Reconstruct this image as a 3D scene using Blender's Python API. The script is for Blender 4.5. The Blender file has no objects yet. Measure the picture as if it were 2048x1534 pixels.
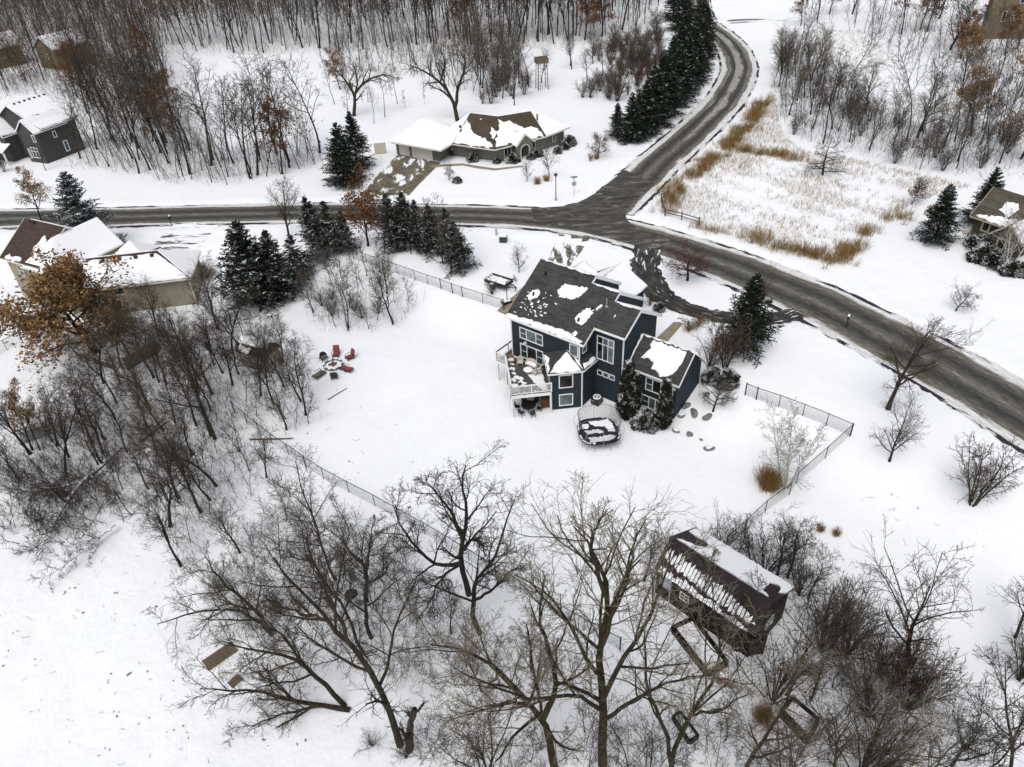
import bpy, math, random
import numpy as np
from mathutils import Vector, Matrix
S = bpy.context.scene
COL = S.collection
PI = math.pi

# ------------------------------------------------------------------ camera
FPX, PITCH, ROLL, CAMH = 1480.0, math.radians(36.3), math.radians(3.3), 47.0
_F = np.array([0, math.cos(PITCH), -math.sin(PITCH)])
_R0 = np.array([1.0, 0, 0]); _D0 = -np.cross(_R0, _F)
_R = math.cos(ROLL) * _R0 + math.sin(ROLL) * _D0
_D = -math.sin(ROLL) * _R0 + math.cos(ROLL) * _D0
cd = bpy.data.cameras.new('camera'); cam = bpy.data.objects.new('camera', cd); COL.objects.link(cam)
cd.sensor_fit = 'HORIZONTAL'; cd.sensor_width = 36.0; cd.lens = 36.0 * FPX / 2048.0
cd.clip_start = 0.5; cd.clip_end = 3000.0
M = Matrix.Identity(4)
for i in range(3):
    M[i][0] = _R[i]; M[i][1] = -_D[i]; M[i][2] = -_F[i]
M[2][3] = CAMH
cam.matrix_world = M
S.camera = cam

# ------------------------------------------------------------------ overcast daylight
SUN_EL, SUN_AZ = math.radians(60), math.radians(200)      # azimuth: clockwise from +Y
w = bpy.data.worlds.new('World'); S.world = w; w.use_nodes = True
nt = w.node_tree; nt.nodes.clear()
sky = nt.nodes.new('ShaderNodeTexSky'); sky.sky_type = 'NISHITA'; sky.sun_disc = False
sky.sun_elevation = SUN_EL; sky.sun_rotation = SUN_AZ; sky.dust_density = 3.0; sky.air_density = 1.0; sky.ozone_density = 1.0
hs = nt.nodes.new('ShaderNodeHueSaturation'); hs.inputs['Saturation'].default_value = 0.30   # cloud cover: a nearly grey sky
bg = nt.nodes.new('ShaderNodeBackground'); bg.inputs['Strength'].default_value = 0.15
wo = nt.nodes.new('ShaderNodeOutputWorld')
nt.links.new(sky.outputs[0], hs.inputs['Color']); nt.links.new(hs.outputs[0], bg.inputs['Color']); nt.links.new(bg.outputs[0], wo.inputs[0])
sd = bpy.data.lights.new('sun', 'SUN'); sd.energy = 0.8; sd.angle = math.radians(40); sd.color = (1.0, 0.985, 0.96)
sun = bpy.data.objects.new('sun', sd); COL.objects.link(sun)
_sv = Vector((math.sin(SUN_AZ) * math.cos(SUN_EL), math.cos(SUN_AZ) * math.cos(SUN_EL), math.sin(SUN_EL)))
sun.rotation_euler = _sv.to_track_quat('Z', 'Y').to_euler(); sun.location = (0, 0, 120)
S.view_settings.view_transform = 'Standard'; S.view_settings.look = 'None'
S.view_settings.gamma = 1.0; S.view_settings.exposure = 0.20; S.view_settings.use_curve_mapping = False
S.render.engine = 'CYCLES'
S.cycles.max_bounces = 5; S.cycles.diffuse_bounces = 2; S.cycles.glossy_bounces = 2
S.cycles.transmission_bounces = 2; S.cycles.transparent_max_bounces = 6
S.cycles.caustics_reflective = False; S.cycles.caustics_refractive = False

# ------------------------------------------------------------------ terrain height
RISE = [(200, -97), (60, 22.5), (11.2, 64.2), (-8, 80.5), (-22, 90), (-45, 94), (-70, 99), (-140, 104), (-400, 110)]
def sstep(a, b, x):
    t = np.clip((np.asarray(x, float) - a) / (b - a), 0, 1); return t * t * (3 - 2 * t)
def rise_dist(x, y):
    x = np.asarray(x, float); y = np.asarray(y, float)
    best = np.full(np.broadcast(x, y).shape, 1e9); sg = np.ones_like(best)
    for (ax, ay), (bx, by) in zip(RISE[:-1], RISE[1:]):
        dx, dy = bx - ax, by - ay; L2 = dx * dx + dy * dy
        t = np.clip(((x - ax) * dx + (y - ay) * dy) / L2, 0, 1)
        d = np.hypot(x - ax - t * dx, y - ay - t * dy)
        s = -(dx * (y - ay) - dy * (x - ax))
        m = d < best
        best = np.where(m, d, best); sg = np.where(m, np.sign(s), sg)
    return best * sg
def terrain(x, y):
    x = np.asarray(x, float); y = np.asarray(y, float)
    z = 2.4 * sstep(-5.5, 5.5, rise_dist(x, y))
    und = 0.10 * np.sin(x * 0.21 + 1.3) * np.sin(y * 0.17 + .4) + 0.06 * np.sin(x * 0.53 + y * .31) + 0.04 * np.sin(x * .9 - y * .77)
    z = z + und * sstep(6, 14, -rise_dist(x, y)) * .8
    z = z + 9.0 * sstep(185, 330, y - 0.10 * np.abs(x)) + 5.0 * sstep(95, 190, x) * sstep(60, 140, y)
    return z
def tz(x, y): return float(terrain(x, y))
def ray(px, py): return _F + _R * (px - 1024) / FPX + _D * (py - 767) / FPX
def atz(px, py, z):
    d = ray(px, py); t = (z - CAMH) / d[2]; return (d[0] * t, d[1] * t, z)
def at(px, py):
    z = 0.0
    for _ in range(25):
        p = atz(px, py, z); z = 0.5 * z + 0.5 * tz(p[0], p[1])
    p = atz(px, py, z); return (p[0], p[1], tz(p[0], p[1]))
def proj(p):
    d = np.array(p, float) - np.array([0, 0, CAMH]); c = (d @ _R, d @ _D, d @ _F)
    return (1024 + FPX * c[0] / c[2], 767 + FPX * c[1] / c[2])
def proj_arr(P):
    d = P - np.array([0, 0, CAMH]); cx, cy, cz = d @ _R, d @ _D, d @ _F
    return 1024 + FPX * cx / cz, 767 + FPX * cy / cz
def height_at(b, pytop):
    lo, hi = 0.0, 45.0
    for _ in range(40):
        m = (lo + hi) / 2
        if proj((b[0], b[1], b[2] + m))[1] > pytop: lo = m
        else: hi = m
    return lo
def inpoly(px, py, poly):
    px = np.asarray(px); py = np.asarray(py); r = np.zeros(px.shape, bool); n = len(poly)
    for i in range(n):
        x0, y0 = poly[i]; x1, y1 = poly[(i + 1) % n]
        if y0 == y1: continue
        c = ((y0 > py) != (y1 > py)) & (px < (x1 - x0) * (py - y0) / (y1 - y0) + x0)
        r ^= c
    return r

# ------------------------------------------------------------------ object helpers
def tag(o, label=None, cat=None, group=None, kind=None):
    if label: o['label'] = label
    if cat: o['category'] = cat
    if group: o['group'] = group
    if kind: o['kind'] = kind
    return o
def thing(name, label, cat, loc=(0, 0, 0), rz=0.0, group=None):
    o = bpy.data.objects.new(name, None); COL.objects.link(o); o.empty_display_size = .3
    o.location = loc; o.rotation_euler = (0, 0, rz); return tag(o, label, cat, group)
def link(name, me, mat, parent=None):
    if mat is not None and not me.materials: me.materials.append(mat)
    o = bpy.data.objects.new(name, me); COL.objects.link(o)
    if parent is not None: o.parent = parent
    return o
def copy_tree(o, parent=None):
    c = o.copy(); COL.objects.link(c)
    if parent is not None: c.parent = parent; c.matrix_parent_inverse = o.matrix_parent_inverse
    for ch in o.children: copy_tree(ch, c)
    return c
def mesh_np(name, V, F, smooth=False):
    """V (N,3) array, F (M,k) int array of equal-sided faces"""
    me = bpy.data.meshes.new(name); V = np.ascontiguousarray(V, np.float32); F = np.ascontiguousarray(F, np.int32)
    k = F.shape[1]; m = len(F)
    me.vertices.add(len(V)); me.vertices.foreach_set('co', V.ravel())
    me.loops.add(m * k); me.loops.foreach_set('vertex_index', F.ravel())
    me.polygons.add(m); me.polygons.foreach_set('loop_start', np.arange(0, m * k, k, dtype=np.int32))
    me.polygons.foreach_set('loop_total', np.full(m, k, np.int32))
    if smooth: me.polygons.foreach_set('use_smooth', np.ones(m, bool))
    me.update(calc_edges=True); return me
class MB:
    def __init__(s): s.v = []; s.f = []; s.uv = None
    def add(s, vs, fs):
        b = len(s.v); s.v += [tuple(p) for p in vs]; s.f += [tuple(i + b for i in f) for f in fs]; return s
    def box(s, c, size, rz=0.0, rx=0.0, ry=0.0):
        hx, hy, hz = size[0] / 2, size[1] / 2, size[2] / 2
        m = Matrix.Rotation(rz, 3, 'Z') @ Matrix.Rotation(ry, 3, 'Y') @ Matrix.Rotation(rx, 3, 'X')
        vs = [Vector(c) + m @ Vector((sx * hx, sy * hy, sz * hz)) for sz in (-1, 1) for sx, sy in ((-1, -1), (1, -1), (1, 1), (-1, 1))]
        return s.add(vs, [(3, 2, 1, 0), (4, 5, 6, 7), (0, 1, 5, 4), (1, 2, 6, 5), (2, 3, 7, 6), (3, 0, 4, 7)])
    def bar(s, a, b, w, h=None):
        a, b = Vector(a), Vector(b); d = b - a; L = d.length
        if L < 1e-6: return s
        d.normalize(); h = h or w
        up = Vector((0, 0, 1)) if abs(d.z) < .98 else Vector((0, 1, 0))
        x = d.cross(up).normalized(); y = x.cross(d)
        vs = [p + x * (sx * w / 2) + y * (sy * h / 2) for p in (a, b) for sx, sy in ((-1, -1), (1, -1), (1, 1), (-1, 1))]
        return s.add(vs, [(3, 2, 1, 0), (4, 5, 6, 7), (0, 1, 5, 4), (1, 2, 6, 5), (2, 3, 7, 6), (3, 0, 4, 7)])
    def tube(s, pts, rad, n=8, cap=True):
        pts = [Vector(p) for p in pts]; N = len(pts)
        if not hasattr(rad, '__len__'): rad = [rad] * N
        vs = []; x = None
        for i, p in enumerate(pts):
            d = (pts[min(i + 1, N - 1)] - pts[max(i - 1, 0)]).normalized()
            if x is None:
                up = Vector((0, 0, 1)) if abs(d.z) < .9 else Vector((1, 0, 0)); x = d.cross(up).normalized()
            else: x = (x - d * x.dot(d)).normalized()
            y = d.cross(x)
            vs += [p + (x * math.cos(2 * PI * k / n) + y * math.sin(2 * PI * k / n)) * rad[i] for k in range(n)]
        fs = [(i * n + k, i * n + (k + 1) % n, (i + 1) * n + (k + 1) % n, (i + 1) * n + k) for i in range(N - 1) for k in range(n)]
        if cap: fs += [tuple(range(n - 1, -1, -1)), tuple((N - 1) * n + k for k in range(n))]
        return s.add(vs, fs)
    def ring(s, c, R, r, n=24, m=6):
        vs = [(c[0] + (R + r * math.cos(2 * PI * j / m)) * math.cos(2 * PI * i / n), c[1] + (R + r * math.cos(2 * PI * j / m)) * math.sin(2 * PI * i / n), c[2] + r * math.sin(2 * PI * j / m)) for i in range(n) for j in range(m)]
        return s.add(vs, [(i * m + j, ((i + 1) % n) * m + j, ((i + 1) % n) * m + (j + 1) % m, i * m + (j + 1) % m) for i in range(n) for j in range(m)])
    def prism(s, poly, z0, z1):
        n = len(poly); a = sum(poly[i][0] * poly[(i + 1) % n][1] - poly[(i + 1) % n][0] * poly[i][1] for i in range(n))
        if a < 0: poly = poly[::-1]
        g = lambda z, p: z(p[0], p[1]) if callable(z) else z
        vs = [(p[0], p[1], g(z0, p)) for p in poly] + [(p[0], p[1], g(z1, p)) for p in poly]
        return s.add(vs, [tuple(range(n - 1, -1, -1)), tuple(range(n, 2 * n))] + [(i, (i + 1) % n, n + (i + 1) % n, n + i) for i in range(n)])
    def slab(s, pts, th, up=None):
        """planar polygon (3D points) thickened by th along its normal (up: keep normal pointing up, thickness below)"""
        P = [Vector(p) for p in pts]; n = len(P); nr = Vector((0, 0, 0))
        for i in range(n): nr += P[i].cross(P[(i + 1) % n])
        nr.normalize()
        if nr.z < 0: P = P[::-1]; nr = -nr
        Q = [p - nr * th for p in P]
        return s.add(P + Q, [tuple(range(n)), tuple(range(2 * n - 1, n - 1, -1))] + [(i, i + n, (i + 1) % n + n, (i + 1) % n) for i in range(n)])
    def lathe(s, prof, n=16, c=(0, 0, 0)):
        k = len(prof); vs = [(c[0] + r * math.cos(2 * PI * i / n), c[1] + r * math.sin(2 * PI * i / n), c[2] + z) for i in range(n) for r, z in prof]
        return s.add(vs, [(i * k + j, ((i + 1) % n) * k + j, ((i + 1) % n) * k + j + 1, i * k + j + 1) for i in range(n) for j in range(k - 1)])
    def mesh(s, name='m', smooth=False):
        me = bpy.data.meshes.new(name); me.from_pydata([tuple(p) for p in s.v], [], s.f); me.update()
        if smooth: me.polygons.foreach_set('use_smooth', np.ones(len(me.polygons), bool))
        return me
    def build(s, name, mat, parent=None, smooth=False): return link(name, s.mesh(name, smooth), mat, parent)

# ------------------------------------------------------------------ materials
MATS = {}
def mat(name, col, rough=.8, spec=.3, metal=0.0):
    if name in MATS: return MATS[name]
    m = bpy.data.materials.new(name); m.use_nodes = True; b = m.node_tree.nodes['Principled BSDF']
    b.inputs['Base Color'].default_value = (*col, 1); b.inputs['Roughness'].default_value = rough
    b.inputs['Specular IOR Level'].default_value = spec; b.inputs['Metallic'].default_value = metal
    MATS[name] = m; return m
class NG:
    def __init__(s, m): s.t = m.node_tree; s.b = s.t.nodes['Principled BSDF']
    def n(s, typ, **kw):
        nd = s.t.nodes.new(typ)
        for k, v in kw.items():
            if k.startswith('i_'): nd.inputs[k[2:].replace('_', ' ')].default_value = v
            else: setattr(nd, k, v)
        return nd
    def l(s, a, b): s.t.links.new(a, b)
    def coord(s, kind='Object', scale=(1, 1, 1), rot=(0, 0, 0)):
        tc = s.n('ShaderNodeTexCoord'); mp = s.n('ShaderNodeMapping')
        mp.inputs['Scale'].default_value = scale; mp.inputs['Rotation'].default_value = rot
        s.l(tc.outputs[kind], mp.inputs['Vector']); return mp.outputs[0]
    def noise(s, vec, scale, detail=4, rough=.55, dist=0.0):
        nd = s.n('ShaderNodeTexNoise'); nd.inputs['Scale'].default_value = scale; nd.inputs['Detail'].default_value = detail
        nd.inputs['Roughness'].default_value = rough; nd.inputs['Distortion'].default_value = dist
        if vec is not None: s.l(vec, nd.inputs['Vector'])
        return nd.outputs['Fac']
    def ramp(s, fac, stops, interp='LINEAR'):
        r = s.n('ShaderNodeValToRGB'); r.color_ramp.interpolation = interp; e = r.color_ramp.elements
        while len(e) < len(stops): e.new(.5)
        for el, (p, c) in zip(e, stops):
            el.position = p; el.color = (*c, 1) if len(c) == 3 else c
        s.l(fac, r.inputs['Fac']); return r.outputs['Color']
    def math(s, op, a, b=None, c=None, clamp=False):
        nd = s.n('ShaderNodeMath', operation=op); nd.use_clamp = clamp
        for i, v in enumerate((a, b, c)):
            if v is None: continue
            if isinstance(v, (int, float)): nd.inputs[i].default_value = v
            else: s.l(v, nd.inputs[i])
        return nd.outputs[0]
    def mix(s, fac, a, b):
        nd = s.n('ShaderNodeMix', data_type='RGBA')
        for i, v in ((0, fac), (6, a), (7, b)):
            if isinstance(v, (int, float)): nd.inputs[i].default_value = v
            elif isinstance(v, tuple): nd.inputs[i].default_value = (*v, 1) if len(v) == 3 else v
            else: s.l(v, nd.inputs[i])
        return nd.outputs[2]
    def sep(s, vec):
        nd = s.n('ShaderNodeSeparateXYZ'); s.l(vec, nd.inputs[0]); return nd.outputs
    def col(s, c): s.l(c, s.b.inputs['Base Color'])
    def bump(s, h, strength=.3, dist=.05):
        nd = s.n('ShaderNodeBump'); nd.inputs['Strength'].default_value = strength; nd.inputs['Distance'].default_value = dist
        s.l(h, nd.inputs['Height']); s.l(nd.outputs[0], s.b.inputs['Normal'])
    def upness(s):
        g = s.n('ShaderNodeNewGeometry'); return s.sep(g.outputs['Normal'])[2]
    def island(s):
        g = s.n('ShaderNodeNewGeometry'); return g.outputs['Random Per Island']

def m_noise(name, c0, c1, scale=3.0, rough=.85, bump=0.0, bscale=None, spec=.25, detail=5, coord='Object', cs=(1, 1, 1)):
    m = mat(name, c0, rough, spec); g = NG(m); v = g.coord(coord, cs)
    f = g.noise(v, scale, detail); g.col(g.ramp(f, [(.3, c0), (.7, c1)]))
    if bump: g.bump(g.noise(v, bscale or scale * 3, 4), bump, .05)
    return m
SNOW = mat('snow', (.86, .87, .885), .7, .2); g = NG(SNOW)
v = g.coord('Object')
f1 = g.noise(v, .06, 4); f2 = g.noise(v, 1.2, 6, .6)
g.col(g.mix(f2, g.ramp(f1, [(.3, (.80, .82, .845)), (.7, (.885, .89, .895))]), (.87, .875, .885)))
hh = g.math('ADD', g.math('MULTIPLY', g.noise(v, .35, 4), .8), g.math('MULTIPLY', g.noise(v, 2.2, 5, .6), .25))
dr = g.noise(g.coord('Object', (.10, .045, .1), (0, 0, .5)), 1.6, 4, .5, .8)
g.bump(g.math('ADD', hh, g.math('MULTIPLY', dr, 1.6)), .55, .40)
RSNOW = mat('roof_snow', (.87, .875, .885), .7, .2); g = NG(RSNOW); v = g.coord('Object')
g.bump(g.noise(v, 2.5, 4), .25, .08)
def siding(name, c, band=6.2, vertical=False):
    m = mat(name, c, .7, .14); g = NG(m); v = g.coord('Object')
    s = g.sep(v); saw = g.math('FRACT', g.math('MULTIPLY', s[2], band))
    nz = g.noise(v, 1.3, 5); fine = g.noise(g.coord('Object', (1, 1, 14)), 3.0, 3)
    dk = tuple(x * .72 for x in c); lt = tuple(min(1, x * 1.25) for x in c)
    base = g.ramp(g.math('ADD', g.math('MULTIPLY', nz, .6), g.math('MULTIPLY', fine, .4)), [(.3, dk), (.7, lt)])
    g.col(g.mix(g.math('GREATER_THAN', saw, .9), base, tuple(x * .45 for x in c)))
    g.bump(saw, .35, .02); return m
NAVY = siding('navy_siding', (.0255, .0365, .0455))
TANS = siding('tan_siding', (.33, .29, .205)); GREYS = siding('warm_grey_siding', (.165, .158, .135)); CHAR = siding('charcoal_siding', (.068, .070, .066))
GREENS = siding('olive_siding', (.060, .060, .042)); BEIGE = siding('beige_siding', (.20, .165, .105)); DARKWOOD = siding('dark_barn_siding', (.012, .010, .009), 4.0)
TAUPE = siding('taupe_shed_siding', (.34, .31, .27)); GREYSHED = siding('grey_shed_siding', (.30, .31, .30))
def shingles(name, c, c2, row=5.5):
    m = mat(name, c, .9, .2); g = NG(m); v = g.coord('Object')
    br = g.n('ShaderNodeTexBrick'); g.l(v, br.inputs['Vector'])
    br.inputs['Scale'].default_value = row; br.inputs['Mortar Size'].default_value = .035; br.inputs['Brick Width'].default_value = 1.6; br.inputs['Row Height'].default_value = 1.0
    br.inputs['Color1'].default_value = (*c, 1); br.inputs['Color2'].default_value = (*c2, 1); br.inputs['Mortar'].default_value = (*[x * .45 for x in c], 1)
    nz = g.noise(v, .8, 4); sp = g.noise(v, 22, 2); rowst = g.noise(g.coord('Object', (.45, 3.2, 3.2)), 1.5, 5, .7); tint = g.noise(v, .45, 3)
    cc = g.mix(g.ramp(nz, [(.35, (0, 0, 0)), (.75, (.45, .45, .45))]), br.outputs['Color'], tuple(x * 1.25 for x in c2))
    cc = g.mix(g.ramp(rowst, [(.40, (0, 0, 0)), (.62, (.75, .75, .75))]), cc, tuple(x * .5 for x in c))
    g.col(g.mix(g.ramp(tint, [(.4, (0, 0, 0)), (.65, (.3, .3, .3))]), cc, (c2[0] * 1.15, c2[1] * 1.05, c2[2] * .95)))
    g.bump(g.math('ADD', br.outputs['Fac'], g.math('MULTIPLY', sp, .4)), .5, .03); return m
SH_DARK = shingles('charcoal_shingles', (.044, .045, .046), (.076, .074, .072))
SH_BROWN = shingles('brown_shingles', (.060, .040, .033), (.080, .055, .045)); SH_OLIVE = shingles('weathered_shingles', (.085, .074, .056), (.12, .105, .08)); SH_TAN = shingles('bronze_shingles', (.062, .047, .030), (.10, .078, .052))
WHITE = m_noise('white_trim', (.72, .72, .70), (.80, .80, .78), 2.0, .5)
CREAM = m_noise('cream_trim', (.62, .60, .52), (.70, .68, .60), 2.0, .5); TANTRIM = m_noise('tan_trim', (.42, .36, .26), (.48, .42, .31), 2.0, .6)
def glass(name, c, c2):
    m = mat(name, c, .06, .5); g = NG(m); v = g.coord('Object')
    g.col(g.ramp(g.noise(v, .9, 3, .5, .6), [(.35, c), (.7, c2)])); return m
GLASS = glass('window_glass', (.012, .02, .026), (.06, .09, .10)); GLASS_D = glass('dark_window_glass', (.004, .004, .005), (.03, .026, .02)); GLASS_L = glass('pale_window_glass', (.05, .08, .09), (.14, .18, .19))
BLACK = mat('black_metal', (.012, .012, .013), .5, .4); BLACKP = mat('black_plastic', (.015, .016, .02), .45, .4)
GALV = m_noise('galvanised_steel', (.28, .29, .30), (.38, .39, .40), 6, .45, spec=.5)
CONC = m_noise('concrete', (.23, .19, .135), (.30, .255, .185), 1.5, .9, .2, 20)
DECK = mat('deck_boards', (.075, .072, .07), .8, .2); g = NG(DECK); v = g.coord('Object', (1, 1, 1), (0, 0, PI / 4))
s_ = g.sep(v); fr = g.math('FRACT', g.math('MULTIPLY', s_[0], 7.0)); nz = g.noise(v, 2.0, 4)
g.col(g.mix(g.math('GREATER_THAN', fr, .88), g.ramp(nz, [(.3, (.06, .058, .057)), (.7, (.10, .095, .09))]), (.02, .02, .02)))
WICKER = m_noise('wicker', (.46, .41, .33), (.60, .55, .47), 25, .8, .4, 40); WICKER_D = m_noise('brown_wicker', (.20, .10, .05), (.27, .15, .08), 25, .8, .4, 40)
WOOD = m_noise('weathered_wood', (.10, .075, .05), (.17, .13, .09), 4, .9, .3, 20, cs=(1, 1, .2)); WOODBR = m_noise('brown_cabinet_wood', (.09, .04, .02), (.13, .06, .03), 5)
RED = m_noise('red_cushion', (.22, .05, .055), (.30, .08, .08), 6, .85); TAUPEC = m_noise('taupe_cushion', (.13, .115, .085), (.18, .155, .115), 6, .9)
STONE = m_noise('grey_stone', (.12, .115, .105), (.26, .25, .23), 3, .9, .6, 8); STONEB = m_noise('block_stone', (.07, .07, .075), (.17, .17, .175), 4, .9, .4, 10)
GREENM = mat('green_enamel', (.02, .12, .07), .5, .4); GREENBOX = m_noise('green_cabinet_paint', (.045, .085, .05), (.06, .105, .065), 3, .5)
REDW = mat('red_paint', (.22, .045, .03), .6, .3); PATINA = m_noise('grey_green_plastic', (.16, .20, .19), (.22, .26, .25), 3, .6)
# ------------------------------------------------------------------ ground sheet
def graded(edges):
    out = []
    for a, b, st in edges:
        out += list(np.arange(a, b, st))
    out.append(edges[-1][1]); return np.array(out)
gx = graded([(-1400, -400, 125), (-400, -150, 12), (-150, -80, 3.0), (-80, 80, 1.05), (80, 150, 3.0), (150, 400, 12), (400, 1400, 125)])
gy = graded([(-500, -20, 40), (-20, 15, 5), (15, 130, 1.0), (130, 230, 2.2), (230, 420, 7), (420, 1600, 118)])
X, Y = np.meshgrid(gx, gy); Z = terrain(X, Y)
rg = np.random.default_rng(4)
nx, ny = len(gx), len(gy); idx = np.arange(nx * ny).reshape(ny, nx)
Fq = np.stack([idx[:-1, :-1], idx[:-1, 1:], idx[1:, 1:], idx[1:, :-1]], -1).reshape(-1, 4)
# near the roads the snow dips below the carriageway
GROUND_V = np.stack([X, Y, Z], -1).reshape(-1, 3)

# ------------------------------------------------------------------ roads
def smooth_path(pts, n=12):
    P = np.array(pts, float); P = np.vstack([2 * P[0] - P[1], P, 2 * P[-1] - P[-2]]); out = []
    for i in range(1, len(P) - 2):
        for t in np.linspace(0, 1, n, endpoint=False):
            a, b, c, d = P[i - 1:i + 3]
            out.append(.5 * (2 * b + (c - a) * t + (2 * a - 5 * b + 4 * c - d) * t * t + (3 * b - a - 3 * c + d) * t ** 3))
    out.append(P[-2]); return np.array(out)
def road_mesh(path, hw, lift, cuts=9, jit=0.0, seed=1, hwf=None):
    P = path; T = np.gradient(P, axis=0); T /= np.linalg.norm(T, axis=1)[:, None]; N = np.stack([-T[:, 1], T[:, 0]], -1)
    s = np.concatenate([[0], np.cumsum(np.linalg.norm(np.diff(P, axis=0), axis=1))])
    rr = np.random.default_rng(seed); cols = np.linspace(-1, 1, cuts); V = []; UV = []
    for i in range(len(P)):
        h = hw if hwf is None else hwf(i / (len(P) - 1))
        for c in cols:
            o = c * h + (rr.normal() * jit if abs(c) > .99 else 0)
            x, y = P[i] + N[i] * o
            V.append((x, y, 0)); UV.append((s[i], o * 4.7 / h))
    V = np.array(V); V[:, 2] = terrain(V[:, 0], V[:, 1]) + lift
    n = len(P); ix = np.arange(n * cuts).reshape(n, cuts)
    F = np.stack([ix[:-1, 1:], ix[:-1, :-1], ix[1:, :-1], ix[1:, 1:]], -1).reshape(-1, 4)
    F = F[:, ::-1]
    me = mesh_np('road', V, F); uvl = me.uv_layers.new(name='UVMap'); li = np.zeros(len(me.loops), np.int32); me.loops.foreach_get('vertex_index', li)
    uvl.data.foreach_set('uv', np.array(UV, np.float32)[li].ravel())
    nr = me.polygons[0].normal
    if nr.z < 0: me.flip_normals()
    return me
def road_mat(name, shift=0.0, tracks=False):
    """layers across the carriageway (metres from the crown): bare asphalt, brown slush, packed snow, scraped gutter, plough ridge"""
    m = mat(name, (.05, .05, .05), .75, .3); g = NG(m)
    s = g.sep(g.coord('UV'))
    st = g.noise(g.coord('UV', (.05, 1.0, 1)), 2.4, 7, .66, .2)          # long streaks along the carriageway
    st2 = g.noise(g.coord('UV', (.13, 1.0, 1)), 6.0, 7, .72, .3)
    big = g.noise(g.coord('UV'), .10, 4); wobb = g.noise(g.coord('UV', (.35, .35, 1)), .8, 6, .7)
    av = g.math('ABSOLUTE', g.math('ADD', s[1], g.math('MULTIPLY', g.math('SUBTRACT', big, .5), 1.6)))
    e = g.math('ADD', av, g.math('ADD', g.math('MULTIPLY', g.math('SUBTRACT', st, .5), 1.5), g.math('MULTIPLY', g.math('SUBTRACT', wobb, .5), .7)))
    e = g.math('DIVIDE', g.math('SUBTRACT', e, shift), 5.0)
    track = g.math('ABSOLUTE', g.math('SUBTRACT', av, 1.5))
    dark = g.ramp(g.math('ADD', g.math('MULTIPLY', st2, .75), g.math('MULTIPLY', track, .13)), [(.30, (.020, .020, .021)), (.41, (.044, .042, .039)), (.50, (.092, .085, .073)), (.60, (.17, .16, .138)), (.72, (.50, .49, .46))])
    if tracks: dark = g.mix(g.ramp(g.math('MULTIPLY', g.math('ADD', track, g.math('MULTIPLY', g.math('SUBTRACT', st, .46), 2.6)), g.math('MULTIPLY', g.math('DIVIDE', g.math('SUBTRACT', s[0], 14.0), 45.0, clamp=True), g.ramp(big, [(.35, (.5, .5, .5)), (.6, (1.25, 1.25, 1.25))]))), [(.55, (0, 0, 0)), (1.1, (.8, .8, .8))]), dark, g.ramp(st2, [(.3, (.16, .145, .115)), (.5, (.34, .32, .275)), (.66, (.62, .61, .58))]))
    slush = g.ramp(st2, [(.3, (.055, .048, .036)), (.5, (.115, .10, .075)), (.68, (.30, .28, .235))])
    pack = g.ramp(st2, [(.28, (.30, .285, .255)), (.48, (.62, .61, .59)), (.62, (.82, .825, .835))])
    c = g.mix(g.ramp(e, [(.43, (0, 0, 0)), (.56, (1, 1, 1))]), dark, slush)
    c = g.mix(g.ramp(e, [(.60, (0, 0, 0)), (.67, (1, 1, 1))]), c, pack)
    gl = g.math('ABSOLUTE', s[1]); gut = g.math('MULTIPLY', g.math('GREATER_THAN', g.math('ADD', gl, g.math('MULTIPLY', wobb, .5)), 4.42), g.ramp(g.noise(g.coord('UV', (.22, .6, 1)), .9, 5, .6), [(.45, (0, 0, 0)), (.50, (1, 1, 1))]))
    c = g.mix(gut, c, (.022, .022, .024))
    g.col(c); g.bump(g.math('ADD', st2, st), .35, .03); return m
ROADM = road_mat('ploughed_asphalt', .25); ROADB = road_mat('ploughed_asphalt_branch', -.1, True)
main_px = [(-160, 440), (0, 437), (200, 434), (420, 429), (620, 425), (800, 427), (960, 431), (1090, 438), (1200, 452), (1320, 484), (1470, 536), (1620, 598), (1800, 689), (1950, 770), (2060, 838), (2260, 960)]
MAIN = smooth_path([at(*p)[:2] for p in main_px], 14)
br_px = [(1215, 422), (1235, 403), (1268, 372), (1310, 332), (1360, 288), (1410, 243), (1450, 200), (1472, 160), (1478, 130), (1466, 98), (1440, 70), (1415, 52), (1400, 34), (1394, 10), (1392, -30)]
BRANCH = smooth_path([at(*p)[:2] for p in br_px], 10)
for nm, pth, hwf_, mt, lift in (('road', MAIN, lambda t: 3.9 + .9 * float(sstep(.45, .75, t)), ROADM, .016), ('road', BRANCH, lambda t: 4.4, ROADB, .020)):
    o = link(nm, road_mesh(pth, 4.7, lift, 13, .12, 3, hwf_), mt); tag(o, kind='structure')
JM = m_noise('junction_asphalt', (.045, .043, .041), (.085, .078, .066), .8, .75, .3, 12, detail=8)
g = NG(JM); v = g.coord('Object', (.35, 1.2, 1), (0, 0, .25)); f = g.noise(v, .9, 8, .72, .8)
g.col(g.ramp(f, [(.33, (.024, .023, .023)), (.46, (.050, .046, .041)), (.57, (.10, .092, .077)), (.69, (.34, .33, .30))]))
JPX = [(1062, 417), (1120, 413), (1160, 403), (1192, 386), (1222, 362), (1250, 340), (1312, 368), (1283, 390), (1264, 406), (1254, 419), (1251, 428), (1253, 438), (1263, 449), (1290, 464), (1340, 480), (1312, 500), (1240, 482), (1160, 462), (1070, 448)]
jp = [at(*p) for p in JPX]
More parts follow.
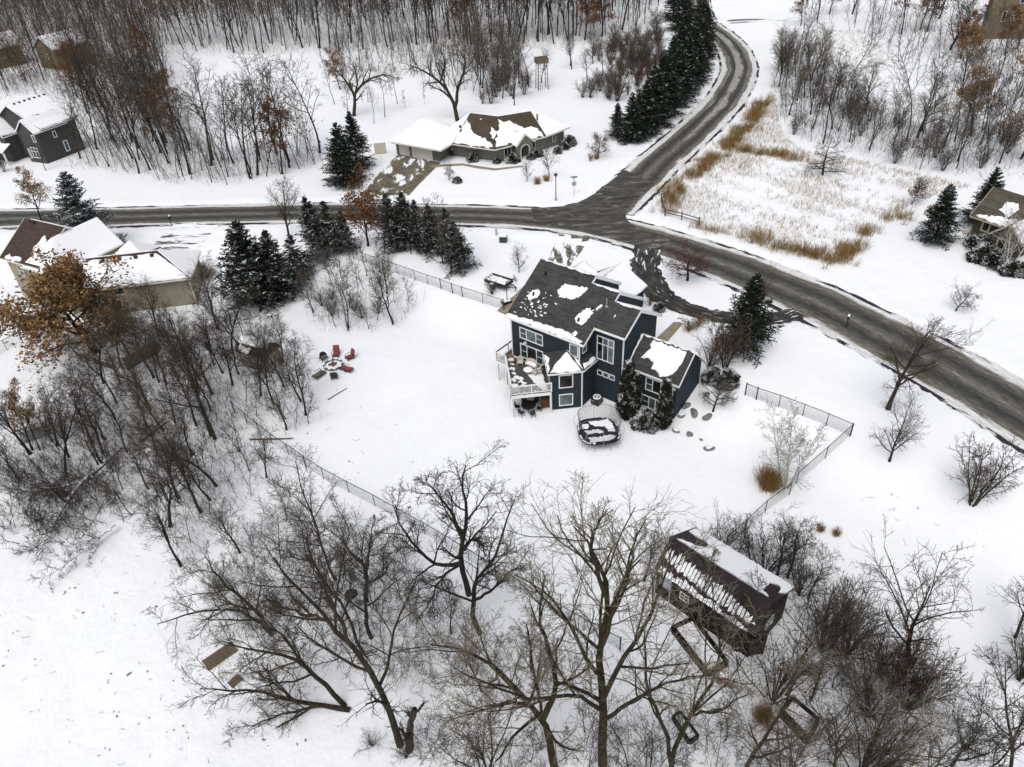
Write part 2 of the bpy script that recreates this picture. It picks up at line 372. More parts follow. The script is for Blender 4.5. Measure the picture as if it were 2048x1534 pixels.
# driveways and walks ------------------------------------------------------------
def patchy(name, bare, bare2, scale, thr, aniso=(1, 1, 1), rot=0.0):
    m = mat(name, bare, .85, .25); g = NG(m); v = g.coord('Object', aniso, (0, 0, rot))
    f = g.noise(v, scale, 6, .62, .3); h = g.noise(g.coord('Object'), 1.1, 5)
    g.col(g.mix(g.ramp(f, [(thr - .02, (0, 0, 0)), (thr + .03, (1, 1, 1))]), g.ramp(h, [(.3, bare), (.7, bare2)]), (.85, .86, .87))); return m
def flat_sheet(name, pxs, mt, lift, th=None):
    pts = [at(*p) for p in pxs]; mb = MB()
    # triangulated grid so that the sheet follows the ground
    xs = [p[0] for p in pts]; ys = [p[1] for p in pts]
    import bmesh
    bm = bmesh.new(); vs = [bm.verts.new((p[0], p[1], 0)) for p in pts]; f = bm.faces.new(vs)
    bmesh.ops.triangulate(bm, faces=[f])
    for _ in range(3):
        L = [e for e in bm.edges if e.calc_length() > 1.2]
        if L: bmesh.ops.subdivide_edges(bm, edges=L, cuts=1); bmesh.ops.triangulate(bm, faces=[f for f in bm.faces if len(f.verts) > 3])
    for v in bm.verts: v.co.z = tz(v.co.x, v.co.y) + lift
    bmesh.ops.recalc_face_normals(bm, faces=bm.faces)
    me = bpy.data.meshes.new(name); bm.to_mesh(me); bm.free()
    if me.polygons[0].normal.z < 0: me.flip_normals()
    o = link(name, me, mt); tag(o, kind='structure'); return o
flat_sheet('road_junction', JPX, JM, .034)
loop_px = [(1300, 478), (1294, 505), (1292, 532), (1299, 560), (1320, 588), (1358, 611), (1408, 627), (1465, 636), (1525, 638), (1568, 633), (1597, 625)]
LOOP = smooth_path([at(*p)[:2] for p in loop_px], 8)
DRV = mat('driveway_asphalt', (.03, .03, .032), .7, .3); g = NG(DRV); uvv = g.coord('UV'); s_ = g.sep(uvv)
f = g.noise(g.coord('UV', (.5, 1.1, 1)), .75, 6, .65, .4); ends = g.math('ABSOLUTE', g.math('SUBTRACT', s_[0], 19.0))
f = g.math('ADD', f, g.math('ADD', g.math('MULTIPLY', g.math('SUBTRACT', ends, 9.0), .004), g.math('MULTIPLY', g.math('MAXIMUM', g.math('SUBTRACT', s_[0], 30.0), 0.0), .006)))
h = g.noise(uvv, .45, 5)
g.col(g.mix(g.ramp(f, [(.60, (0, 0, 0)), (.64, (1, 1, 1))]), g.ramp(h, [(.3, (.014, .014, .016)), (.5, (.03, .028, .026)), (.66, (.085, .075, .06))]), (.84, .85, .86)))
tag(link('driveway', road_mesh(LOOP, 2.0, .028, 5, .12, 7, lambda t: 1.85 - .6 * float(sstep(.3, .6, t))), DRV), kind='structure')
flat_sheet('driveway', [(797, 309), (882, 325), (862, 345), (835, 372), (812, 398), (700, 406), (735, 375), (760, 345), (778, 325)], patchy('ranch_driveway_concrete', (.085, .072, .045), (.19, .165, .115), .55, .56, (1, .4, 1), .9), .024)
flat_sheet('driveway', [(352, 446), (440, 448), (420, 470), (398, 500), (300, 500), (322, 474)], patchy('neighbour_driveway_concrete', (.06, .058, .05), (.20, .19, .17), 1.1, .455, (.22, 1, 1), 1.0), .024)
flat_sheet('driveway', [(1118, 468), (1180, 474), (1165, 500), (1140, 532), (1088, 540), (1102, 505)], patchy('garage_apron_concrete', (.05, .045, .032), (.22, .195, .15), .8, .50, (1, .22, 1), -.55), .024)
flat_sheet('path', [(994, 622), (1030, 590), (1060, 560), (1085, 560), (1040, 640), (1016, 632)], CONC, .024)
flat_sheet('path', [(1300, 690), (1357, 635), (1372, 641), (1322, 700)], CONC, .028)
flat_sheet('path', [(862, 330), (925, 327), (962, 333), (990, 337), (1045, 331), (1046, 334), (990, 341), (955, 337), (925, 331), (866, 335)], CONC, .03)
flat_sheet('driveway', [(1432, 40), (1520, 37), (1620, 35), (1620, 40), (1520, 43), (1440, 49)], patchy('far_drive', (.08, .075, .065), (.22, .21, .19), .4, .5, (.2, 1, 1), .2), .024)

# sink ground under roads, raise ploughed ridges beside them
def pdist(P, path):
    d = np.full(len(P), 1e9)
    for i in range(0, len(path)):
        d = np.minimum(d, (P[:, 0] - path[i, 0]) ** 2 + (P[:, 1] - path[i, 1]) ** 2)
    return np.sqrt(d)
def dense(path):
    out = [path[0]]
    for a, b in zip(path[:-1], path[1:]):
        n = max(1, int(np.linalg.norm(b - a) / .8))
        out += [a + (b - a) * k / n for k in range(1, n + 1)]
    return np.array(out)
sel = (GROUND_V[:, 1] > 20) & (GROUND_V[:, 1] < 330) & (np.abs(GROUND_V[:, 0]) < 150)
sub = GROUND_V[sel]; d1 = pdist(sub[:, :2], dense(MAIN)); d2 = pdist(sub[:, :2], dense(BRANCH)); d3 = pdist(sub[:, :2], dense(LOOP))
wig = np.sin(sub[:, 0] * 1.9) * np.cos(sub[:, 1] * 1.6) * .4 + rg.normal(size=len(sub)) * .25
dz = -.14 * (1 - sstep(4.0, 5.0, d1)) + (.13 + .07 * wig) * np.exp(-((d1 - 5.6) / .8) ** 2)
dz = np.minimum(dz, np.where(d2 < 4.6, -.14, 9)) + (.12 + .07 * wig) * np.exp(-((d2 - 5.2) / .8) ** 2) * (d1 > 5.5)
dz = np.where((d1 < 5) , np.minimum(dz, -.1), dz)
dz = np.minimum(dz, np.where(d3 < 1.7, -.12, 9)) + .08 * np.exp(-((d3 - 2.7) / .5) ** 2) * (d1 > 5.5)
jin = inpoly(sub[:, 0], sub[:, 1], [(p[0], p[1]) for p in jp]); dz = np.where(jin, -.14, dz)
GROUND_V[sel, 2] += dz
ground = link('ground', mesh_np('ground', GROUND_V, Fq, True), SNOW); tag(ground, kind='structure')
# ------------------------------------------------------------------ building helpers (all in the house's own frame)
def frame_pt(c, ang, x, y, z):
    """c: point on wall, ang: outward normal angle; x along wall (to the right seen from outside), y outward, z up"""
    n = (math.cos(ang), math.sin(ang)); t = (-math.sin(ang), math.cos(ang))
    return (c[0] + t[0] * x + n[0] * y, c[1] + t[1] * x + n[1] * y, c[2] + z)
def wbox(mb, c, ang, x0, x1, y0, y1, z0, z1):
    P = [frame_pt(c, ang, x, y, z) for z in (z0, z1) for x, y in ((x0, y0), (x1, y0), (x1, y1), (x0, y1))]
    mb.add(P, [(0, 1, 2, 3), (7, 6, 5, 4), (4, 5, 1, 0), (5, 6, 2, 1), (6, 7, 3, 2), (7, 4, 0, 3)])
def window(parent, c, ang, w, h, cols=(1,), rows=(1,), trim=.1, tm=None, gm=None, name='window', cross=()):
    """c: centre of the window on the wall face"""
    tm = tm or WHITE; gm = gm or GLASS; mb = MB(); hw, hh = w / 2, h / 2
    wbox(mb, c, ang, -hw, -hw + trim, .0, .06, -hh, hh); wbox(mb, c, ang, hw - trim, hw, .0, .06, -hh, hh)
    wbox(mb, c, ang, -hw + trim, hw - trim, .0, .058, hh - trim, hh); wbox(mb, c, ang, -hw + trim, hw - trim, .0, .07, -hh, -hh + trim)
    iw, ih = w - 2 * trim, h - 2 * trim; cs = np.cumsum([0] + list(cols)) / sum(cols); rs = np.cumsum([0] + list(rows)) / sum(rows)
    bw = trim * .42
    for k in cs[1:-1]: wbox(mb, c, ang, -hw + trim + iw * k - bw, -hw + trim + iw * k + bw, .0, .052, -hh + trim, hh - trim)
    for k in rs[1:-1]: wbox(mb, c, ang, -hw + trim, hw - trim, .0, .048, -hh + trim + ih * k - bw, -hh + trim + ih * k + bw)
    for (ci, zf) in cross:
        a = -hw + trim + iw * cs[ci]; b = -hw + trim + iw * cs[ci + 1]; wbox(mb, c, ang, a + bw, b - bw, .0, .042, -hh + trim + ih * zf - .025, -hh + trim + ih * zf + .025)
    wo_ = mb.build(name, tm, parent)
    gms = gm if isinstance(gm, (list, tuple)) else None; q = 0
    for j in range(len(rows)):
        for i in range(len(cols)):
            p = MB(); e = bw + .004 if len(cols) > 1 or len(rows) > 1 else 0
            wbox(p, c, ang, -hw + trim + iw * cs[i] + (bw if i else 0), -hw + trim + iw * cs[i + 1] - (bw if i < len(cols) - 1 else 0), .004, .022,
                 -hh + trim + ih * rs[j] + (bw if j else 0), -hh + trim + ih * rs[j + 1] - (bw if j < len(rows) - 1 else 0))
            p.build('pane', gms[q % len(gms)] if gms else gm, wo_); q += 1
    return wo_
def wob(poly, step, amp, seed):
    """subdivide a 2-D outline and roughen it"""
    r = random.Random(seed); out = []; n = len(poly)
    for i in range(n):
        a, b = poly[i], poly[(i + 1) % n]; L = math.hypot(b[0] - a[0], b[1] - a[1]); k = max(1, int(L / step))
        for j in range(k):
            t = j / k; out.append((a[0] + (b[0] - a[0]) * t + r.gauss(0, amp), a[1] + (b[1] - a[1]) * t + r.gauss(0, amp)))
    return out
def snow_slab(poly, zf, th, parent, name='snow_patch', inset=.5, mt=None):
    """raised snow: outline poly (2-D), lying on the surface z = zf(x, y), domed edge"""
    cx = sum(p[0] for p in poly) / len(poly); cy = sum(p[1] for p in poly) / len(poly); n = len(poly)
    k = 1 - min(.35, inset * th * 4 / max(.2, max(math.hypot(p[0] - cx, p[1] - cy) for p in poly)))
    a = sum(poly[i][0] * poly[(i + 1) % n][1] - poly[(i + 1) % n][0] * poly[i][1] for i in range(n))
    if a < 0: poly = poly[::-1]
    vs = [(p[0], p[1], zf(*p) + .004) for p in poly] + [(cx + (p[0] - cx) * k, cy + (p[1] - cy) * k, zf(cx + (p[0] - cx) * k, cy + (p[1] - cy) * k) + th) for p in poly]
    mb = MB(); mb.add(vs, [(i, (i + 1) % n, n + (i + 1) % n, n + i) for i in range(n)] + [tuple(range(n, 2 * n))])
    return mb.build(name, mt or RSNOW, parent)
def plane_z(p0, p1, p2):
    a = np.array([[p[0], p[1], 1.0] for p in (p0, p1, p2)]); s = np.linalg.solve(a, [p[2] for p in (p0, p1, p2)])
    return lambda x, y: s[0] * x + s[1] * y + s[2]
def snow_face(face, th, parent, inset=.12, amp=.06, seed=1, step=.6):
    """snow sheet over a whole roof face given as 3-D polygon"""
    cx = sum(p[0] for p in face) / len(face); cy = sum(p[1] for p in face) / len(face)
    poly = []
    for p in face:
        d = math.hypot(p[0] - cx, p[1] - cy); k = max(.2, 1 - inset / max(d, .1)); poly.append((cx + (p[0] - cx) * k, cy + (p[1] - cy) * k))
    return snow_slab(wob(poly, step, amp, seed), plane_z(*face[:3]), th, parent, 'snow', .3)
def chainsaw(a): return a

# ------------------------------------------------------------------ the dark blue house
O_ = atz(1163.5, 813.5, 0.0); AZ = math.radians(-40.6)
HOUSE = thing('house', 'large dark navy house with charcoal shingle roof and white trim', 'house', O_, AZ)
FR = 2.4                                     # front ground level
RS = .62; RE = .25                           # rear roof plane  z = 7.4 + RS (v - RE)
rz_ = lambda u, v: 7.4 + RS * (v - RE)
SEC = [(-9.75, -2.85, 6.48, 11.45), (-2.85, .45, 5.71, 10.3), (.45, 3.42, 4.78, 9.15)]   # u0, u1, ridge v, front eave v
LW, RW = -9.1, 3.1; RV = .38; TV = 2.42
def gable_wall(u0, u1, v0, vr, v1, z0, in_=.12):
    mb = MB(); n = RS
    poly = [(v0, z0), (v0, rz_(0, v0) - in_), (vr, rz_(0, vr) - in_), (v1, rz_(0, vr) - RS * (v1 - vr) - in_), (v1, z0)]
    k = len(poly); vs = [(u0, p[0], p[1]) for p in poly] + [(u1, p[0], p[1]) for p in poly]
    mb.add(vs, [tuple(range(k)), tuple(range(2 * k - 1, k - 1, -1))] + [((i + 1) % k, i, k + i, k + (i + 1) % k) for i in range(k)]); return mb
gable_wall(LW, -2.86, RV, 6.48, 11.1, -.4).build('wall', NAVY, HOUSE)
gable_wall(-2.858, -.62, RV + .002, 5.71, 9.95, -.4).build('wall', NAVY, HOUSE)
gable_wall(-.618, .448, TV, 5.71, 9.95, -.4).build('wall', NAVY, HOUSE)
gable_wall(.45, RW, TV + .002, 4.78, 8.8, -.4).build('wall', NAVY, HOUSE)
MB().prism([(-4.75, .376), (-2.2, -2.2), (0, 0), (0, 2.40), (-.6, 2.40), (-.6, .376)], -.4, 4.62).build('bay_wall', NAVY, HOUSE)
MB().prism([(3.102, 3.25), (8.68, 3.25), (8.68, 8.2), (3.102, 8.2)], -.4, 4.5).build('wing_wall', NAVY, HOUSE)
mb = MB(); P_ = [(3.25, 4.5), (5.72, 6.68), (8.2, 4.5)]; vs = [(u, p[0], p[1]) for u in (3.12, 8.68) for p in P_]
mb.add(vs, [(2, 1, 0), (3, 4, 5), (0, 1, 4, 3), (1, 2, 5, 4), (2, 0, 3, 5)]); mb.build('wing_gable', NAVY, HOUSE)
# roofs: three staggered ridges sharing one rear slope
for i, (u0, u1, vr, v1) in enumerate(SEC):
    e0 = RE if i < 2 else 2.02
    if i == 1: pl = [(u0, RE, 0), (-.02, RE, 0), (-.02, 2.02, 0), (u1, 2.02, 0), (u1, vr, 0), (u0, vr, 0)]
    else: pl = [(u0, e0, 0), (u1, e0, 0), (u1, vr, 0), (u0, vr, 0)]
    mb = MB(); mb.slab([(p[0], p[1], rz_(0, p[1])) for p in pl], .16)
    rf = mb.build('roof', SH_DARK, HOUSE)
    mb = MB(); fz = lambda v: rz_(0, vr) - RS * (v - vr)
    mb.slab([(u0, vr + .01, fz(vr + .01)), (u1, vr + .01, fz(vr + .01)), (u1, v1, fz(v1)), (u0, v1, fz(v1))], .16); mb.build('front_roof', SH_DARK, HOUSE)
    snow_slab(wob([(u0 + .05, vr + .12), (u1 - .1, vr + .12), (u1 - .12, v1 - .1), (u0 + .05, v1 - .1)], .5, .05, i), lambda x, y: fz(y), .12, HOUSE, 'snow', .2)
    # white rake boards on the right-hand gable edge
    e0 = (5.71, 4.78, 2.02)[i]
    t = MB(); uu = u1 + .03
    t.add([(a, b, cc) for a in (uu, uu + .06) for b, cc in ((e0, rz_(0, e0) + .03), (vr, rz_(0, vr) + .03), (vr, rz_(0, vr) - .26), (e0, rz_(0, e0) - .24))], [(0, 1, 2, 3), (7, 6, 5, 4), (1, 0, 4, 5), (2, 1, 5, 6), (3, 2, 6, 7), (0, 3, 7, 4)])
    t.build('rake_board', WHITE, HOUSE)
    t = MB(); t.add([(a, b, cc) for a in (uu, uu + .06) for b, cc in ((vr, fz(vr) + .16), (v1, fz(v1) + .16), (v1, fz(v1) - .24), (vr, fz(vr) - .26))], [(0, 1, 2, 3), (7, 6, 5, 4), (1, 0, 4, 5), (2, 1, 5, 6), (3, 2, 6, 7), (0, 3, 7, 4)])
    t.build('rake_board', WHITE, HOUSE)
    t = MB(); t.bar((u0, v1 + .06, fz(v1) - .1), (u1, v1 + .06, fz(v1) - .1), .12, .14); t.build('gutter', WHITE, HOUSE)
    # ridge snow fringe
    rr = random.Random(31 + i); u = u0 + .6
    while u < u1 - .5:
        L = rr.uniform(.4, 2.2); w2 = rr.uniform(.03, .12); snow_slab(wob([(u, vr - .03), (min(u + L * .4, u1 - .15), vr - .03 - w2), (min(u + L, u1 - .1), vr - .05), (min(u + L, u1 - .1), vr - .01), (u, vr - .01)], .15, .012, int(u * 99)), rz_, .03, HOUSE, 'snow_patch', .2); u += L + rr.uniform(.1, 1.2)
t = MB(); t.add([(a, b, cc) for a in (-.0, .05) for b, cc in ((RE, rz_(0, RE) + .02), (2.02, rz_(0, 2.02) + .02), (2.02, rz_(0, 2.02) - .22), (RE, rz_(0, RE) - .22))], [(0, 1, 2, 3), (7, 6, 5, 4), (1, 0, 4, 5), (2, 1, 5, 6), (3, 2, 6, 7), (0, 3, 7, 4)]); t.build('rake_board', WHITE, HOUSE)
for a, b in (((-9.78, RE - .06, 7.28), (0.05, RE - .06, 7.28)), ((.06, 1.96, 8.38), (3.5, 1.96, 8.38))):
    MB().bar(a, b, .14, .17).build('gutter', WHITE, HOUSE)
snow_slab(wob([(-9.7, .22), (-.6, .22), (-.3, .42), (-2.2, .75), (-4.5, .72), (-7, .6), (-9.6, .5)], .35, .04, 5), rz_, .10, HOUSE, 'snow', .1)
# loose snow on the rear slope
SP = [([(-2.9, 5.2), (-3.2, 4.2), (-3.9, 3.7), (-5.3, 3.55), (-5.9, 4.1), (-5.5, 4.9), (-4.3, 5.0)], .12), ([(-.9, 3.2), (-1.3, 1.9), (-2.0, 1.8), (-2.5, 2.4), (-2.0, 3.2), (-1.4, 3.6)], .12),
      ([(-.4, 4.1), (-.75, 3.5), (-.95, 3.6), (-.7, 4.15)], .1), ([(-1.35, .75), (-1.5, .55), (-1.8, .9), (-1.55, 1.25), (-1.4, 1.1)], .1), ([(-8.0, 3.6), (-8.6, 3.3), (-8.7, 2.6), (-8.2, 2.4), (-7.6, 2.8), (-7.5, 3.4)], .12), ([(1.4, 3.5), (1.25, 3.4), (1.3, 3.65)], .08)]
for k, (pl, th) in enumerate(SP): snow_slab(wob(pl, .09, .055, 40 + k), rz_, th * .7, HOUSE)
rr = random.Random(8)
for k in range(46):
    u = rr.gauss(-7.3, .95); v_ = rr.gauss(1.95, .62); a = rr.uniform(.04, .17); b = rr.uniform(.02, .06)
    snow_slab(wob([(u - a, v_ - b), (u + a, v_ - b), (u + a, v_ + b), (u - a, v_ + b)], .1, .02, k), rz_, .045, HOUSE)
for u, v_ in ((-8.1, 2.95), (-1.9, 2.1), (-1.25, 3.45), (-8.2, 5.2), (.0, 4.15)):
    z = rz_(0, v_); mb = MB(); mb.tube([(u, v_, z - .1), (u, v_, z + (.9 if u == 0 else .32))], .05 if u == 0 else .11, 8); mb.tube([(u, v_, z - .08), (u, v_, z + .05)], .17, 8); mb.build('vent_pipe', GALV if u == 0 else BLACK, HOUSE)
# bay roof (45 degree corner room)
pk = (-2.15, .36, 6.05); bL = (-5.0, .2, 4.62); bF = (-2.3, -2.55, 4.62); bR = (.22, -.05, 4.62); bS = (.22, 2.4, 4.62); pS = (-.6, 2.4, 5.15); pC = (-.6, .36, 5.25)
mb = MB()
for f_ in ([bL, bF, pk], [bF, bR, pk], [bR, pC, pk], [bR, bS, pS, pC]): mb.slab(f_, .14)
mb.build('bay_roof', SH_DARK, HOUSE)
snow_face([bF, bR, pk], .1, HOUSE, .15, .05, 3, .4); snow_face([bR, pC, pk], .1, HOUSE, .1, .04, 4, .4)
z1 = plane_z(bL, bF, pk)
snow_slab(wob([(-4.85, .1), (-2.45, -2.35), (-2.7, -1.7), (-3.2, -1.35), (-3.5, -.7), (-4.3, -.1)], .3, .05, 6), z1, .1, HOUSE)
snow_slab(wob([(.15, .2), (.15, 2.3), (-.2, 2.3), (-.1, 1.2), (-.3, .4)], .3, .04, 7), plane_z(bR, bS, pS), .09, HOUSE)
mb = MB()
for a, b in ((bL, bF), (bF, bR), (bR, bS)): mb.bar((a[0], a[1], a[2] - .09), (b[0], b[1], b[2] - .09), .1, .17)
mb.build('gutter', WHITE, HOUSE)
# wing roof
wz = lambda u, v: 4.62 + .88 * (v - 3.02) ; WR = 5.72
mb = MB(); mb.slab([(3.12, 3.02, wz(0, 3.02)), (8.95, 3.02, wz(0, 3.02)), (8.95, WR, wz(0, WR)), (3.12, WR, wz(0, WR))], .14); mb.build('wing_roof', SH_DARK, HOUSE)
wf = lambda u, v: wz(0, WR) - .88 * (v - WR)
mb = MB(); mb.slab([(3.12, WR + .01, wf(0, WR + .01)), (8.95, WR + .01, wf(0, WR + .01)), (8.95, 8.5, wf(0, 8.5)), (3.12, 8.5, wf(0, 8.5))], .14); mb.build('wing_roof', SH_DARK, HOUSE)
snow_slab(wob([(3.2, WR + .1), (8.85, WR + .1), (8.85, 8.4), (3.2, 8.4)], .5, .05, 9), wf, .12, HOUSE, 'snow', .2)
snow_slab(wob([(4.6, 5.55), (8.2, 5.5), (8.35, 5.0), (8.1, 4.0), (7.6, 3.35), (6.9, 3.2), (6.2, 3.45), (5.7, 3.5), (5.6, 3.95), (5.0, 4.15), (4.3, 3.95), (4.35, 4.4), (4.7, 4.9), (4.5, 5.2)], .18, .05, 10), wz, .13, HOUSE, 'snow', .25)
snow_slab(wob([(3.2, 5.7), (3.42, 5.7), (3.38, 4.4), (3.3, 3.6), (3.2, 3.5)], .3, .03, 12), wz, .1, HOUSE)
rr = random.Random(5); u = 3.5
while u < 8.7: L = rr.uniform(.3, 1.0); snow_slab(wob([(u, WR - .05), (u + L * .5, WR - .12), (u + L, WR - .05), (u + L, WR), (u, WR)], .15, .012, int(u * 70)), wz, .03, HOUSE); u += L + rr.uniform(0, .35)
mb = MB(); mb.bar((3.12, 2.96, 4.52), (9.0, 2.96, 4.52), .12, .17); mb.build('gutter', WHITE, HOUSE)
for v0, v1, fn in ((3.0, WR, wz), (WR, 8.52, wf)):
    t = MB(); t.add([(a, b, cc) for a in (8.98, 9.04) for b, cc in ((v0, fn(0, v0) + .03), (v1, fn(0, v1) + .03), (v1, fn(0, v1) - .22), (v0, fn(0, v0) - .22))], [(0, 1, 2, 3), (7, 6, 5, 4), (1, 0, 4, 5), (2, 1, 5, 6), (3, 2, 6, 7), (0, 3, 7, 4)]); t.build('rake_board', WHITE, HOUSE)
# corner boards / downspouts
for (u, v, z0, z1_) in ((0.03, -.03, .0, 4.5), (RW + .03, TV - .03, 2.6, 8.3), (-.58, .35, 5.0, 7.3), (-9.13, .35, 2.6, 7.3), (8.3, 3.2, 2.9, 4.5)):
    MB().box((u, v, (z0 + z1_) / 2), (.11, .11, z1_ - z0)).build('downspout', WHITE, HOUSE)
MB().bar((0.03, -.05, .08), (.75, -.62, .05), .1, .08).build('downspout', WHITE, HOUSE)
# windows; angle of outward normal in house frame
REAR = -PI / 2; RIGHT = 0.0; FACE45 = -PI / 4; LEFTF = -3 * PI / 4
G3 = [GLASS, GLASS_L, GLASS]
window(HOUSE, (-6.55, RV, 5.95), REAR, 3.0, 1.35, (.28, .44, .28), (1,), .1, WHITE, [GLASS, GLASS_L, GLASS], cross=((0, .5), (2, .5)))
window(HOUSE, (-6.55, RV, 3.75), REAR, 3.0, 1.75, (.28, .44, .28), (1,), .1, WHITE, [GLASS, GLASS_D, GLASS], cross=((0, .5), (2, .5)))
window(HOUSE, (-1.25, RV, 6.25), REAR, 1.05, 1.35, (1,), (1,), .09, WHITE, GLASS_L)
window(HOUSE, (-.62, 1.25, 6.45), RIGHT, .75, 1.35, (1,), (1,), .09, WHITE, GLASS)
window(HOUSE, (1.1, TV, 6.1), REAR, 2.0, 2.75, (1, 1, 1), (.70, .30), .1, WHITE, [GLASS_D, GLASS, GLASS_L, GLASS_D, GLASS, GLASS_L])
for k in range(3): window(HOUSE, (.55 + k * .72, TV, 3.1), REAR, .64, .62, (1,), (1,), .08, WHITE, [GLASS_D, GLASS, GLASS][k])
window(HOUSE, (-1.15, -1.15, 3.45), FACE45, 1.45, 1.6, (1,), (1,), .1, WHITE, GLASS_D)
window(HOUSE, (-1.15, -1.15, 1.15), FACE45, 1.45, 1.45, (1,), (1,), .1, WHITE, GLASS_L)
window(HOUSE, (-3.3, -1.07, 3.45), LEFTF, 1.6, 1.8, (1,), (1,), .1, WHITE, GLASS_D)
window(HOUSE, (6.2, 3.25, 3.35), REAR, 1.75, 1.55, (1, 1.25), (1,), .1, WHITE, [GLASS, GLASS_D], cross=((0, .5),))
window(HOUSE, (6.05, 3.25, 1.15), REAR, 2.1, 1.45, (1, 1, .6), (1,), .1, WHITE, [GLASS, GLASS_L, GLASS], cross=((0, .5), (2, .5)))
mb = MB(); mb.box((-7.3, RV - .06, 4.95), (.16, .12, .12)); mb.box((-7.42, RV - .16, 4.9), (.12, .16, .12)); mb.box((-7.18, RV - .16, 4.9), (.12, .16, .12)); mb.build('flood_light', WHITE, HOUSE)
mb = MB(); mb.box((8.45, 3.19, 4.0), (.16, .12, .12)); mb.box((8.34, 3.1, 3.96), (.12, .16, .12)); mb.box((8.56, 3.1, 3.96), (.12, .16, .12)); mb.build('flood_light', WHITE, HOUSE)
MB().box((-.35, -.42, 2.1), (.22, .06, .3), PI / 4).build('meter_box', CHAR, HOUSE)
# garage block on the street side: two snow-covered gables
def g_roof(uc, hwid, v0, v1, ze, zr, seed):
    MB().prism([(uc - hwid + .35, v0), (uc + hwid - .35, v0), (uc + hwid - .35, v1 - .35), (uc - hwid + .35, v1 - .35)], FR - .6, ze - .05).build('garage_wall', NAVY, HOUSE)
    mb = MB(); a = (uc - hwid, v0, ze); b = (uc - hwid, v1, ze); c_ = (uc, v1, zr); d = (uc, v0, zr); e = (uc + hwid, v0, ze); f_ = (uc + hwid, v1, ze)
    mb.slab([a, d, c_, b], .14); mb.slab([d, e, f_, c_], .14); mb.build('garage_roof', SH_DARK, HOUSE)
    mb = MB(); mb.add([(uc - hwid + .36, v1 - .4, ze - .06), (uc + hwid - .36, v1 - .4, ze - .06), (uc, v1 - .4, zr - .16)], [(2, 1, 0)]); mb.build('garage_gable', NAVY, HOUSE)
    snow_slab(wob([(uc + .03, v0 + .1), (uc + hwid - .08, v0 + .1), (uc + hwid - .08, v1 - .1), (uc + .03, v1 - .1)], .6, .04, seed), plane_z(d, e, f_), .15, HOUSE, 'snow', .1)
    snow_slab(wob([(uc - .05, v0 + .1), (uc - hwid + .08, v0 + .1), (uc - hwid + .08, v1 - 2.4), (uc - hwid + 1.2, v1 - 1.1), (uc - .1, v1 - .15)], .6, .05, seed + 1), plane_z(a, d, c_), .15, HOUSE, 'snow', .1)
g_roof(-6.3, 3.45, 11.0, 17.6, 4.9, 7.0, 60); g_roof(-10.2, 2.9, 9.4, 15.6, 5.1, 7.0, 63)
# deck -------------------------------------------------------------------------
dk = thing('deck', 'raised grey deck with white railing behind the navy house', 'deck', O_, AZ)
DP = [(-9.95, -1.35), (-9.95, 4.5), (-9.16, 4.5), (-9.16, .33), (-4.78, .33), (-2.24, -2.24), (-1.95, -2.5), (-4.75, -5.3), (-8.7, -1.35)]
MB().prism(DP, 2.5, 2.66).build('floor', DECK, dk)
mb = MB(); ed = [(-9.95, 4.5), (-9.95, -1.35), (-8.7, -1.35), (-4.75, -5.3), (-1.95, -2.5)]
for a, b in zip(ed[:-1], ed[1:]): mb.bar((a[0], a[1], 2.42), (b[0], b[1], 2.42), .08, .36)
mb.build('fascia', WHITE, dk)
def railing(a, b, parent, dark=False, step=.125):
    d = math.hypot(b[0] - a[0], b[1] - a[1]); n = max(1, round(d / 2.0)); ang = math.atan2(b[1] - a[1], b[0] - a[0])
    for k in range(n + 1):
        x = a[0] + (b[0] - a[0]) * k / n; y = a[1] + (b[1] - a[1]) * k / n; MB().box((x, y, 3.2), (.12, .12, 1.1), ang).build('rail_post', WHITE, parent)
    r_ = MB(); r_.bar((a[0], a[1], 3.68), (b[0], b[1], 3.68), .14, .07); r_.build('top_rail', BLACK if dark else WHITE, parent)
    MB().bar((a[0], a[1], 2.78), (b[0], b[1], 2.78), .07, .07).build('bottom_rail', WHITE, parent)
    if dark:
        return
    me = None; m = int(d / step)
    for k in range(1, m):
        x = a[0] + (b[0] - a[0]) * k / m; y = a[1] + (b[1] - a[1]) * k / m
        if me is None: me = MB().box((0, 0, 0), (.045, .045, .86)).mesh('baluster')
        o = link('baluster', me, WHITE, parent); o.location = (x, y, 3.22); o.rotation_euler = (0, 0, ang)
railing((-4.75, -5.3), (-1.95, -2.5), dk); railing((-8.7, -1.35), (-4.75, -5.3), dk); railing((-9.95, -1.35), (-8.7, -1.35), dk); railing((-9.95, 4.5), (-9.95, -1.35), dk, True)
for x, y in ((-4.75, -5.3), (-2.0, -2.55), (-8.7, -1.4), (-9.9, -1.3), (-6.7, -3.3)): MB().box((x, y, 1.05), (.16, .16, 2.7)).build('post', WHITE, dk)
snow_slab(wob([(-4.9, -.3), (-3.9, -1.1), (-2.9, -2.0), (-2.3, -2.6), (-2.7, -2.9), (-3.4, -2.6), (-4.3, -2.2), (-5.6, -1.6), (-5.7, -.7)], .2, .06, 3), lambda x, y: 2.662, .08, dk)
rr = random.Random(12)
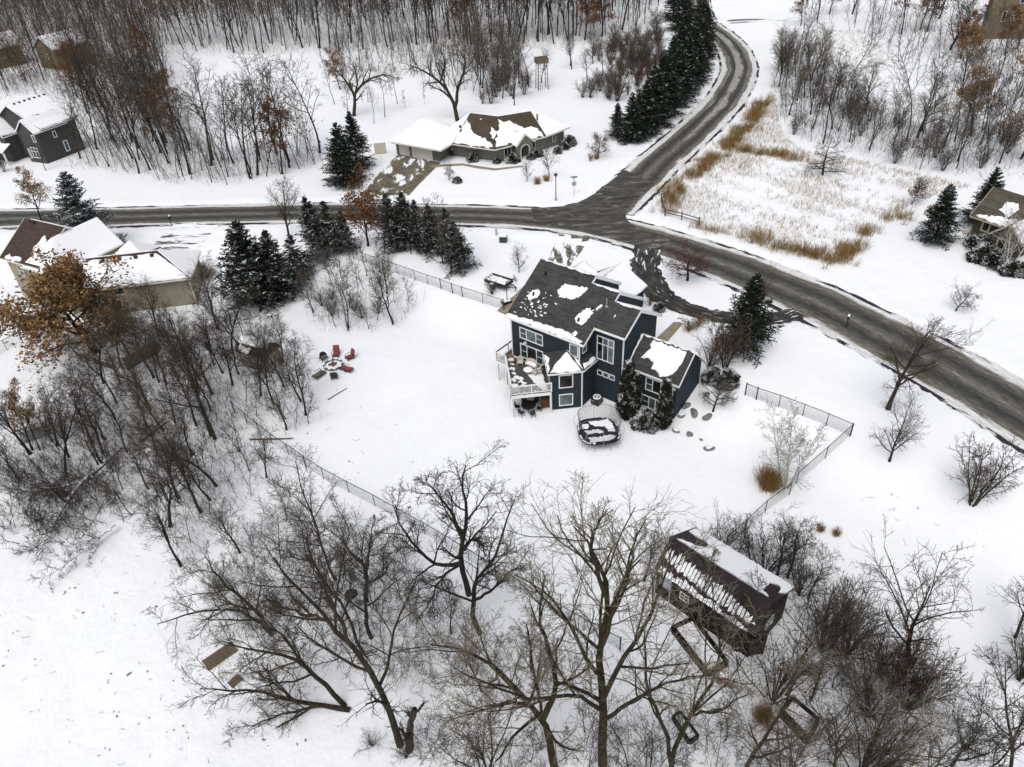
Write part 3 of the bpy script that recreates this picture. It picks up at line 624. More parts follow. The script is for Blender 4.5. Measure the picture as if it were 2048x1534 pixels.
for x, y, a, b in ((-6.0, -2.6, .55, .25), (-5.2, -3.0, .5, .2), (-4.8, -3.3, .35, .12), (-7.6, -1.7, .35, .22), (-6.9, -2.2, .3, .15), (-8.3, -1.0, .45, .12), (-6.3, -3.2, .35, .3), (-3.9, -4.2, .25, .08), (-4.3, -4.6, .25, .08), (-3.2, -3.4, .18, .12), (-8.4, .15, 1.2, .12), (-5.6, -3.9, .3, .3)):
    snow_slab(wob([(x - a, y - b), (x + a, y - b * .6), (x + a * .8, y + b), (x - a * .9, y + b)], .14, .06, int(x * 31 + y * 7)), lambda x, y: 2.662, .06, dk)
# ------------------------------------------------------------------ things on and under the deck (house frame -> world)
ca, sa = math.cos(AZ), math.sin(AZ)
def hw_(u, v, z): return (O_[0] + u * ca - v * sa, O_[1] + u * sa + v * ca, z)
def wicker_chair(label, loc, rz, m=None, w=.62, group=None, name='wicker_armchair', cushion=None):
    m = m or WICKER; t = thing(name, label, 'chair', loc, rz, group); h = w / 2
    MB().box((0, 0, .38), (w, .6, .1)).build('seat', m, t)
    mb = MB(); n = 9; vs = []
    for k in range(n):
        a = PI * k / (n - 1); x = -math.cos(a) * (h + .04); y = -.1 + math.sin(a) * .36; zt = .62 + .38 * math.sin(a) ** .7
        vs += [(x, y, .36), (x, y, zt), (x * .86, y - .05 * math.sin(a), zt), (x * .86, y - .05 * math.sin(a), .36)]
    mb.add(vs, [(i * 4 + j, (i + 1) * 4 + j, (i + 1) * 4 + (j + 1) % 4, i * 4 + (j + 1) % 4) for i in range(n - 1) for j in range(4)] + [(0, 1, 2, 3), ((n - 1) * 4 + 3, (n - 1) * 4 + 2, (n - 1) * 4 + 1, (n - 1) * 4)])
    mb.build('backrest', m, t)
    for x in (-h + .05, h - .05):
        for y in (-.25, .25): MB().tube([(x * 1.08, y * 1.08, 0), (x, y, .36)], .025, 6).build('leg', m, t)
    if cushion: MB().box((0, -.02, .47), (w - .1, .5, .09)).build('cushion', cushion, t)
    return t
wicker_chair('pale wicker armchair left of the wicker loveseat on the deck', hw_(-7.35, -.62, 2.67), AZ + .5, cushion=None)
wicker_chair('pale wicker armchair with snowy seat right of the loveseat on the deck', hw_(-4.75, -.75, 2.67), AZ - 1.1, cushion=RSNOW)
wicker_chair('small pale wicker chair nearest the bay roof on the deck', hw_(-5.0, -1.2, 2.67), AZ - 1.6, w=.55, cushion=RSNOW)
wicker_chair('brown wicker armchair with white cushion in the left corner of the deck', hw_(-8.35, -.95, 2.67), AZ - 2.4 + PI, WICKER_D, .7, name='brown_armchair', cushion=WHITE)
wicker_chair('pale wicker loveseat with white cushion below the deck window', hw_(-6.05, -.35, 2.67), AZ, w=1.35, name='wicker_loveseat', cushion=RSNOW)
t = thing('round_table', 'round table buried under snow in the middle of the deck', 'table', hw_(-5.75, -1.35, 2.67), AZ)
MB().tube([(0, 0, .4), (0, 0, .45)], .5, 16).build('table_top', WICKER, t); MB().tube([(0, 0, 0), (0, 0, .4)], [.25, .12], 10).build('base', WICKER, t); MB().lathe([(.0, .62), (.25, .6), (.42, .54), (.5, .45)], 16).build('snow', RSNOW, t, True)
t = thing('storage_box', 'tan box with dark green lid at the front corner of the deck', 'box', hw_(-5.0, -4.55, 2.67), AZ + PI / 4)
MB().box((0, 0, .3), (.85, .55, .6)).build('body', CREAM, t); MB().box((0, 0, .63), (.92, .6, .07)).build('lid', GREENM, t); snow_slab(wob([(-.4, -.25), (.4, -.25), (.4, .25), (-.4, .25)], .2, .03, 2), lambda x, y: .667, .09, t)
t = thing('patio_table', 'dark patio dining table under the deck', 'table', hw_(-4.1, -3.6, .0), AZ + .3)
MB().tube([(0, 0, .68), (0, 0, .73)], .75, 18).build('table_top', BLACK, t)
for k in range(4): a = k * PI / 2 + .4; MB().tube([(.5 * math.cos(a), .5 * math.sin(a), 0), (.42 * math.cos(a), .42 * math.sin(a), .69)], .03, 6).build('leg', BLACK, t)
def slat_chair(label, loc, rz, m, group):
    t = thing('patio_chair', label, 'chair', loc, rz, group)
    MB().box((0, 0, .42), (.5, .48, .04)).build('seat', m, t); mb = MB(); mb.box((0, .26, .72), (.5, .04, .5), 0, -.15); mb.build('backrest', m, t)
    for x in (-.23, .23):
        for y in (-.22, .22): MB().tube([(x, y * 1.1, 0), (x, y, .42)], .018, 5).build('leg', m, t)
        MB().bar((x, -.22, .62), (x, .25, .64), .04, .03).build('armrest', m, t)
    return t
for k in range(6):
    a = .5 + k * PI / 3; p = hw_(-4.1 + 1.12 * math.cos(a), -3.6 + 1.12 * math.sin(a), .0)
    slat_chair('dark metal patio chair around the table under the deck', p, AZ + a - PI / 2, BLACK, 'patio chairs under the deck')
t = thing('cabinet', 'brown wooden cabinet under the right end of the deck', 'cabinet', hw_(-2.95, -1.95, 0), AZ + PI / 4 + PI / 2)
MB().box((0, 0, .55), (.6, 1.25, 1.0)).build('body', WOODBR, t); MB().box((0, 0, 1.08), (.66, 1.3, .05)).build('top', WOOD, t); MB().box((.31, -.3, .55), (.02, .55, .85)).build('door', WOOD, t); MB().box((.31, .3, .55), (.02, .55, .85)).build('door', WOOD, t)
t = thing('air_conditioner', 'black air conditioning unit with snowy fan top beside the tower wall', 'air conditioner', hw_(.95, 1.35, 0), AZ)
MB().box((0, 0, .42), (.85, .85, .78)).build('cabinet', BLACKP, t); mb = MB(); mb.ring((0, 0, .84), .34, .09, 20, 6); mb.build('snow', RSNOW, t); MB().tube([(0, 0, .82), (0, 0, .86)], .28, 16).build('fan_grille', BLACK, t); MB().lathe([(0, .92), (.1, .9), (.14, .86)], 10).build('snow', RSNOW, t); MB().box((-.2, -.43, .5), (.2, .02, .1)).build('badge', GALV, t)
for i in range(4): MB().box(((i % 2 - .5) * .86, (i // 2 - .5) * .86, .42), (.03, .03, .8)).build('corner_post', BLACK, t)

# ------------------------------------------------------------------ trampoline
tp = at(1197, 876); t = thing('trampoline', 'trampoline with safety net and patchy snow behind the navy house', 'trampoline', (tp[0], tp[1], tp[2] - .02), AZ + PI / 4)
def superc(a, R, e=.62): c_, s2 = math.cos(a), math.sin(a); return (math.copysign(abs(c_) ** e, c_) * R, math.copysign(abs(s2) ** e, s2) * R)
N_ = 48
def sring(R, z, r, m=6):
    mb = MB(); pts = [superc(2 * PI * k / N_, R) for k in range(N_)]; pts.append(pts[0]); mb.tube([(p[0], p[1], z) for p in pts], r, m, False); return mb
sring(1.95, .9, .035).build('frame', BLACK, t)
pad = MB(); vs = []
for k in range(N_):
    a = 2 * PI * k / N_; p = superc(a, 1.98); q = superc(a, 1.70); vs += [(*p, .95), (*q, .95), (*q, .92), (*p, .90)]
pad.add(vs, [(k * 4 + j, ((k + 1) % N_) * 4 + j, ((k + 1) % N_) * 4 + (j + 1) % 4, k * 4 + (j + 1) % 4) for k in range(N_) for j in range(4)]); pad.build('pad', BLACKP, t)
MB().prism([superc(2 * PI * k / N_, 1.69) for k in range(N_)], .90, .915).build('mat', mat('trampoline_mat', (.02, .022, .03), .7, .3), t)
snow_slab(wob([(-.7, 1.5), (1.2, 1.55), (1.55, .9), (1.6, -.3), (.9, -.2), (.75, .6), (-.2, .75), (-.6, 1.1)], .25, .06, 4), lambda x, y: .916, .07, t)
snow_slab(wob([(-1.1, -1.5), (.9, -1.55), (1.5, -1.0), (.9, -.75), (.2, -.95), (-.5, -.85), (-1.2, -.9)], .22, .06, 5), lambda x, y: .916, .06, t)
snow_slab(wob([(-1.2, -.3), (.4, -.35), (.3, .15), (-.5, .25), (-1.3, .1)], .2, .06, 6), lambda x, y: .916, .05, t); snow_slab(wob([(-1.5, .5), (-.9, .5), (-.8, 1.2), (-1.4, 1.2)], .2, .05, 7), lambda x, y: .916, .05, t)
for k in range(N_):                                  # snow on the edge pad
    a = 2 * PI * k / N_
    if k % 3 and math.sin(a * 2 + 1) > -.6: p = superc(a, 1.86); MB().box((p[0], p[1], .975), (.26, .12, .05), a + PI / 2).build('snow_patch', RSNOW, t)
for k in range(10):
    a = 2 * PI * (k + .5) / 10; p = superc(a, 1.98); q = superc(a, 2.28); r_ = superc(a, 1.95)
    MB().tube([(p[0], p[1], .75), (q[0], q[1], 1.35), (q[0], q[1], 1.9), (r_[0], r_[1], 2.6)], .02, 6).build('net_pole', GALV, t)
for k in range(14):
    a = 2 * PI * k / 14; p = superc(a, 1.95); MB().tube([(p[0], p[1], .02), (p[0], p[1], .9)], .022, 6).build('leg', GALV, t)
sring(1.93, 2.6, .018, 5).build('net_hoop', BLACK, t)
NET = mat('netting', (.05, .05, .055), .8, .2)
mb = MB()
M_ = 150
for k in range(M_):
    a = 2 * PI * k / M_; p0 = superc(a, 1.75); p1 = superc(a, 1.93); mb.bar((*p0, .95), (*p1, 2.6), .007)
for j in range(12):
    z = 1.05 + j * .13; R = 1.75 + .18 * (z - .95) / 1.65; pts = [superc(2 * PI * k / 32, R) for k in range(32)]
    for k in range(32): mb.bar((*pts[k], z), (*pts[(k + 1) % 32], z), .007)
mb.build('net', NET, t)

# ------------------------------------------------------------------ fire pit and its six chairs
fp = at(667, 731); t = thing('fire_pit', 'round stone fire pit ringed by six chairs in the snow', 'fire pit', fp)
bm_ = MB().box((0, 0, 0), (.33, .22, .2)).mesh('stone')
for k in range(18):
    a = 2 * PI * k / 18; o = link('stone', bm_, STONEB, t); o.location = (1.02 * math.cos(a), 1.02 * math.sin(a), .1); o.rotation_euler = (0, 0, a + PI / 2)
MB().tube([(0, 0, .02), (0, 0, .06)], .92, 22).build('snow', RSNOW, t)
for k, (a, x, y) in enumerate(((.3, 0, .1), (1.2, .15, 0), (-.5, -.2, -.1), (2.2, .1, .25), (.9, -.3, .2))): MB().tube([(x - .4 * math.cos(a), y - .4 * math.sin(a), .12), (x + .4 * math.cos(a), y + .4 * math.sin(a), .2)], .08, 7).build('log', WOOD, t)
rr = random.Random(2)
for k in range(9):
    a = k * .7 + rr.random() * .3; MB().box((1.02 * math.cos(a), 1.02 * math.sin(a), .215), (.28, .16, .04), a + PI / 2).build('snow_patch', RSNOW, t)
def lounge(label, px, ang, m, flat=False, name='patio_armchair'):
    p = at(*px); t = thing(name, label, 'chair', p, ang); fr = BLACK
    MB().box((0, -.02, .36), (.62, .66, .13)).build('seat_cushion', m, t)
    mb = MB(); mb.box((0, .72, .44) if flat else (0, .42, .72), (.60, .12, .82), 0, -1.35 if flat else -.3); mb.build('back_cushion', m, t)
    mb = MB(); mb.box((0, .0, .26), (.72, .78, .06)); mb.build('seat_frame', fr, t)
    mb = MB(); mb.box((0, .74, .34) if flat else (0, .50, .68), (.72, .05, .88), 0, -1.35 if flat else -.3); mb.build('back_frame', fr, t)
    for s in (-1, 1):
        MB().tube([(s * .37, -.42, .04), (s * .39, -.40, .5), (s * .39, -.25, .6), (s * .39, .25, .62), (s * .37, .5, .66)], .03, 6).build('armrest', fr, t)
        for y in (-.36, .36): MB().box((s * .33, y, .12), (.06, .06, .26)).build('leg', fr, t)
    return t
def face(px): p = at(*px); a = math.atan2(p[1] - fp[1], p[0] - fp[0]); return a - PI / 2
lounge('red cushioned armchair directly behind the fire pit', (673, 712), face((673, 712)), RED)
lounge('red armchair seen from the side, right of the fire pit', (700, 718), face((700, 718)) , RED)
lounge('red reclining chair lowest on the right of the fire pit', (690, 740), face((690, 740)), RED, True)
lounge('dark armchair with taupe seat seen from behind below the fire pit', (669, 756), face((669, 756)), TAUPEC)
lounge('taupe reclining chair at the lower left of the fire pit', (643, 750), face((643, 750)), TAUPEC, True)
wicker_chair('dark rounded wicker chair with taupe seat upper left of the fire pit', at(648, 720), face((648, 720)), BLACKP, .85, name='dark_wicker_chair', cushion=TAUPEC)

# ------------------------------------------------------------------ utility trailer and basketball hoop
p = at(998, 572); t = thing('utility_trailer', 'black open utility trailer filled with snow beside the front fence', 'trailer', p, math.radians(-38))
L_, W_ = 3.1, 1.75
MB().box((0, 0, .58), (L_, W_, .08)).build('bed', BLACKP, t); MB().box((0, 0, .68), (L_ - .12, W_ - .12, .12)).build('snow', RSNOW, t)
for s in (-1, 1): MB().box((0, s * W_ / 2, .78), (L_, .05, .42)).build('side_panel', BLACKP, t)
MB().box((L_ / 2, 0, .78), (.05, W_ - .06, .42)).build('front_panel', BLACKP, t)
mb = MB(); mb.bar((-L_ / 2, -W_ / 2, 1.0), (-L_ / 2, W_ / 2, 1.0), .05); mb.bar((-L_ / 2, -W_ / 2, .75), (-L_ / 2, W_ / 2, .75), .05)
for k in range(5): mb.bar((-L_ / 2, -W_ / 2 + k * W_ / 4, .6), (-L_ / 2, -W_ / 2 + k * W_ / 4, 1.0), .04)
mb.build('tailgate', BLACK, t)
for s in (-1, 1):
    wl = MB().tube([(-.3, s * (W_ / 2 + .05), .32), (-.3, s * (W_ / 2 + .25), .32)], .32, 16).build('wheel', BLACKP, t); MB().tube([(-.3, s * (W_ / 2 + .24), .32), (-.3, s * (W_ / 2 + .27), .32)], .17, 12).build('rim', GALV, wl)
    MB().box((-.3, s * (W_ / 2 + .16), .7), (.85, .26, .04)).build('fender', BLACK, t); MB().lathe([(0, .84), (.2, .8), (.26, .73)], 8, (-.3, s * (W_ / 2 + .16), 0)).build('snow', RSNOW, t)
mb = MB(); mb.bar((L_ / 2, -.5, .5), (L_ / 2 + 1.2, 0, .5), .08); mb.bar((L_ / 2, .5, .5), (L_ / 2 + 1.2, 0, .5), .08); mb.bar((L_ / 2 + 1.0, 0, .0), (L_ / 2 + 1.0, 0, .7), .06); mb.build('tongue', BLACK, t)
p = at(1013, 606); t = thing('basketball_hoop', 'portable basketball hoop with black pole by the garden path', 'basketball hoop', p, .35)
MB().box((0, 0, .16), (1.2, .75, .3)).build('base', BLACKP, t); MB().box((0, 0, .34), (1.0, .6, .08)).build('snow', RSNOW, t)
MB().tube([(.1, 0, .3), (.1, 0, 2.9)], .05, 8).build('pole', BLACK, t)
mb = MB(); mb.bar((.1, .1, 2.8), (1.2, .15, 3.0), .05); mb.bar((.1, -.1, 2.8), (1.2, -.15, 3.0), .05); mb.bar((.1, 0, 2.2), (1.2, 0, 2.75), .05); mb.build('arm', BLACK, t)
MB().box((1.25, 0, 3.0), (.04, 1.1, .7)).build('backboard', mat('clear_board', (.45, .47, .5), .2, .5), t); MB().ring((1.52, 0, 2.78), .22, .012, 16, 4).build('rim', REDW, t)

# ------------------------------------------------------------------ street furniture
p = at(1112, 401); hL = height_at(p, 345); t = thing('street_lamp', 'black post-top street lamp at the road corner', 'street lamp', p)
MB().tube([(0, 0, 0), (0, 0, .5), (0, 0, hL - .75)], [.12, .085, .06], 10).build('post', BLACK, t); MB().lathe([(.06, hL - .78), (.22, hL - .42), (.24, hL - .38)], 12).build('lantern', GLASS_L, t); MB().lathe([(.30, hL - .40), (.27, hL - .28), (.12, hL - .12), (.0, hL)], 12).build('cap', BLACK, t)
p = at(1148, 391); hS = height_at(p, 355); t = thing('stop_sign', 'stop sign seen from behind under two green street name blades', 'sign', p)
MB().box((0, 0, hS / 2), (.07, .07, hS)).build('post', GALV, t)
n_ = 8; rS = .40; zc = hS - 1.0
mb = MB(); vs = []
for y in (.04, .06): vs += [(rS * math.cos(PI / 8 + k * PI / 4), y, zc + rS * math.sin(PI / 8 + k * PI / 4)) for k in range(8)]
mb.add(vs, [tuple(range(8)), tuple(range(15, 7, -1))] + [(k, (k + 1) % 8, 8 + (k + 1) % 8, 8 + k) for k in range(8)]); mb.build('sign_plate', m_noise('sign_back', (.38, .34, .33), (.46, .42, .41), 5, .5), t)
MB().box((0, 0, hS + .08), (1.05, .03, .2), .05).build('street_name_blade', GREENM, t); MB().box((0, 0, hS - .12), (.03, .85, .2), -.35).build('street_name_blade', GREENM, t)
p = at(1007, 483); t = thing('transformer_box', 'green electrical cabinet with snowy top by the far road', 'utility box', p, -.2); MB().box((0, 0, .42), (1.0, .9, .84)).build('cabinet', GREENBOX, t); MB().box((0, -.0, .88), (.9, .8, .08)).build('snow', RSNOW, t); MB().box((0, -.46, .42), (.9, .02, .7)).build('door', mat('darker_green', (.03, .06, .038), .5, .3), t)
p = at(993, 471); t = thing('utility_pedestal', 'slim grey utility pedestal left of the green cabinet', 'utility box', p); MB().box((0, 0, .45), (.28, .22, .9)).build('body', GALV, t); MB().box((0, 0, .92), (.32, .26, .06)).build('cap', GALV, t)
def mailbox(label, px, rz):
    p = at(*px); t = thing('mailbox', label, 'mailbox', p, rz); MB().box((0, 0, .55), (.1, .1, 1.15)).build('post', BLACK, t); MB().bar((0, -.4, 1.05), (0, .3, 1.05), .09).build('arm', BLACK, t)
    mb = MB(); vs = []
    for y in (-.55, .05):
        vs += [(-.12, y, 1.1), (.12, y, 1.1)] + [(.12 * math.cos(k * PI / 6), y, 1.25 + .12 * math.sin(k * PI / 6)) for k in range(7)]
    n = 9; mb.add(vs, [tuple(range(n)), tuple(range(2 * n - 1, n - 1, -1))] + [(k, (k + 1) % n, n + (k + 1) % n, n + k) for k in range(n)]); mb.build('box', BLACK, t); MB().box((0, -.25, 1.39), (.2, .5, .06)).build('snow', RSNOW, t)
mailbox('black mailbox on a post beside the lower right road', (1692, 655), math.radians(150)); mailbox('black mailbox on a post beside the left road', (343, 450), PI)
# deer stand beyond the ranch house
p = at(1084, 178); hD = height_at(p, 124); t = thing('deer_stand', 'wooden hunting blind raised on tall posts at the edge of the wood', 'deer stand', p, .2)
for sx in (-1, 1):
    for sy in (-1, 1): MB().tube([(sx * 1.15, sy * 1.0, -.1), (sx * .95, sy * .85, hD)], .09, 6).build('post', WOOD, t)
MB().box((0, 0, hD), (2.7, 2.4, .14)).build('platform', WOOD, t)
for sx, sy, a, b in ((0, -1.12, 2.6, .06), (0, 1.12, 2.6, .06), (-1.28, 0, .06, 2.2), (1.28, 0, .06, 2.2)): MB().box((sx, sy, hD + .55), (a, b, .8)).build('side_wall', WOOD, t)
MB().box((0, 0, hD + .12), (2.4, 2.1, .08)).build('snow', RSNOW, t)
mb = MB(); mb.bar((-1.1, -1.2, 0), (-.9, -1.1, hD), .06); mb.bar((-.6, -1.2, 0), (-.4, -1.1, hD), .06)
for k in range(8): mb.bar((-1.1 + .2 * k / 8, -1.2 + .1 * k / 8, .4 + k * hD / 8), (-.6 + .2 * k / 8, -1.2 + .1 * k / 8, .4 + k * hD / 8), .05)
mb.build('ladder', WOOD, t)

# ------------------------------------------------------------------ chain-link fences
def fence(label, pxs, h=1.4, posts=2.6, gate=None, name='chain_link_fence'):
    pts = [at(*p) for p in pxs]; base = pts[0]
    t = thing(name, label, 'fence', base); B = np.array(base)
    loc = []
    for a, b in zip(pts[:-1], pts[1:]):
        d = math.hypot(b[0] - a[0], b[1] - a[1]); n = max(1, round(d / posts))
        for k in range(n):
            x = a[0] + (b[0] - a[0]) * k / n; y = a[1] + (b[1] - a[1]) * k / n; loc.append((x, y, tz(x, y)))
    loc.append(pts[-1]); loc = [tuple(np.array(p) - B) for p in loc]
    pm = MB().tube([(0, 0, -.1), (0, 0, h + .04)], .035, 6).mesh('post'); pm2 = MB().tube([(0, 0, -.1), (0, 0, h + .1)], .06, 6).mesh('post')
    corner = {0, len(loc) - 1}
    for i, p in enumerate(loc):
        o = link('post', pm2 if i in corner or (gate and i in gate) else pm, BLACK, t); o.location = p
    rail = MB()
    for a, b in zip(loc[:-1], loc[1:]): rail.bar((a[0], a[1], a[2] + h), (b[0], b[1], b[2] + h), .045)
    rail.build('top_rail', BLACK, t)
    V = []; F = []; k = 0; sp = .085; hw = .0032
    for a, b in zip(loc[:-1], loc[1:]):
        a_ = np.array(a); b_ = np.array(b); L = np.linalg.norm(b_ - a_); e = (b_ - a_) / L; nseg = int((L + h) / sp)
        for s in (0, 1):
            for q in range(nseg):
                x0 = q * sp - h; x1 = x0 + h                      # rises from (x0, 0) to (x1, h)
                z0, z1 = 0.03, h - .02
                if x0 < 0: z0 = -x0; x0 = 0
                if x1 > L: z1 = h - (x1 - L); x1 = L
                if z1 - z0 < .05: continue
                if s: x0, x1 = L - x0, L - x1
                p0 = a_ + e * x0 + np.array([0, 0, z0]); p1 = a_ + e * x1 + np.array([0, 0, z1]); dd = (p1 - p0) / np.linalg.norm(p1 - p0); pr = np.cross(dd, np.cross(e, [0, 0, 1.0])); pr *= hw / np.linalg.norm(pr)
                V += [p0 - pr, p0 + pr, p1 + pr, p1 - pr]; F.append((k, k + 1, k + 2, k + 3)); k += 4
    me = mesh_np('wire', np.array(V), np.array(F)); o = link('wire_mesh', me, BLACK, t); return t
fence('black chain-link fence climbing beside the left evergreens to the front corner', [(472, 632), (560, 577), (635, 530), (682, 508)], gate=())
fence('black chain-link fence with gate running from the front corner to the navy house', [(682, 508), (760, 535), (830, 560), (882, 578), (905, 587), (925, 594), (1008, 620)], gate=(7, 8, 9))
fence('black chain-link fence between the neighbour yard and the dark thicket', [(472, 632), (400, 690), (320, 738), (250, 787), (170, 842), (105, 884)], posts=3)
fence('black chain-link fence at the far left edge above the open snow', [(105, 884), (40, 866), (-40, 846)], posts=3)
fence('black chain-link fence crossing the lower left of the yard behind the big bare trees', [(470, 826), (545, 888), (648, 958), (750, 1012), (850, 1068), (985, 1150), (1100, 1222), (1240, 1300)], posts=2.6, gate=(5,))
fence('black chain-link fence with gate along the right side slope', [(1490, 790), (1512, 799), (1557, 814), (1605, 832), (1652, 851), (1700, 872)], gate=(1,))
fence('black chain-link fence running down from the right corner towards the barn', [(1700, 872), (1650, 917), (1592, 968), (1578, 990), (1530, 1024), (1490, 1062), (1452, 1096)], gate=(5, 6))
fence('wire fence in the brush below the barn', [(1740, 1380), (1690, 1428), (1640, 1475), (1600, 1515)], h=1.2)
fence('short dark fence from the tan garage corner', [(392, 592), (418, 628), (440, 660)], h=1.2, posts=1.5)
fence('black chain-link fence at the left edge beside the leafy oak', [(-20, 720), (15, 700), (45, 682)], posts=3)
# split rail fence at the meadow corner
def rail_fence(label, pxs):
    pts = [at(*p) for p in pxs]; B = pts[0]; t = thing('split_rail_fence', label, 'fence', B)
    q = [(p[0] - B[0], p[1] - B[1], p[2] - B[2]) for p in pts]
    for p in q: MB().box((p[0], p[1], p[2] + .6), (.16, .16, 1.3)).build('post', WOOD, t)
    for a, b in zip(q[:-1], q[1:]):
        for z in (.55, 1.0): MB().bar((a[0], a[1], a[2] + z), (b[0], b[1], b[2] + z), .1, .12).build('rail', WOOD, t)
rail_fence('brown split-rail fence around the corner of the grassy meadow', [(1337, 392), (1322, 403), (1325, 417), (1330, 432), (1363, 440), (1398, 451)])

# ------------------------------------------------------------------ boulders, logs and small yard things
def boulder(label, px, s, seed, snow=True):
    r = np.random.default_rng(seed); p = at(*px); t = thing('boulder', label, 'boulder', p, r.uniform(0, 6), 'boulders on the slope beside the navy house')
    def blob(sx, sy, sz, z0, cut=-1):
        mb = MB(); n, k = 10, 6; ph = r.uniform(0, 6, 3)
        for i in range(k + 1):
            th = PI * i / k
            for j in range(n):
                a = 2 * PI * j / n; rad = 1 + .18 * math.sin(2 * a + ph[0]) + .12 * math.sin(3 * a + ph[1] + th)
                mb.v.append((sx * rad * math.sin(th) * math.cos(a), sy * rad * math.sin(th) * math.sin(a), z0 + sz * max(cut, math.cos(th))))
        mb.f = [(i * n + j, (i + 1) * n + j, (i + 1) * n + (j + 1) % n, i * n + (j + 1) % n) for i in range(k) for j in range(n)]; return mb
    blob(s, s * .65, s * .55, s * .25).build('rock', STONE, t, True)
    if snow: blob(s * .8, s * .5, s * .22, s * .68, -.3).build('snow', RSNOW, t, True)
BL = [((1373, 813), .5, 'boulder nearest the wing wall on the side slope'), ((1363, 833), .42, 'round boulder just left of the long flat one on the side slope'), ((1388, 828), .6, 'long flat boulder on the side slope'), ((1415, 836), .55, 'dark boulder right of the long flat one on the side slope'), ((1351, 863), .42, 'leaning boulder below the wing corner'), ((1379, 870), .42, 'boulder midway down the slope below the wing corner'), ((1418, 899), .5, 'snow-capped boulder farthest down the side slope'), ((1414, 790), .4, 'boulder beside the small bare tree at the wing'), ((1402, 880), .2, 'small stone between the two lowest boulders')]
for k, (px, s, lb) in enumerate(BL): boulder(lb, px, s, k, k in (1, 4, 6))
def stick(name, label, a, b, r, cat='log', m=None):
    p = at(*a); q = at(*b); t = MB(); d = (q[0] - p[0], q[1] - p[1], q[2] - p[2]); t.tube([(0, 0, r * .6), (d[0] * .5, d[1] * .5, d[2] * .5 + r * .8), (d[0], d[1], d[2] + r * .6)], [r, r * .85, r * .6], 7); o = t.build(name, m or WOOD); o.location = p; tag(o, label, cat)
stick('log', 'dark straight pole lying on the snow below the fire pit', (656, 800), (694, 777), .07); stick('log', 'short dark stick on the open snow at the lower left', (254, 1352), (263, 1345), .07); stick('log', 'fallen dark trunk in the left thicket', (283, 885), (335, 845), .16); stick('log', 'thin fallen trunk at the yard edge of the left thicket', (500, 880), (586, 878), .1)
p = at(893, 1170); o = MB().ring((0, 0, .12), .42, .05, 24, 6).build('hoop', BLACK); o.location = p; o.rotation_euler = (.3, .2, 0); tag(o, 'black ring lying on the snow left of the twin-trunk tree', 'hoop')
def garden_chair(label, px, rz):
    p = at(*px); t = thing('garden_chair', label, 'chair', p, rz); m = PATINA
    MB().box((0, 0, .42), (.5, .48, .04)).build('seat', m, t); mb = MB(); mb.box((0, .27, .72), (.5, .05, .6), 0, -.2); mb.build('backrest', m, t)
    for x in (-.24, .24):
        MB().bar((x, -.24, .64), (x, .3, .66), .06, .04).build('armrest', m, t)
        for y in (-.22, .24): MB().tube([(x, y * 1.15, 0), (x, y, .45)], .028, 5).build('leg', m, t)
garden_chair('grey-green plastic chair facing the viewer in the lower woods', (707, 1163), .3); garden_chair('grey-green plastic chair leaning below the small fire ring in the lower woods', (722, 1212), 2.6)
p = at(703, 1190); t = thing('fire_ring', 'small dark fire ring between two plastic chairs in the lower woods', 'fire pit', p); MB().ring((0, 0, .15), .4, .1, 18, 6).build('ring', BLACK, t); MB().tube([(0, 0, .02), (0, 0, .1)], .36, 14).build('ash', CHAR, t)
def bed(label, pxs, h, m, name='raised_bed', cat='raised bed', snow=True, th=.14):
    P = [at(*p) for p in pxs]; B = P[0]; t = thing(name, label, cat, B); Q = [(p[0] - B[0], p[1] - B[1], 0) for p in P]
    for a, b in zip(Q, Q[1:] + Q[:1]): MB().bar((a[0], a[1], h / 2), (b[0], b[1], h / 2), th, h).build('side_board', m, t)
    if snow: mb = MB(); mb.prism([(p[0], p[1]) for p in Q], .02, h * .8); mb.build('snow', RSNOW, t)
bed('long dark timber raised bed below the barn', [(1345, 1262), (1385, 1245), (1452, 1330), (1415, 1352)], .5, DARKWOOD, th=.32)
bed('tall dark open-topped timber pen near the bottom right', [(1560, 1432), (1582, 1408), (1632, 1452), (1612, 1488)], .8, DARKWOOD, 'timber_pen', 'pen', th=.22)
bed('narrow dark timber frame among the bottom branches', [(1345, 1438), (1360, 1428), (1395, 1476), (1378, 1488)], .35, DARKWOOD, th=.2)
p = at(1450, 1366); t = thing('wooden_crate', 'small red wooden crate with snow on top below the barn', 'crate', p, -.5)
MB().box((0, 0, .42), (.95, .62, .1)).build('base', REDW, t)
for k in range(5): MB().box((-.38 + k * .19, -.3, .6), (.12, .04, .4)).build('slat', REDW, t); MB().box((-.38 + k * .19, .3, .6), (.12, .04, .4)).build('slat', REDW, t)
MB().box((0, 0, .72), (.9, .56, .14)).build('snow', RSNOW, t)
for x in (-.4, .4):
    for y in (-.22, .22): MB().tube([(x, y - .04, .2), (x, y + .04, .2)], .2, 10).build('wheel', BLACK, t)
# pallets / boards on the snow at lower left
def boards(label, px, rz, n, L, w=.16):
    p = at(*px); t = thing('wooden_pallet', label, 'pallet', p, rz); me = MB().box((0, 0, 0), (L, w * .88, .05)).mesh('board')
    for k in range(n): o = link('board', me, WOOD, t); o.location = (0, (k - n / 2) * w, .12)
    for x in (-L * .4, L * .4): MB().box((x, -w / 2, .05), (.1, n * w, .08)).build('bearer', WOOD, t)
boards('long brown wooden boardwalk on the snow at the woods edge', (440, 1312), math.radians(42), 7, 2.3); boards('short brown board stack left of the leaning trunks', (470, 1362), math.radians(48), 4, .9)
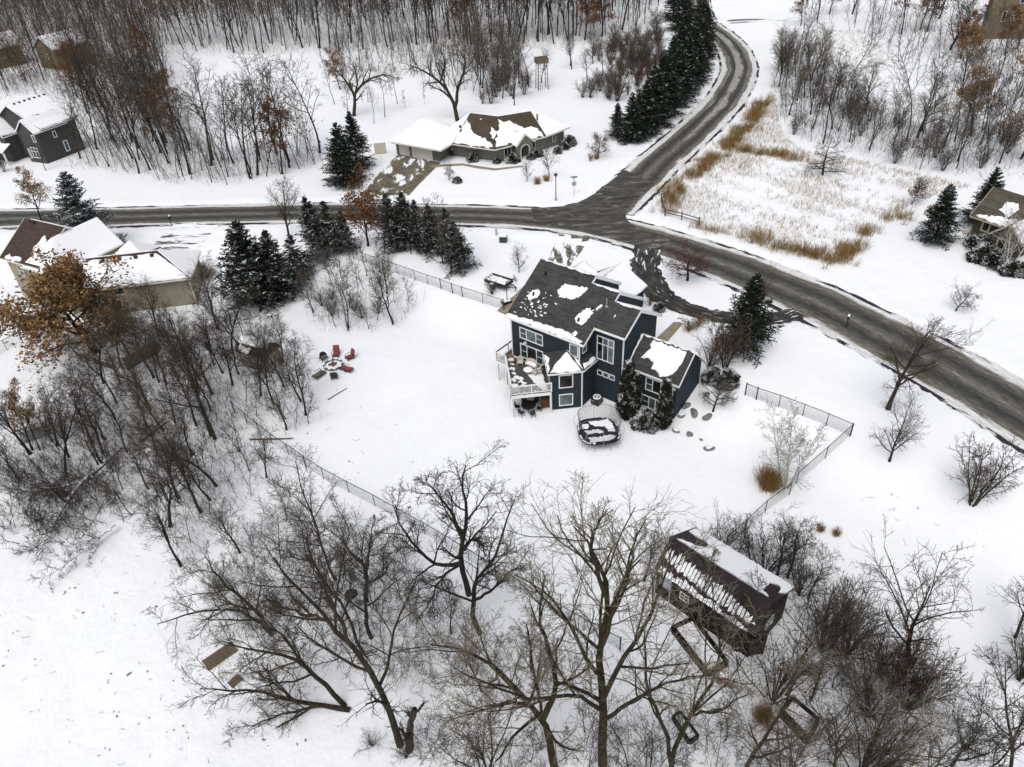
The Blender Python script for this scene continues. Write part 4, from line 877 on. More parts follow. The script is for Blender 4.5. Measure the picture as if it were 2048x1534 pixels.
# ------------------------------------------------------------------ neighbouring buildings
def gable(parent, x0, x1, y0, y1, z0, ze, zr, axis='x', wm=None, rm=None, oh=.35, snow=(1, 1), yr=None, tm=None, seed=1, patch=None, wname='wall', rname='roof'):
    """gabled block; axis = ridge direction; snow = (near/low side, far/high side) covered?"""
    tm = tm or WHITE
    sw = (lambda p: p) if axis == 'x' else (lambda p: (p[1], p[0], p[2]))
    if axis == 'y': x0, x1, y0, y1 = y0, y1, x0, x1
    yr = (y0 + y1) / 2 if yr is None else yr
    mb = MB(); pl = [(y0, z0), (y0, ze), (yr, zr - .12), (y1, ze), (y1, z0)]; k = 5
    mb.add([sw((x0, a, b)) for a, b in pl] + [sw((x1, a, b)) for a, b in pl], [tuple(range(k)), tuple(range(2 * k - 1, k - 1, -1))] + [((i + 1) % k, i, k + i, k + (i + 1) % k) for i in range(k)]); mb.build(wname, wm, parent)
    for side, (ya, s) in enumerate(((y0, -1), (y1, 1))):
        sl = (zr - ze) / abs(yr - ya); yo = ya + s * oh; zo = ze - sl * oh + .12
        f = [sw((x0 - oh, yo, zo)), sw((x1 + oh, yo, zo)), sw((x1 + oh, yr, zr)), sw((x0 - oh, yr, zr))]
        mb = MB(); mb.slab(f, .14); mb.build(rname, rm, parent)
        t = MB(); a, b = sw((x0 - oh, yo + s * .04, zo - .1)), sw((x1 + oh, yo + s * .04, zo - .1)); t.bar(a, b, .1, .16)
        for xx in (x0 - oh - .03, x1 + oh + .03): t.bar(sw((xx, yo, zo - .08)), sw((xx, yr, zr - .08)), .06, .2)
        t.build('fascia', tm, parent)
        zf = plane_z(f[0], f[1], f[2])
        if snow[side] == 1: snow_slab(wob([(p[0], p[1]) for p in [sw((x0 - oh + .08, yo - s * .08, 0)), sw((x1 + oh - .08, yo - s * .08, 0)), sw((x1 + oh - .08, yr + s * .08, 0)), sw((x0 - oh + .08, yr + s * .08, 0))]], .6, .06, seed + side), zf, .13, parent, 'snow', .15)
        elif snow[side]:
            for q, pl2 in enumerate(snow[side]): snow_slab(wob([(sw((a, b, 0))[0], sw((a, b, 0))[1]) for a, b in pl2], .3, .09, seed + q), zf, .1, parent)
def roof_poly(parent, pts, m, name='roof', th=.16, snow=True, seed=1, polys=None):
    mb = MB(); n = len(pts); low = [(p[0], p[1], p[2] - th) for p in pts]
    mb.add(list(pts) + low, [tuple(range(n)), tuple(range(2 * n - 1, n - 1, -1))] + [(i, i + n, (i + 1) % n + n, (i + 1) % n) for i in range(n)]); mb.build(name, m, parent)
    zf = plane_z(*pts[:3])
    if snow and polys is None:
        cx = sum(p[0] for p in pts) / n; cy = sum(p[1] for p in pts) / n
        vs = [(p[0] + (cx - p[0]) * .03, p[1] + (cy - p[1]) * .03, p[2] + .1) for p in pts]; mb = MB(); mb.add(vs + [(p[0], p[1], p[2] + .004) for p in pts], [tuple(range(n))] + [(i, i + n, (i + 1) % n + n, (i + 1) % n) for i in range(n)]); mb.build('snow', RSNOW, parent)
    return zf

# ---- ranch house across the road
RZ = 2.4; ro = (-1.0, 127.0, RZ)
RN = thing('house', 'low warm grey ranch house with snowy bronze hip roof across the road', 'house', ro)
def rl(p): return (p[0] - ro[0], p[1] - ro[1], p[2] - ro[2])
def zs(x, y, z): return rl(atz(770 + x * .1855, 210 + y * .1855, z))
A_, B_ = zs(130, 530, RZ), zs(560, 605, RZ); dn = Vector((.545, .838))
Cg = (B_[0] + 8.2 * dn.x, B_[1] + 8.2 * dn.y); Dg = (A_[0] + 8.2 * dn.x, A_[1] + 8.2 * dn.y)
MB().prism([A_[:2], (B_[0] + .5, B_[1] - .3), Cg, Dg], -.3, 2.62).build('garage_wall', GREYS, RN)
E_, F_ = zs(720, 545, RZ), zs(1170, 600, RZ); G_, H_ = zs(1225, 615, RZ), zs(1930, 410, RZ)
MB().prism([E_[:2], F_[:2], (F_[0] + 3.6, F_[1] + 8.5), (E_[0] + 3.6, E_[1] + 8.5)], -.3, 2.60).build('wall', GREYS, RN)
K_ = zs(1420, 575, RZ)
MB().prism([F_[:2], G_[:2], K_[:2], H_[:2], (H_[0] - 4.5, H_[1] + 5.5), (F_[0] + 3.6, F_[1] + 8.5)], -.3, 2.58).build('wall', GREYS, RN)
a, b, c = zs(60, 397, 5.1), zs(600, 490, 5.1), zs(725, 417, 5.1); d = zs(1182, 480, 5.1); e = zs(1420, 452, 5.1); k = zs(1740, 335, 5.1); h = zs(2000, 236, 5.1)
g1, g2 = zs(380, 160, 7.6), zs(510, 178, 7.6); v_ = zs(700, 240, 6.7); m1, m2, r2 = zs(920, 85, 8.5), zs(1218, 122, 8.5), zs(1570, 65, 8.5)
bk1 = (a[0] + 5.0, a[1] + 8.6, 2.7); bk2 = (v_[0] + 2.5, v_[1] + 4.8, 2.7); bk3 = (m2[0] + .6, m2[1] + 7.0, 2.7); hb = (h[0] - 3.6, h[1] + 6.2, 2.7); bk4 = (m1[0] - .5, m1[1] + 5.0, 2.7)
roof_poly(RN, [a, b, g2, g1], SH_TAN); roof_poly(RN, [b, c, v_, g2], SH_TAN); roof_poly(RN, [a, g1, bk1], SH_TAN); roof_poly(RN, [g1, g2, v_, bk2, bk1], SH_TAN)
def part_snow(face, tri, seed, th=.1):
    zf = plane_z(*face[:3]); P = np.array(face); poly = [tuple((np.array(w_) @ P[:, :2]) / sum(w_)) for w_ in tri]
    return snow_slab(wob(poly, .45, .16, seed), zf, th, RN)
f1 = [c, d, m2, m1]; roof_poly(RN, f1, SH_TAN, snow=False)
part_snow(f1, [(1, .02, 0, .02), (.02, .9, .06, 0), (.2, .55, .25, .05), (.42, .25, .2, .2), (.35, .1, .1, .5), (.25, 0, .05, .72), (.5, 0, 0, .5)], 3)
part_snow(f1, [(.05, .25, .6, .1), (.02, .42, .5, .0), (.03, .65, .3, 0), (.1, .45, .35, .05)], 5); part_snow(f1, [(.1, .05, .35, .5), (.1, .05, .42, .45), (.12, .05, .42, .42)], 6)
roof_poly(RN, [c, m1, v_], SH_TAN)
f2 = [d, k, r2, m2]; roof_poly(RN, f2, SH_TAN, snow=False)
part_snow(f2, [(.95, .02, 0, .05), (.05, .95, .02, 0), (.05, .6, .35, 0), (.2, .35, .3, .15), (.2, .1, .25, .45), (.25, .02, .03, .7)], 7)
roof_poly(RN, [k, h, r2], SH_TAN); roof_poly(RN, [h, hb, r2], SH_TAN); roof_poly(RN, [r2, hb, bk3, m2], SH_TAN); roof_poly(RN, [m2, bk3, bk4, m1], SH_TAN)
mb = MB()
for p, q in ((a, b), (b, c), (c, d), (d, k), (k, h)): mb.bar((p[0], p[1], p[2] - .12), (q[0], q[1], q[2] - .12), .1, .2)
mb.build('fascia', CREAM, RN)
# garage doors with panels
ga = math.atan2(B_[1] - A_[1], B_[0] - A_[0]); na = ga - PI / 2
def garage_door(u0, u1):
    L = math.hypot(B_[0] - A_[0], B_[1] - A_[1]); c0 = (A_[0] + math.cos(ga) * (u0 + u1) / 2, A_[1] + math.sin(ga) * (u0 + u1) / 2, 1.12); w_ = u1 - u0
    mb = MB(); wbox(mb, c0, na, -w_ / 2, w_ / 2, .0, .03, -1.12, 1.1); dr = mb.build('garage_door', CREAM, RN)
    n = max(2, round(w_ / 1.2))
    for j in range(4):
        for i in range(n):
            mb = MB(); x0 = -w_ / 2 + w_ * i / n; wbox(mb, c0, na, x0 + .06, x0 + w_ / n - .06, .03, .045, -1.1 + j * .55 + .05, -1.1 + j * .55 + .5); mb.build('panel', CREAM, dr)
garage_door(.7, 2.95); garage_door(3.5, 8.0)
fa = math.atan2(F_[1] - E_[1], F_[0] - E_[0])
def on(p, q, s): return (p[0] + (q[0] - p[0]) * s, p[1] + (q[1] - p[1]) * s)
window(RN, (*on(E_, F_, .5), 1.95), fa - PI / 2, 1.9, .45, (1, 1, 1), (1,), .08, CREAM, GLASS)
ka = math.atan2(K_[1] - G_[1], K_[0] - G_[0]); window(RN, (*on(G_, K_, .52), 1.45), ka - PI / 2, 1.4, 1.5, (1, 1), (1,), .1, CREAM, GLASS)
ha = math.atan2(H_[1] - K_[1], H_[0] - K_[0]); window(RN, (*on(K_, H_, .33), 1.4), ha - PI / 2, 1.3, 1.4, (1, 1), (1,), .1, CREAM, GLASS); window(RN, (*on(K_, H_, .78), 1.5), ha - PI / 2, .7, 1.3, (1,), (1,), .1, CREAM, GLASS_L)
# entrance gable
ep = on(K_, H_, .08); ew = 1.75
def ef(x, y, z): return frame_pt((ep[0], ep[1], 0), ha - PI / 2, x, y, z)
mb = MB(); arch = [(-ew, 0), (-ew, 2.75), (0, 4.2), (ew, 2.75), (ew, 0), (.95, 0), (.95, 1.8), (.65, 2.3), (0, 2.5), (-.65, 2.3), (-.95, 1.8), (-.95, 0)]
n = len(arch); mb.add([ef(x, 1.3, z) for x, z in arch] + [ef(x, .95, z) for x, z in arch], [tuple(range(n)), tuple(range(2 * n - 1, n - 1, -1))] + [(i, (i + 1) % n, n + (i + 1) % n, n + i) for i in range(n)]); mb.build('entrance_arch', GREYS, RN)
for s in (-1, 1):
    f = [ef(0, 1.5, 4.32), ef(0, -3.0, 4.32), ef(s * (ew + .3), -1.2, 2.62), ef(s * (ew + .3), 1.5, 2.62)]; mb = MB(); mb.slab(f, .12); mb.build('porch_roof', SH_TAN, RN)
    cx, cy = sum(p[0] for p in f) / 4, sum(p[1] for p in f) / 4; snow_slab(wob([(cx + (p[0] - cx) * .94, cy + (p[1] - cy) * .94) for p in f], .5, .05, s + 9), plane_z(f[0], f[1], f[3]), .12, RN)
    mb = MB(); mb.bar(ef(0, 1.53, 4.24), ef(s * (ew + .32), 1.53, 2.54), .06, .2); mb.build('rake_board', CREAM, RN)
mb = MB(); pts = [(-.95, 0), (-.95, 1.8), (-.65, 2.3), (0, 2.5), (.65, 2.3), (.95, 1.8), (.95, 0)]
for p, q in zip(pts[:-1], pts[1:]): mb.bar(ef(p[0], 1.34, p[1]), ef(q[0], 1.34, q[1]), .12, .12)
mb.build('arch_trim', CREAM, RN); mb = MB(); wbox(mb, (*on(K_, H_, .08), 1.05), ha - PI / 2, -.5, .5, .01, .06, -1.05, 1.05); mb.build('door', GLASS_D, RN)
p = zs(1640, 120, 8.1); MB().tube([(p[0], p[1], p[2] - .7), (p[0], p[1], p[2] + .35)], .13, 8).build('chimney_pipe', BLACK, RN)
for px in ((1030, 195), (810, 225)): p = zs(*px, 7.4); MB().box((p[0], p[1], p[2] - .1), (.4, .4, .35)).build('roof_vent', BLACK, RN)
p = at(905, 311); t = thing('garbage_bin', 'black wheeled garbage bin against the grey ranch garage', 'bin', p, .4); MB().box((0, 0, .55), (.6, .65, 1.05)).build('body', BLACKP, t); MB().box((0, 0, 1.1), (.66, .72, .07)).build('lid', BLACKP, t); MB().box((0, 0, 1.17), (.56, .6, .09)).build('snow', RSNOW, t)
p = at(762, 308); t = thing('trellis_panel', 'weathered wooden screen beside the spruces left of the ranch garage', 'screen', p, .1)
for k in range(7): MB().box((-.9 + k * .3, 0, 1.0), (.26, .05, 2.0)).build('board', TANTRIM, t)

# ---- tan house with brown roof on the left
TN = thing('house', 'tan two-storey house with dark brown roof behind the leafy oak on the left', 'house', (-57.0, 90.0, 0), math.radians(-29))
gable(TN, -7.0, .2, -4.1, 5.2, -.5, 6.4, 9.6, 'x', TANS, SH_BROWN, .45, ([[(-6.8, -4.4), (-3.2, -4.4), (-3.4, -3.9), (-6.5, -4.0)], [(-2.6, -2.6), (-1.2, -3.6), (-1.0, -1.4), (-1.7, -.6)]], [[(-7.2, 1.0), (.5, 1.0), (.5, 5.3), (-7.2, 5.3)]]), CREAM and .67, CREAM, 2)
MB().prism([(-2.6, -4.3), (3.65, -4.3), (3.65, 5.0), (-2.6, 5.0)], -.5, 6.0).build('wall', TANS, TN)
roof_poly(TN, [(4.05, -4.75, 5.9), (4.05, 5.4, 5.9), (.52, 5.4, 9.0), (.52, -1.2, 9.0)], SH_BROWN); roof_poly(TN, [(-3.0, -4.75, 5.9), (4.05, -4.75, 5.9), (.52, -1.2, 9.0)], SH_BROWN); roof_poly(TN, [(-3.0, 5.4, 5.9), (-3.0, -4.75, 5.9), (.52, -1.2, 9.0), (.52, 5.4, 9.0)], SH_BROWN, snow=False)
mb = MB(); mb.bar((4.1, -4.8, 5.82), (4.1, 5.4, 5.82), .1, .18); mb.bar((-3.0, -4.8, 5.82), (4.1, -4.8, 5.82), .1, .18); mb.build('gutter', CREAM, TN)
for k in range(3): MB().box((-6.0 + k * .45, .3, 9.45), (.35, .35, .35)).build('roof_vent', SH_BROWN, TN)
window(TN, (-4.6, -4.1, 4.7), -PI / 2, 1.0, 1.5, (1,), (1, 1), .1, CREAM, GLASS); window(TN, (1.0, -4.3, 2.2), -PI / 2, 1.6, 1.8, (1, 1), (1,), .1, CREAM, GLASS_D); window(TN, (1.0, -4.3, 4.6), -PI / 2, 1.6, 1.4, (1, 1), (1,), .1, CREAM, GLASS); window(TN, (-1.2, -4.3, 4.6), -PI / 2, .8, 1.4, (1,), (1, 1), .1, CREAM, GLASS)
# its garage wing (own frame because it is turned)
GW = thing('garage', 'tan single-storey garage with snowy roof left of the tall evergreens', 'garage', (-40.6, 85.6, 0), math.radians(8))
MB().prism([(0, 0), (-12.5, 0), (-12.5, 7.2), (0, 7.2)], -.4, 3.95).build('wall', TANS, GW)
r1, r2_ = (-3.6, 3.4, 6.5), (-12.3, 3.4, 6.5); q1, q2, q3, q4 = (.4, -.4, 3.9), (.4, 7.6, 3.9), (-12.8, 7.6, 3.9), (-12.8, -.4, 3.9)
roof_poly(GW, [q4, q1, r1, r2_], SH_BROWN, snow=False); snow_slab(wob([(-12.6, -.3), (.25, -.3), (-3.6, 3.05), (-12.6, 3.1)], .6, .05, 4), plane_z(q4, q1, r1), .1, GW, 'snow')
roof_poly(GW, [q1, q2, r1], SH_BROWN); roof_poly(GW, [q2, q3, r2_, r1], SH_BROWN); mb = MB(); mb.bar((.45, -.45, 3.82), (-12.8, -.45, 3.82), .12, .18); mb.bar((.46, -.45, 3.82), (.46, 7.6, 3.82), .12, .18); mb.build('gutter', CREAM, GW)
MB().box((.08, -.06, 1.9), (.1, .1, 3.8)).build('downspout', CREAM, GW)
for k in range(4): MB().box((-4.2 - k * 2.0, 2.75, 6.2), (.4, .35, .4)).build('roof_vent', SH_BROWN, GW)
pk_ = (-7.6, 6.5, 6.9); b1, b2, b3 = (-10.0, 4.2, 5.6), (-5.6, 4.2, 5.6), (-7.6, 9.5, 4.6)
roof_poly(GW, [(-10.2, 9.4, 4.4), (-5.0, 9.4, 4.4), pk_], SH_BROWN); roof_poly(GW, [(-5.0, 9.4, 4.4), (-5.8, 4.0, 6.0), pk_], SH_BROWN); roof_poly(GW, [(-5.8, 4.0, 6.0), (-9.6, 4.0, 6.0), pk_], SH_BROWN); roof_poly(GW, [(-9.6, 4.0, 6.0), (-10.2, 9.4, 4.4), pk_], SH_BROWN); MB().prism([(-9.9, 4.2), (-5.3, 4.2), (-5.3, 9.1), (-9.9, 9.1)], -.3, 4.4).build('wall', TANS, GW)
window(GW, (-9.5, 0, 1.2), -PI / 2, 1.3, 1.6, (1,), (1,), .1, CREAM, GLASS_D); window(GW, (-8.6, 0, 3.1), -PI / 2, 1.2, 1.0, (1,), (1,), .1, CREAM, GLASS)
st_ = thing('wooden_stairs', 'snow-covered wooden garden steps under the leafy oak', 'stairs', at(152, 690), .3)
for k in range(7): MB().box((0, k * .32, .12 + k * .18), (1.5, .34, .06)).build('step', TANTRIM, st_); MB().box((0, k * .32, .18 + k * .18), (1.3, .26, .05)).build('snow', RSNOW, st_)
for s in (-1, 1): MB().bar((s * .78, -.1, 0), (s * .78, 2.1, 1.25), .06, .25).build('stringer', TANTRIM, st_)

# ---- charcoal house at the left edge
GH = thing('house', 'charcoal two-storey house with white trim and snowy roof at the far left', 'house', (-83.2, 139.2, 2.4), math.radians(64))
# frame: x away along right wall, y to the left
gable(GH, 0, 7.2, .0, 12.5, -.4, 6.2, 9.9, 'x', CHAR, SH_DARK, .45, (1, 1), 6.4, WHITE, 2)
gable(GH, -1.4, 5, .05, 4.4, -.4, 5.9, 7.9, 'x', CHAR, SH_DARK, .35, (1, 1), None, WHITE, 5)
gable(GH, -2.6, 5, 7.6, 12.4, -.4, 5.0, 7.6, 'x', CHAR, SH_DARK, .35, (1, 1), None, WHITE, 8)
for k in range(7): MB().box((7.2 - k * 1.05, 5.9, 9.75), (.35, .3, .35)).build('roof_vent', BLACK, GH)
window(GH, (-1.4, 2.1, 1.9), PI, 1.9, 2.0, (1, 1), (.65, .35), .14, WHITE, GLASS); window(GH, (-1.4, .9, 4.6), PI, .8, 1.3, (1,), (1,), .12, WHITE, GLASS); window(GH, (-1.4, 3.7, 1.6), PI, .5, 1.8, (1,), (1,), .12, WHITE, GLASS)
window(GH, (2.2, .0, 4.4), -PI / 2, .7, 1.2, (1,), (1,), .12, WHITE, GLASS); window(GH, (3.6, .0, 1.8), -PI / 2, .9, 2.0, (1,), (1,), .14, WHITE, GLASS); window(GH, (-2.6, 10, 4.0), PI, 2.0, 1.3, (1, 1), (1,), .14, WHITE, GLASS); window(GH, (0, 5.8, 4.4), PI, .9, .9, (1,), (1,), .1, WHITE, GLASS); window(GH, (0, 5.8, 1.6), PI, 1.2, 1.9, (1,), (1,), .12, WHITE, GLASS)
roof_poly(GH, [(-4.6, 6.4, 2.6), (-4.6, 13.5, 2.6), (-2.4, 13.0, 3.4), (-2.4, 6.8, 3.4)], SH_DARK, 'porch_roof'); mb = MB(); mb.bar((-4.65, 6.4, 2.5), (-4.65, 13.5, 2.5), .1, .2); mb.build('fascia', WHITE, GH)
for y in (6.7, 9, 11.2): MB().box((-4.4, y, 1.1), (.25, .25, 2.8)).build('porch_post', WHITE, GH)
# ---- far pale houses in the wood, upper left
for px, rz, lb in (((137, 128), 1.0, 'pale cream house half hidden by bare trees in the upper left wood'), ((8, 130), .7, 'snow-roofed pale house at the upper left corner of the wood')):
    p = at(*px); t = thing('house', lb, 'house', p, rz); gable(t, -5, 5, -4, 4, -.4, 5.2, 8.0, 'x', BEIGE, SH_OLIVE, .4, (1, 1)); window(t, (0, -4, 3), -PI / 2, 1.4, 1.4, (1, 1), (1,), .1, WHITE, GLASS); window(t, (-5, 0, 3), PI, 1.2, 1.4, (1,), (1,), .1, WHITE, GLASS)
# ---- olive house at the right edge
OH = thing('house', 'olive green house with weathered roof cut by the right edge of the photo', 'house', (61.2, 87.9, 2.4), math.radians(-61))
gable(OH, 0, 11, 0, 6.2, -.4, 2.95, 5.7, 'x', GREENS, SH_OLIVE, .5, ([[(.0, -.4), (5.5, -.4), (5.3, .5), (3.0, .5), (1.0, -.05)], [(1.9, .9), (3.6, .5), (4.0, 1.6), (3.2, 2.1), (2.2, 1.9)], [(4.4, -.3), (7, -.3), (7.5, 1.0), (6.0, 1.1), (5.2, .6)]], []), 2.9, TANTRIM, 3)
gable(OH, 3.8, 7.2, -2.1, 2, -.4, 2.4, 4.1, 'y', GREENS, SH_OLIVE, .4, ([], 1), None, TANTRIM, 6)
window(OH, (1.6, 0, 1.75), -PI / 2, 1.15, 1.6, (1,), (1,), .22, TANTRIM, GLASS); window(OH, (5.5, -2.1, 1.2), -PI / 2, 2.1, 1.5, (1, 1), (1,), .2, TANTRIM, [GLASS_D, GLASS_L])
# ---- beige house top right
p = at(2004, 80); BH = thing('house', 'tall beige house wall behind the trees in the upper right corner', 'house', (p[0], p[1] + 1, p[2]), math.radians(-27))
MB().prism([(-3.6, 0), (22, 0), (22, 12), (-3.6, 12)], -1, 14).build('wall', BEIGE, BH); roof_poly(BH, [(-4.2, -.5, 14), (22.5, -.5, 14), (22.5, 6, 17), (-4.2, 6, 17)], SH_BROWN)
for (u, z, w_, h_) in ((2.6, 8.6, 1.9, 1.7), (-.6, 4.9, .9, 2.3), (1.2, 4.6, .7, 1.3), (5.0, 4.4, 1.4, 2.0), (8, 8.6, 1.9, 1.7)): window(BH, (u, 0, z), -PI / 2, w_, h_, (1, 1) if w_ > 1.5 else (1,), (1,), .12, WHITE, GLASS_D)
# ---- barn with burgundy metal roof
METAL = mat('burgundy_metal_roof', (.022, .011, .015), .5, .35); g = NG(METAL); g.col(g.ramp(g.noise(g.coord('Object'), .8, 4), [(.3, (.017, .009, .012)), (.7, (.028, .014, .019))]))
ba = math.atan2(-.743, .669); bo = at(1312, 1190)
BO = (9.75, 35.72, 0.0)
BN = thing('barn', 'dark wooden barn with burgundy metal roof half covered in snow at the lower right', 'barn', BO, ba)
# frame: x along ridge to the right, y away from viewer; near eave y=0 z=3, ridge y=1.6 z=5.15, far eave y=5.2 z=3.3
ne, rd, fe = (0.0, 3.0), (1.62, 5.15), (5.2, 3.35); LB = 8.35
nz_ = lambda x, y: ne[1] + (rd[1] - ne[1]) * (y - ne[0]) / (rd[0] - ne[0]); fz_ = lambda x, y: rd[1] + (fe[1] - rd[1]) * (y - rd[0]) / (fe[0] - rd[0])
mb = MB(); pl = [(.3, -.3), (.3, 3.2), (1.62, 4.95), (4.9, 3.35), (4.9, -.3)]; kk = 5
mb.add([(x, a, b) for x in (1.4, LB - .25) for a, b in pl], [tuple(range(kk)), tuple(range(2 * kk - 1, kk - 1, -1))] + [((i + 1) % kk, i, kk + i, kk + (i + 1) % kk) for i in range(kk)]); mb.build('wall', DARKWOOD, BN)
mb = MB(); mb.slab([(0, *ne), (LB, *ne), (LB, *rd), (0, *rd)], .08); mb.build('roof', METAL, BN); mb = MB(); mb.slab([(0, rd[0] + .005, rd[1]), (LB, rd[0] + .005, rd[1]), (LB, *fe), (0, *fe)], .08); mb.build('roof', METAL, BN)
nr = 28; me1 = MB().bar((0, ne[0], ne[1] + .012), (0, rd[0], rd[1] + .012), .035, .04).mesh('roof_rib'); me2 = MB().bar((0, rd[0], rd[1] + .012), (0, fe[0], fe[1] + .012), .035, .04).mesh('roof_rib')
for k in range(nr + 1):
    for me in (me1, me2): o = link('roof_rib', me, METAL, BN); o.location = (LB * k / nr, 0, 0)
MB().tube([(0, rd[0], rd[1] + .03), (LB, rd[0], rd[1] + .03)], .09, 6).build('ridge_cap', METAL, BN)
rr = random.Random(77)
for k in range(nr):                                   # snow lying between the ribs of the near slope
    x0, x1 = LB * k / nr + .017, LB * (k + 1) / nr - .017; s = (k + .5) / nr
    cf_ = .47 + .30 * s ** 1.6; hwd = .19 * math.sin(PI * min(1, s + .03)) ** .5; L_s = rd[0]; wv = .05 * math.sin(k * 1.7) + .04 * math.sin(k * .61)
    top = L_s * (1 - cf_ + hwd) + wv + rr.uniform(-.04, .04); bot = L_s * (1 - cf_ - hwd) + wv * .5 + rr.uniform(-.06, .06); sx_ = rr.uniform(.0, .07)
    if .02 < s < .96: snow_slab(wob([(x0, bot), (x1 - sx_, bot + rr.uniform(-.1, .1)), (x1 - sx_, top - .1), (x1 - sx_ - .06, top + rr.uniform(.0, .16)), (x0, top + rr.uniform(-.12, .05))], .12, .014, k), nz_, .022, BN, 'snow_strip', .02)
    if .04 < s < .93: b2_ = .26 * (1 - s) ** .3 + .05 * math.sin(k * .9) + rr.uniform(-.05, .05); snow_slab(wob([(x0, -.02), (x1, -.02), (x1, b2_), (x0, b2_ + rr.uniform(-.08, .08))], .12, .014, k + 60), nz_, .022, BN, 'snow_strip', .02)
big = [(.15, 5.15), (8.3, 5.15), (8.3, 3.6), (8.0, 3.2), (7.8, 3.9), (7.45, 4.2), (7.1, 3.7), (7.1, 2.8), (7.35, 2.2), (7.9, 1.95), (7.6, 1.85), (.5, 1.85), (.75, 2.2), (1.6, 2.5), (2.2, 3.0), (2.1, 3.7), (1.5, 4.0), (.8, 3.75), (.25, 3.9)]
snow_slab(wob(big, .3, .035, 5), fz_, .14, BN, 'snow', .0)
window(BN, (2.6, .3, 1.75), -PI / 2, .8, .8, (1, 1), (1, 1), .07, WHITE, GLASS_D); window(BN, (LB - .25, 2.6, 1.8), 0.0, 1.0, .9, (1, 1), (1, 1), .07, WHITE, GLASS_D)
for x, y in ((.15, .4), (.15, 2.5), (.15, 4.8)): MB().box((x, y, 1.5), (.2, .2, 3.2)).build('post', DARKWOOD, BN)
mb = MB(); mb.box((.7, .32, .55), (1.1, .06, 1.3)); mb.build('rail_panel', DARKWOOD, BN)
mb = MB(); mb.box((LB + .05, 1.0, 1.1), (.9, .06, 2.2), .9); mb.build('door', DARKWOOD, BN)
# ---- small gambrel shed in the thicket
SHD = thing('shed', 'small taupe gambrel-roofed shed hidden among saplings left of the fire pit', 'shed', (-26.6, 69.6, 0), math.radians(-27))
# frame: x to the right (open gable end), y away
MB().prism([(-3.9, -1.15), (0, -1.15), (0, 1.15), (-3.9, 1.15)], -.1, 2.1).build('wall', TAUPE, SHD)
gp = [(-1.35, 2.05), (-.85, 2.95), (0, 3.4), (.85, 2.95), (1.35, 2.05)]
mb = MB(); mb.add([(x, a * .93, b - .06) for x in (-3.9, 0) for a, b in gp], [(4, 3, 2, 1, 0), (5, 6, 7, 8, 9), (0, 1, 6, 5), (1, 2, 7, 6), (2, 3, 8, 7), (3, 4, 9, 8)]); mb.build('gable', WOOD, SHD)
for i in range(4): mb = MB(); a, b = gp[i], gp[i + 1]; mb.slab([(-4.1, *a), (.2, *a), (.2, *b), (-4.1, *b)], .07); mb.build('roof', SH_BROWN, SHD)
for i in (1, 2): a, b = gp[i], gp[i + 1]; snow_slab(wob([(-4.0, a[0] + .06), (.12, a[0] + .06), (.12, b[0] - .04), (-4.0, b[0] - .04)], .5, .04, i), plane_z((-4.1, *a), (.2, *a), (.2, *b)), .1, SHD, 'snow', .1)
snow_slab(wob([(-3.8, -1.3), (-2.2, -1.3), (-2.0, -1.0), (-3.5, -.95)], .3, .05, 8), plane_z((-4.1, *gp[0]), (.2, *gp[0]), (.2, *gp[1])), .07, SHD)
mb = MB(); wbox(mb, (0, 0, 1.0), 0.0, -.75, .75, .0, .04, -.95, .95); dd = mb.build('door', CREAM, SHD); mb = MB(); wbox(mb, (0, 0, 1.0), 0.0, -.03, .03, .04, .06, -.95, .95); mb.build('door_gap', WOOD, dd)
# ---- grey shed and black bin at the far left
p = at(75, 868); t = thing('shed', 'small grey shed behind the wire fence at the far left', 'shed', p, .5); gable(t, -1.3, 1.3, -1.0, 1.0, -.1, 1.7, 2.3, 'x', GREYSHED, SH_DARK, .15, (1, 1))
p = at(92, 850); t = thing('storage_bin', 'black storage bin with snowy lid beside the grey shed', 'bin', p, .6); MB().box((0, 0, .45), (1.0, .7, .9)).build('body', BLACKP, t); MB().box((0, 0, .93), (1.05, .74, .06)).build('lid', BLACKP, t); MB().box((0, .02, 1.0), (.9, .6, .1)).build('snow', RSNOW, t)
# ---- weathered plank screen in the neighbour's yard
def planks(label, pxa, pxb, h, n):
    a, b = at(*pxa), at(*pxb); t = thing('plank_fence', label, 'fence', a, math.atan2(b[1] - a[1], b[0] - a[0])); L = math.hypot(b[0] - a[0], b[1] - a[1]); me = MB().box((0, 0, h / 2), (L / n * .93, .04, h)).mesh('plank')
    for k in range(n): o = link('plank', me, WOOD, t); o.location = (L * (k + .5) / n, 0, random.Random(k).uniform(-.04, .04))
    for z in (.3, h - .3): MB().box((L / 2, .05, z), (L, .05, .1)).build('rail', WOOD, t)
planks('weathered plank fence in the left thicket below the tan garage', (255, 742), (322, 702), 1.7, 14); planks('low weathered plank screen in the neighbour yard', (188, 725), (232, 742), .7, 8); planks('short leaning plank screen left of the low one in the neighbour yard', (155, 712), (178, 722), .6, 5)
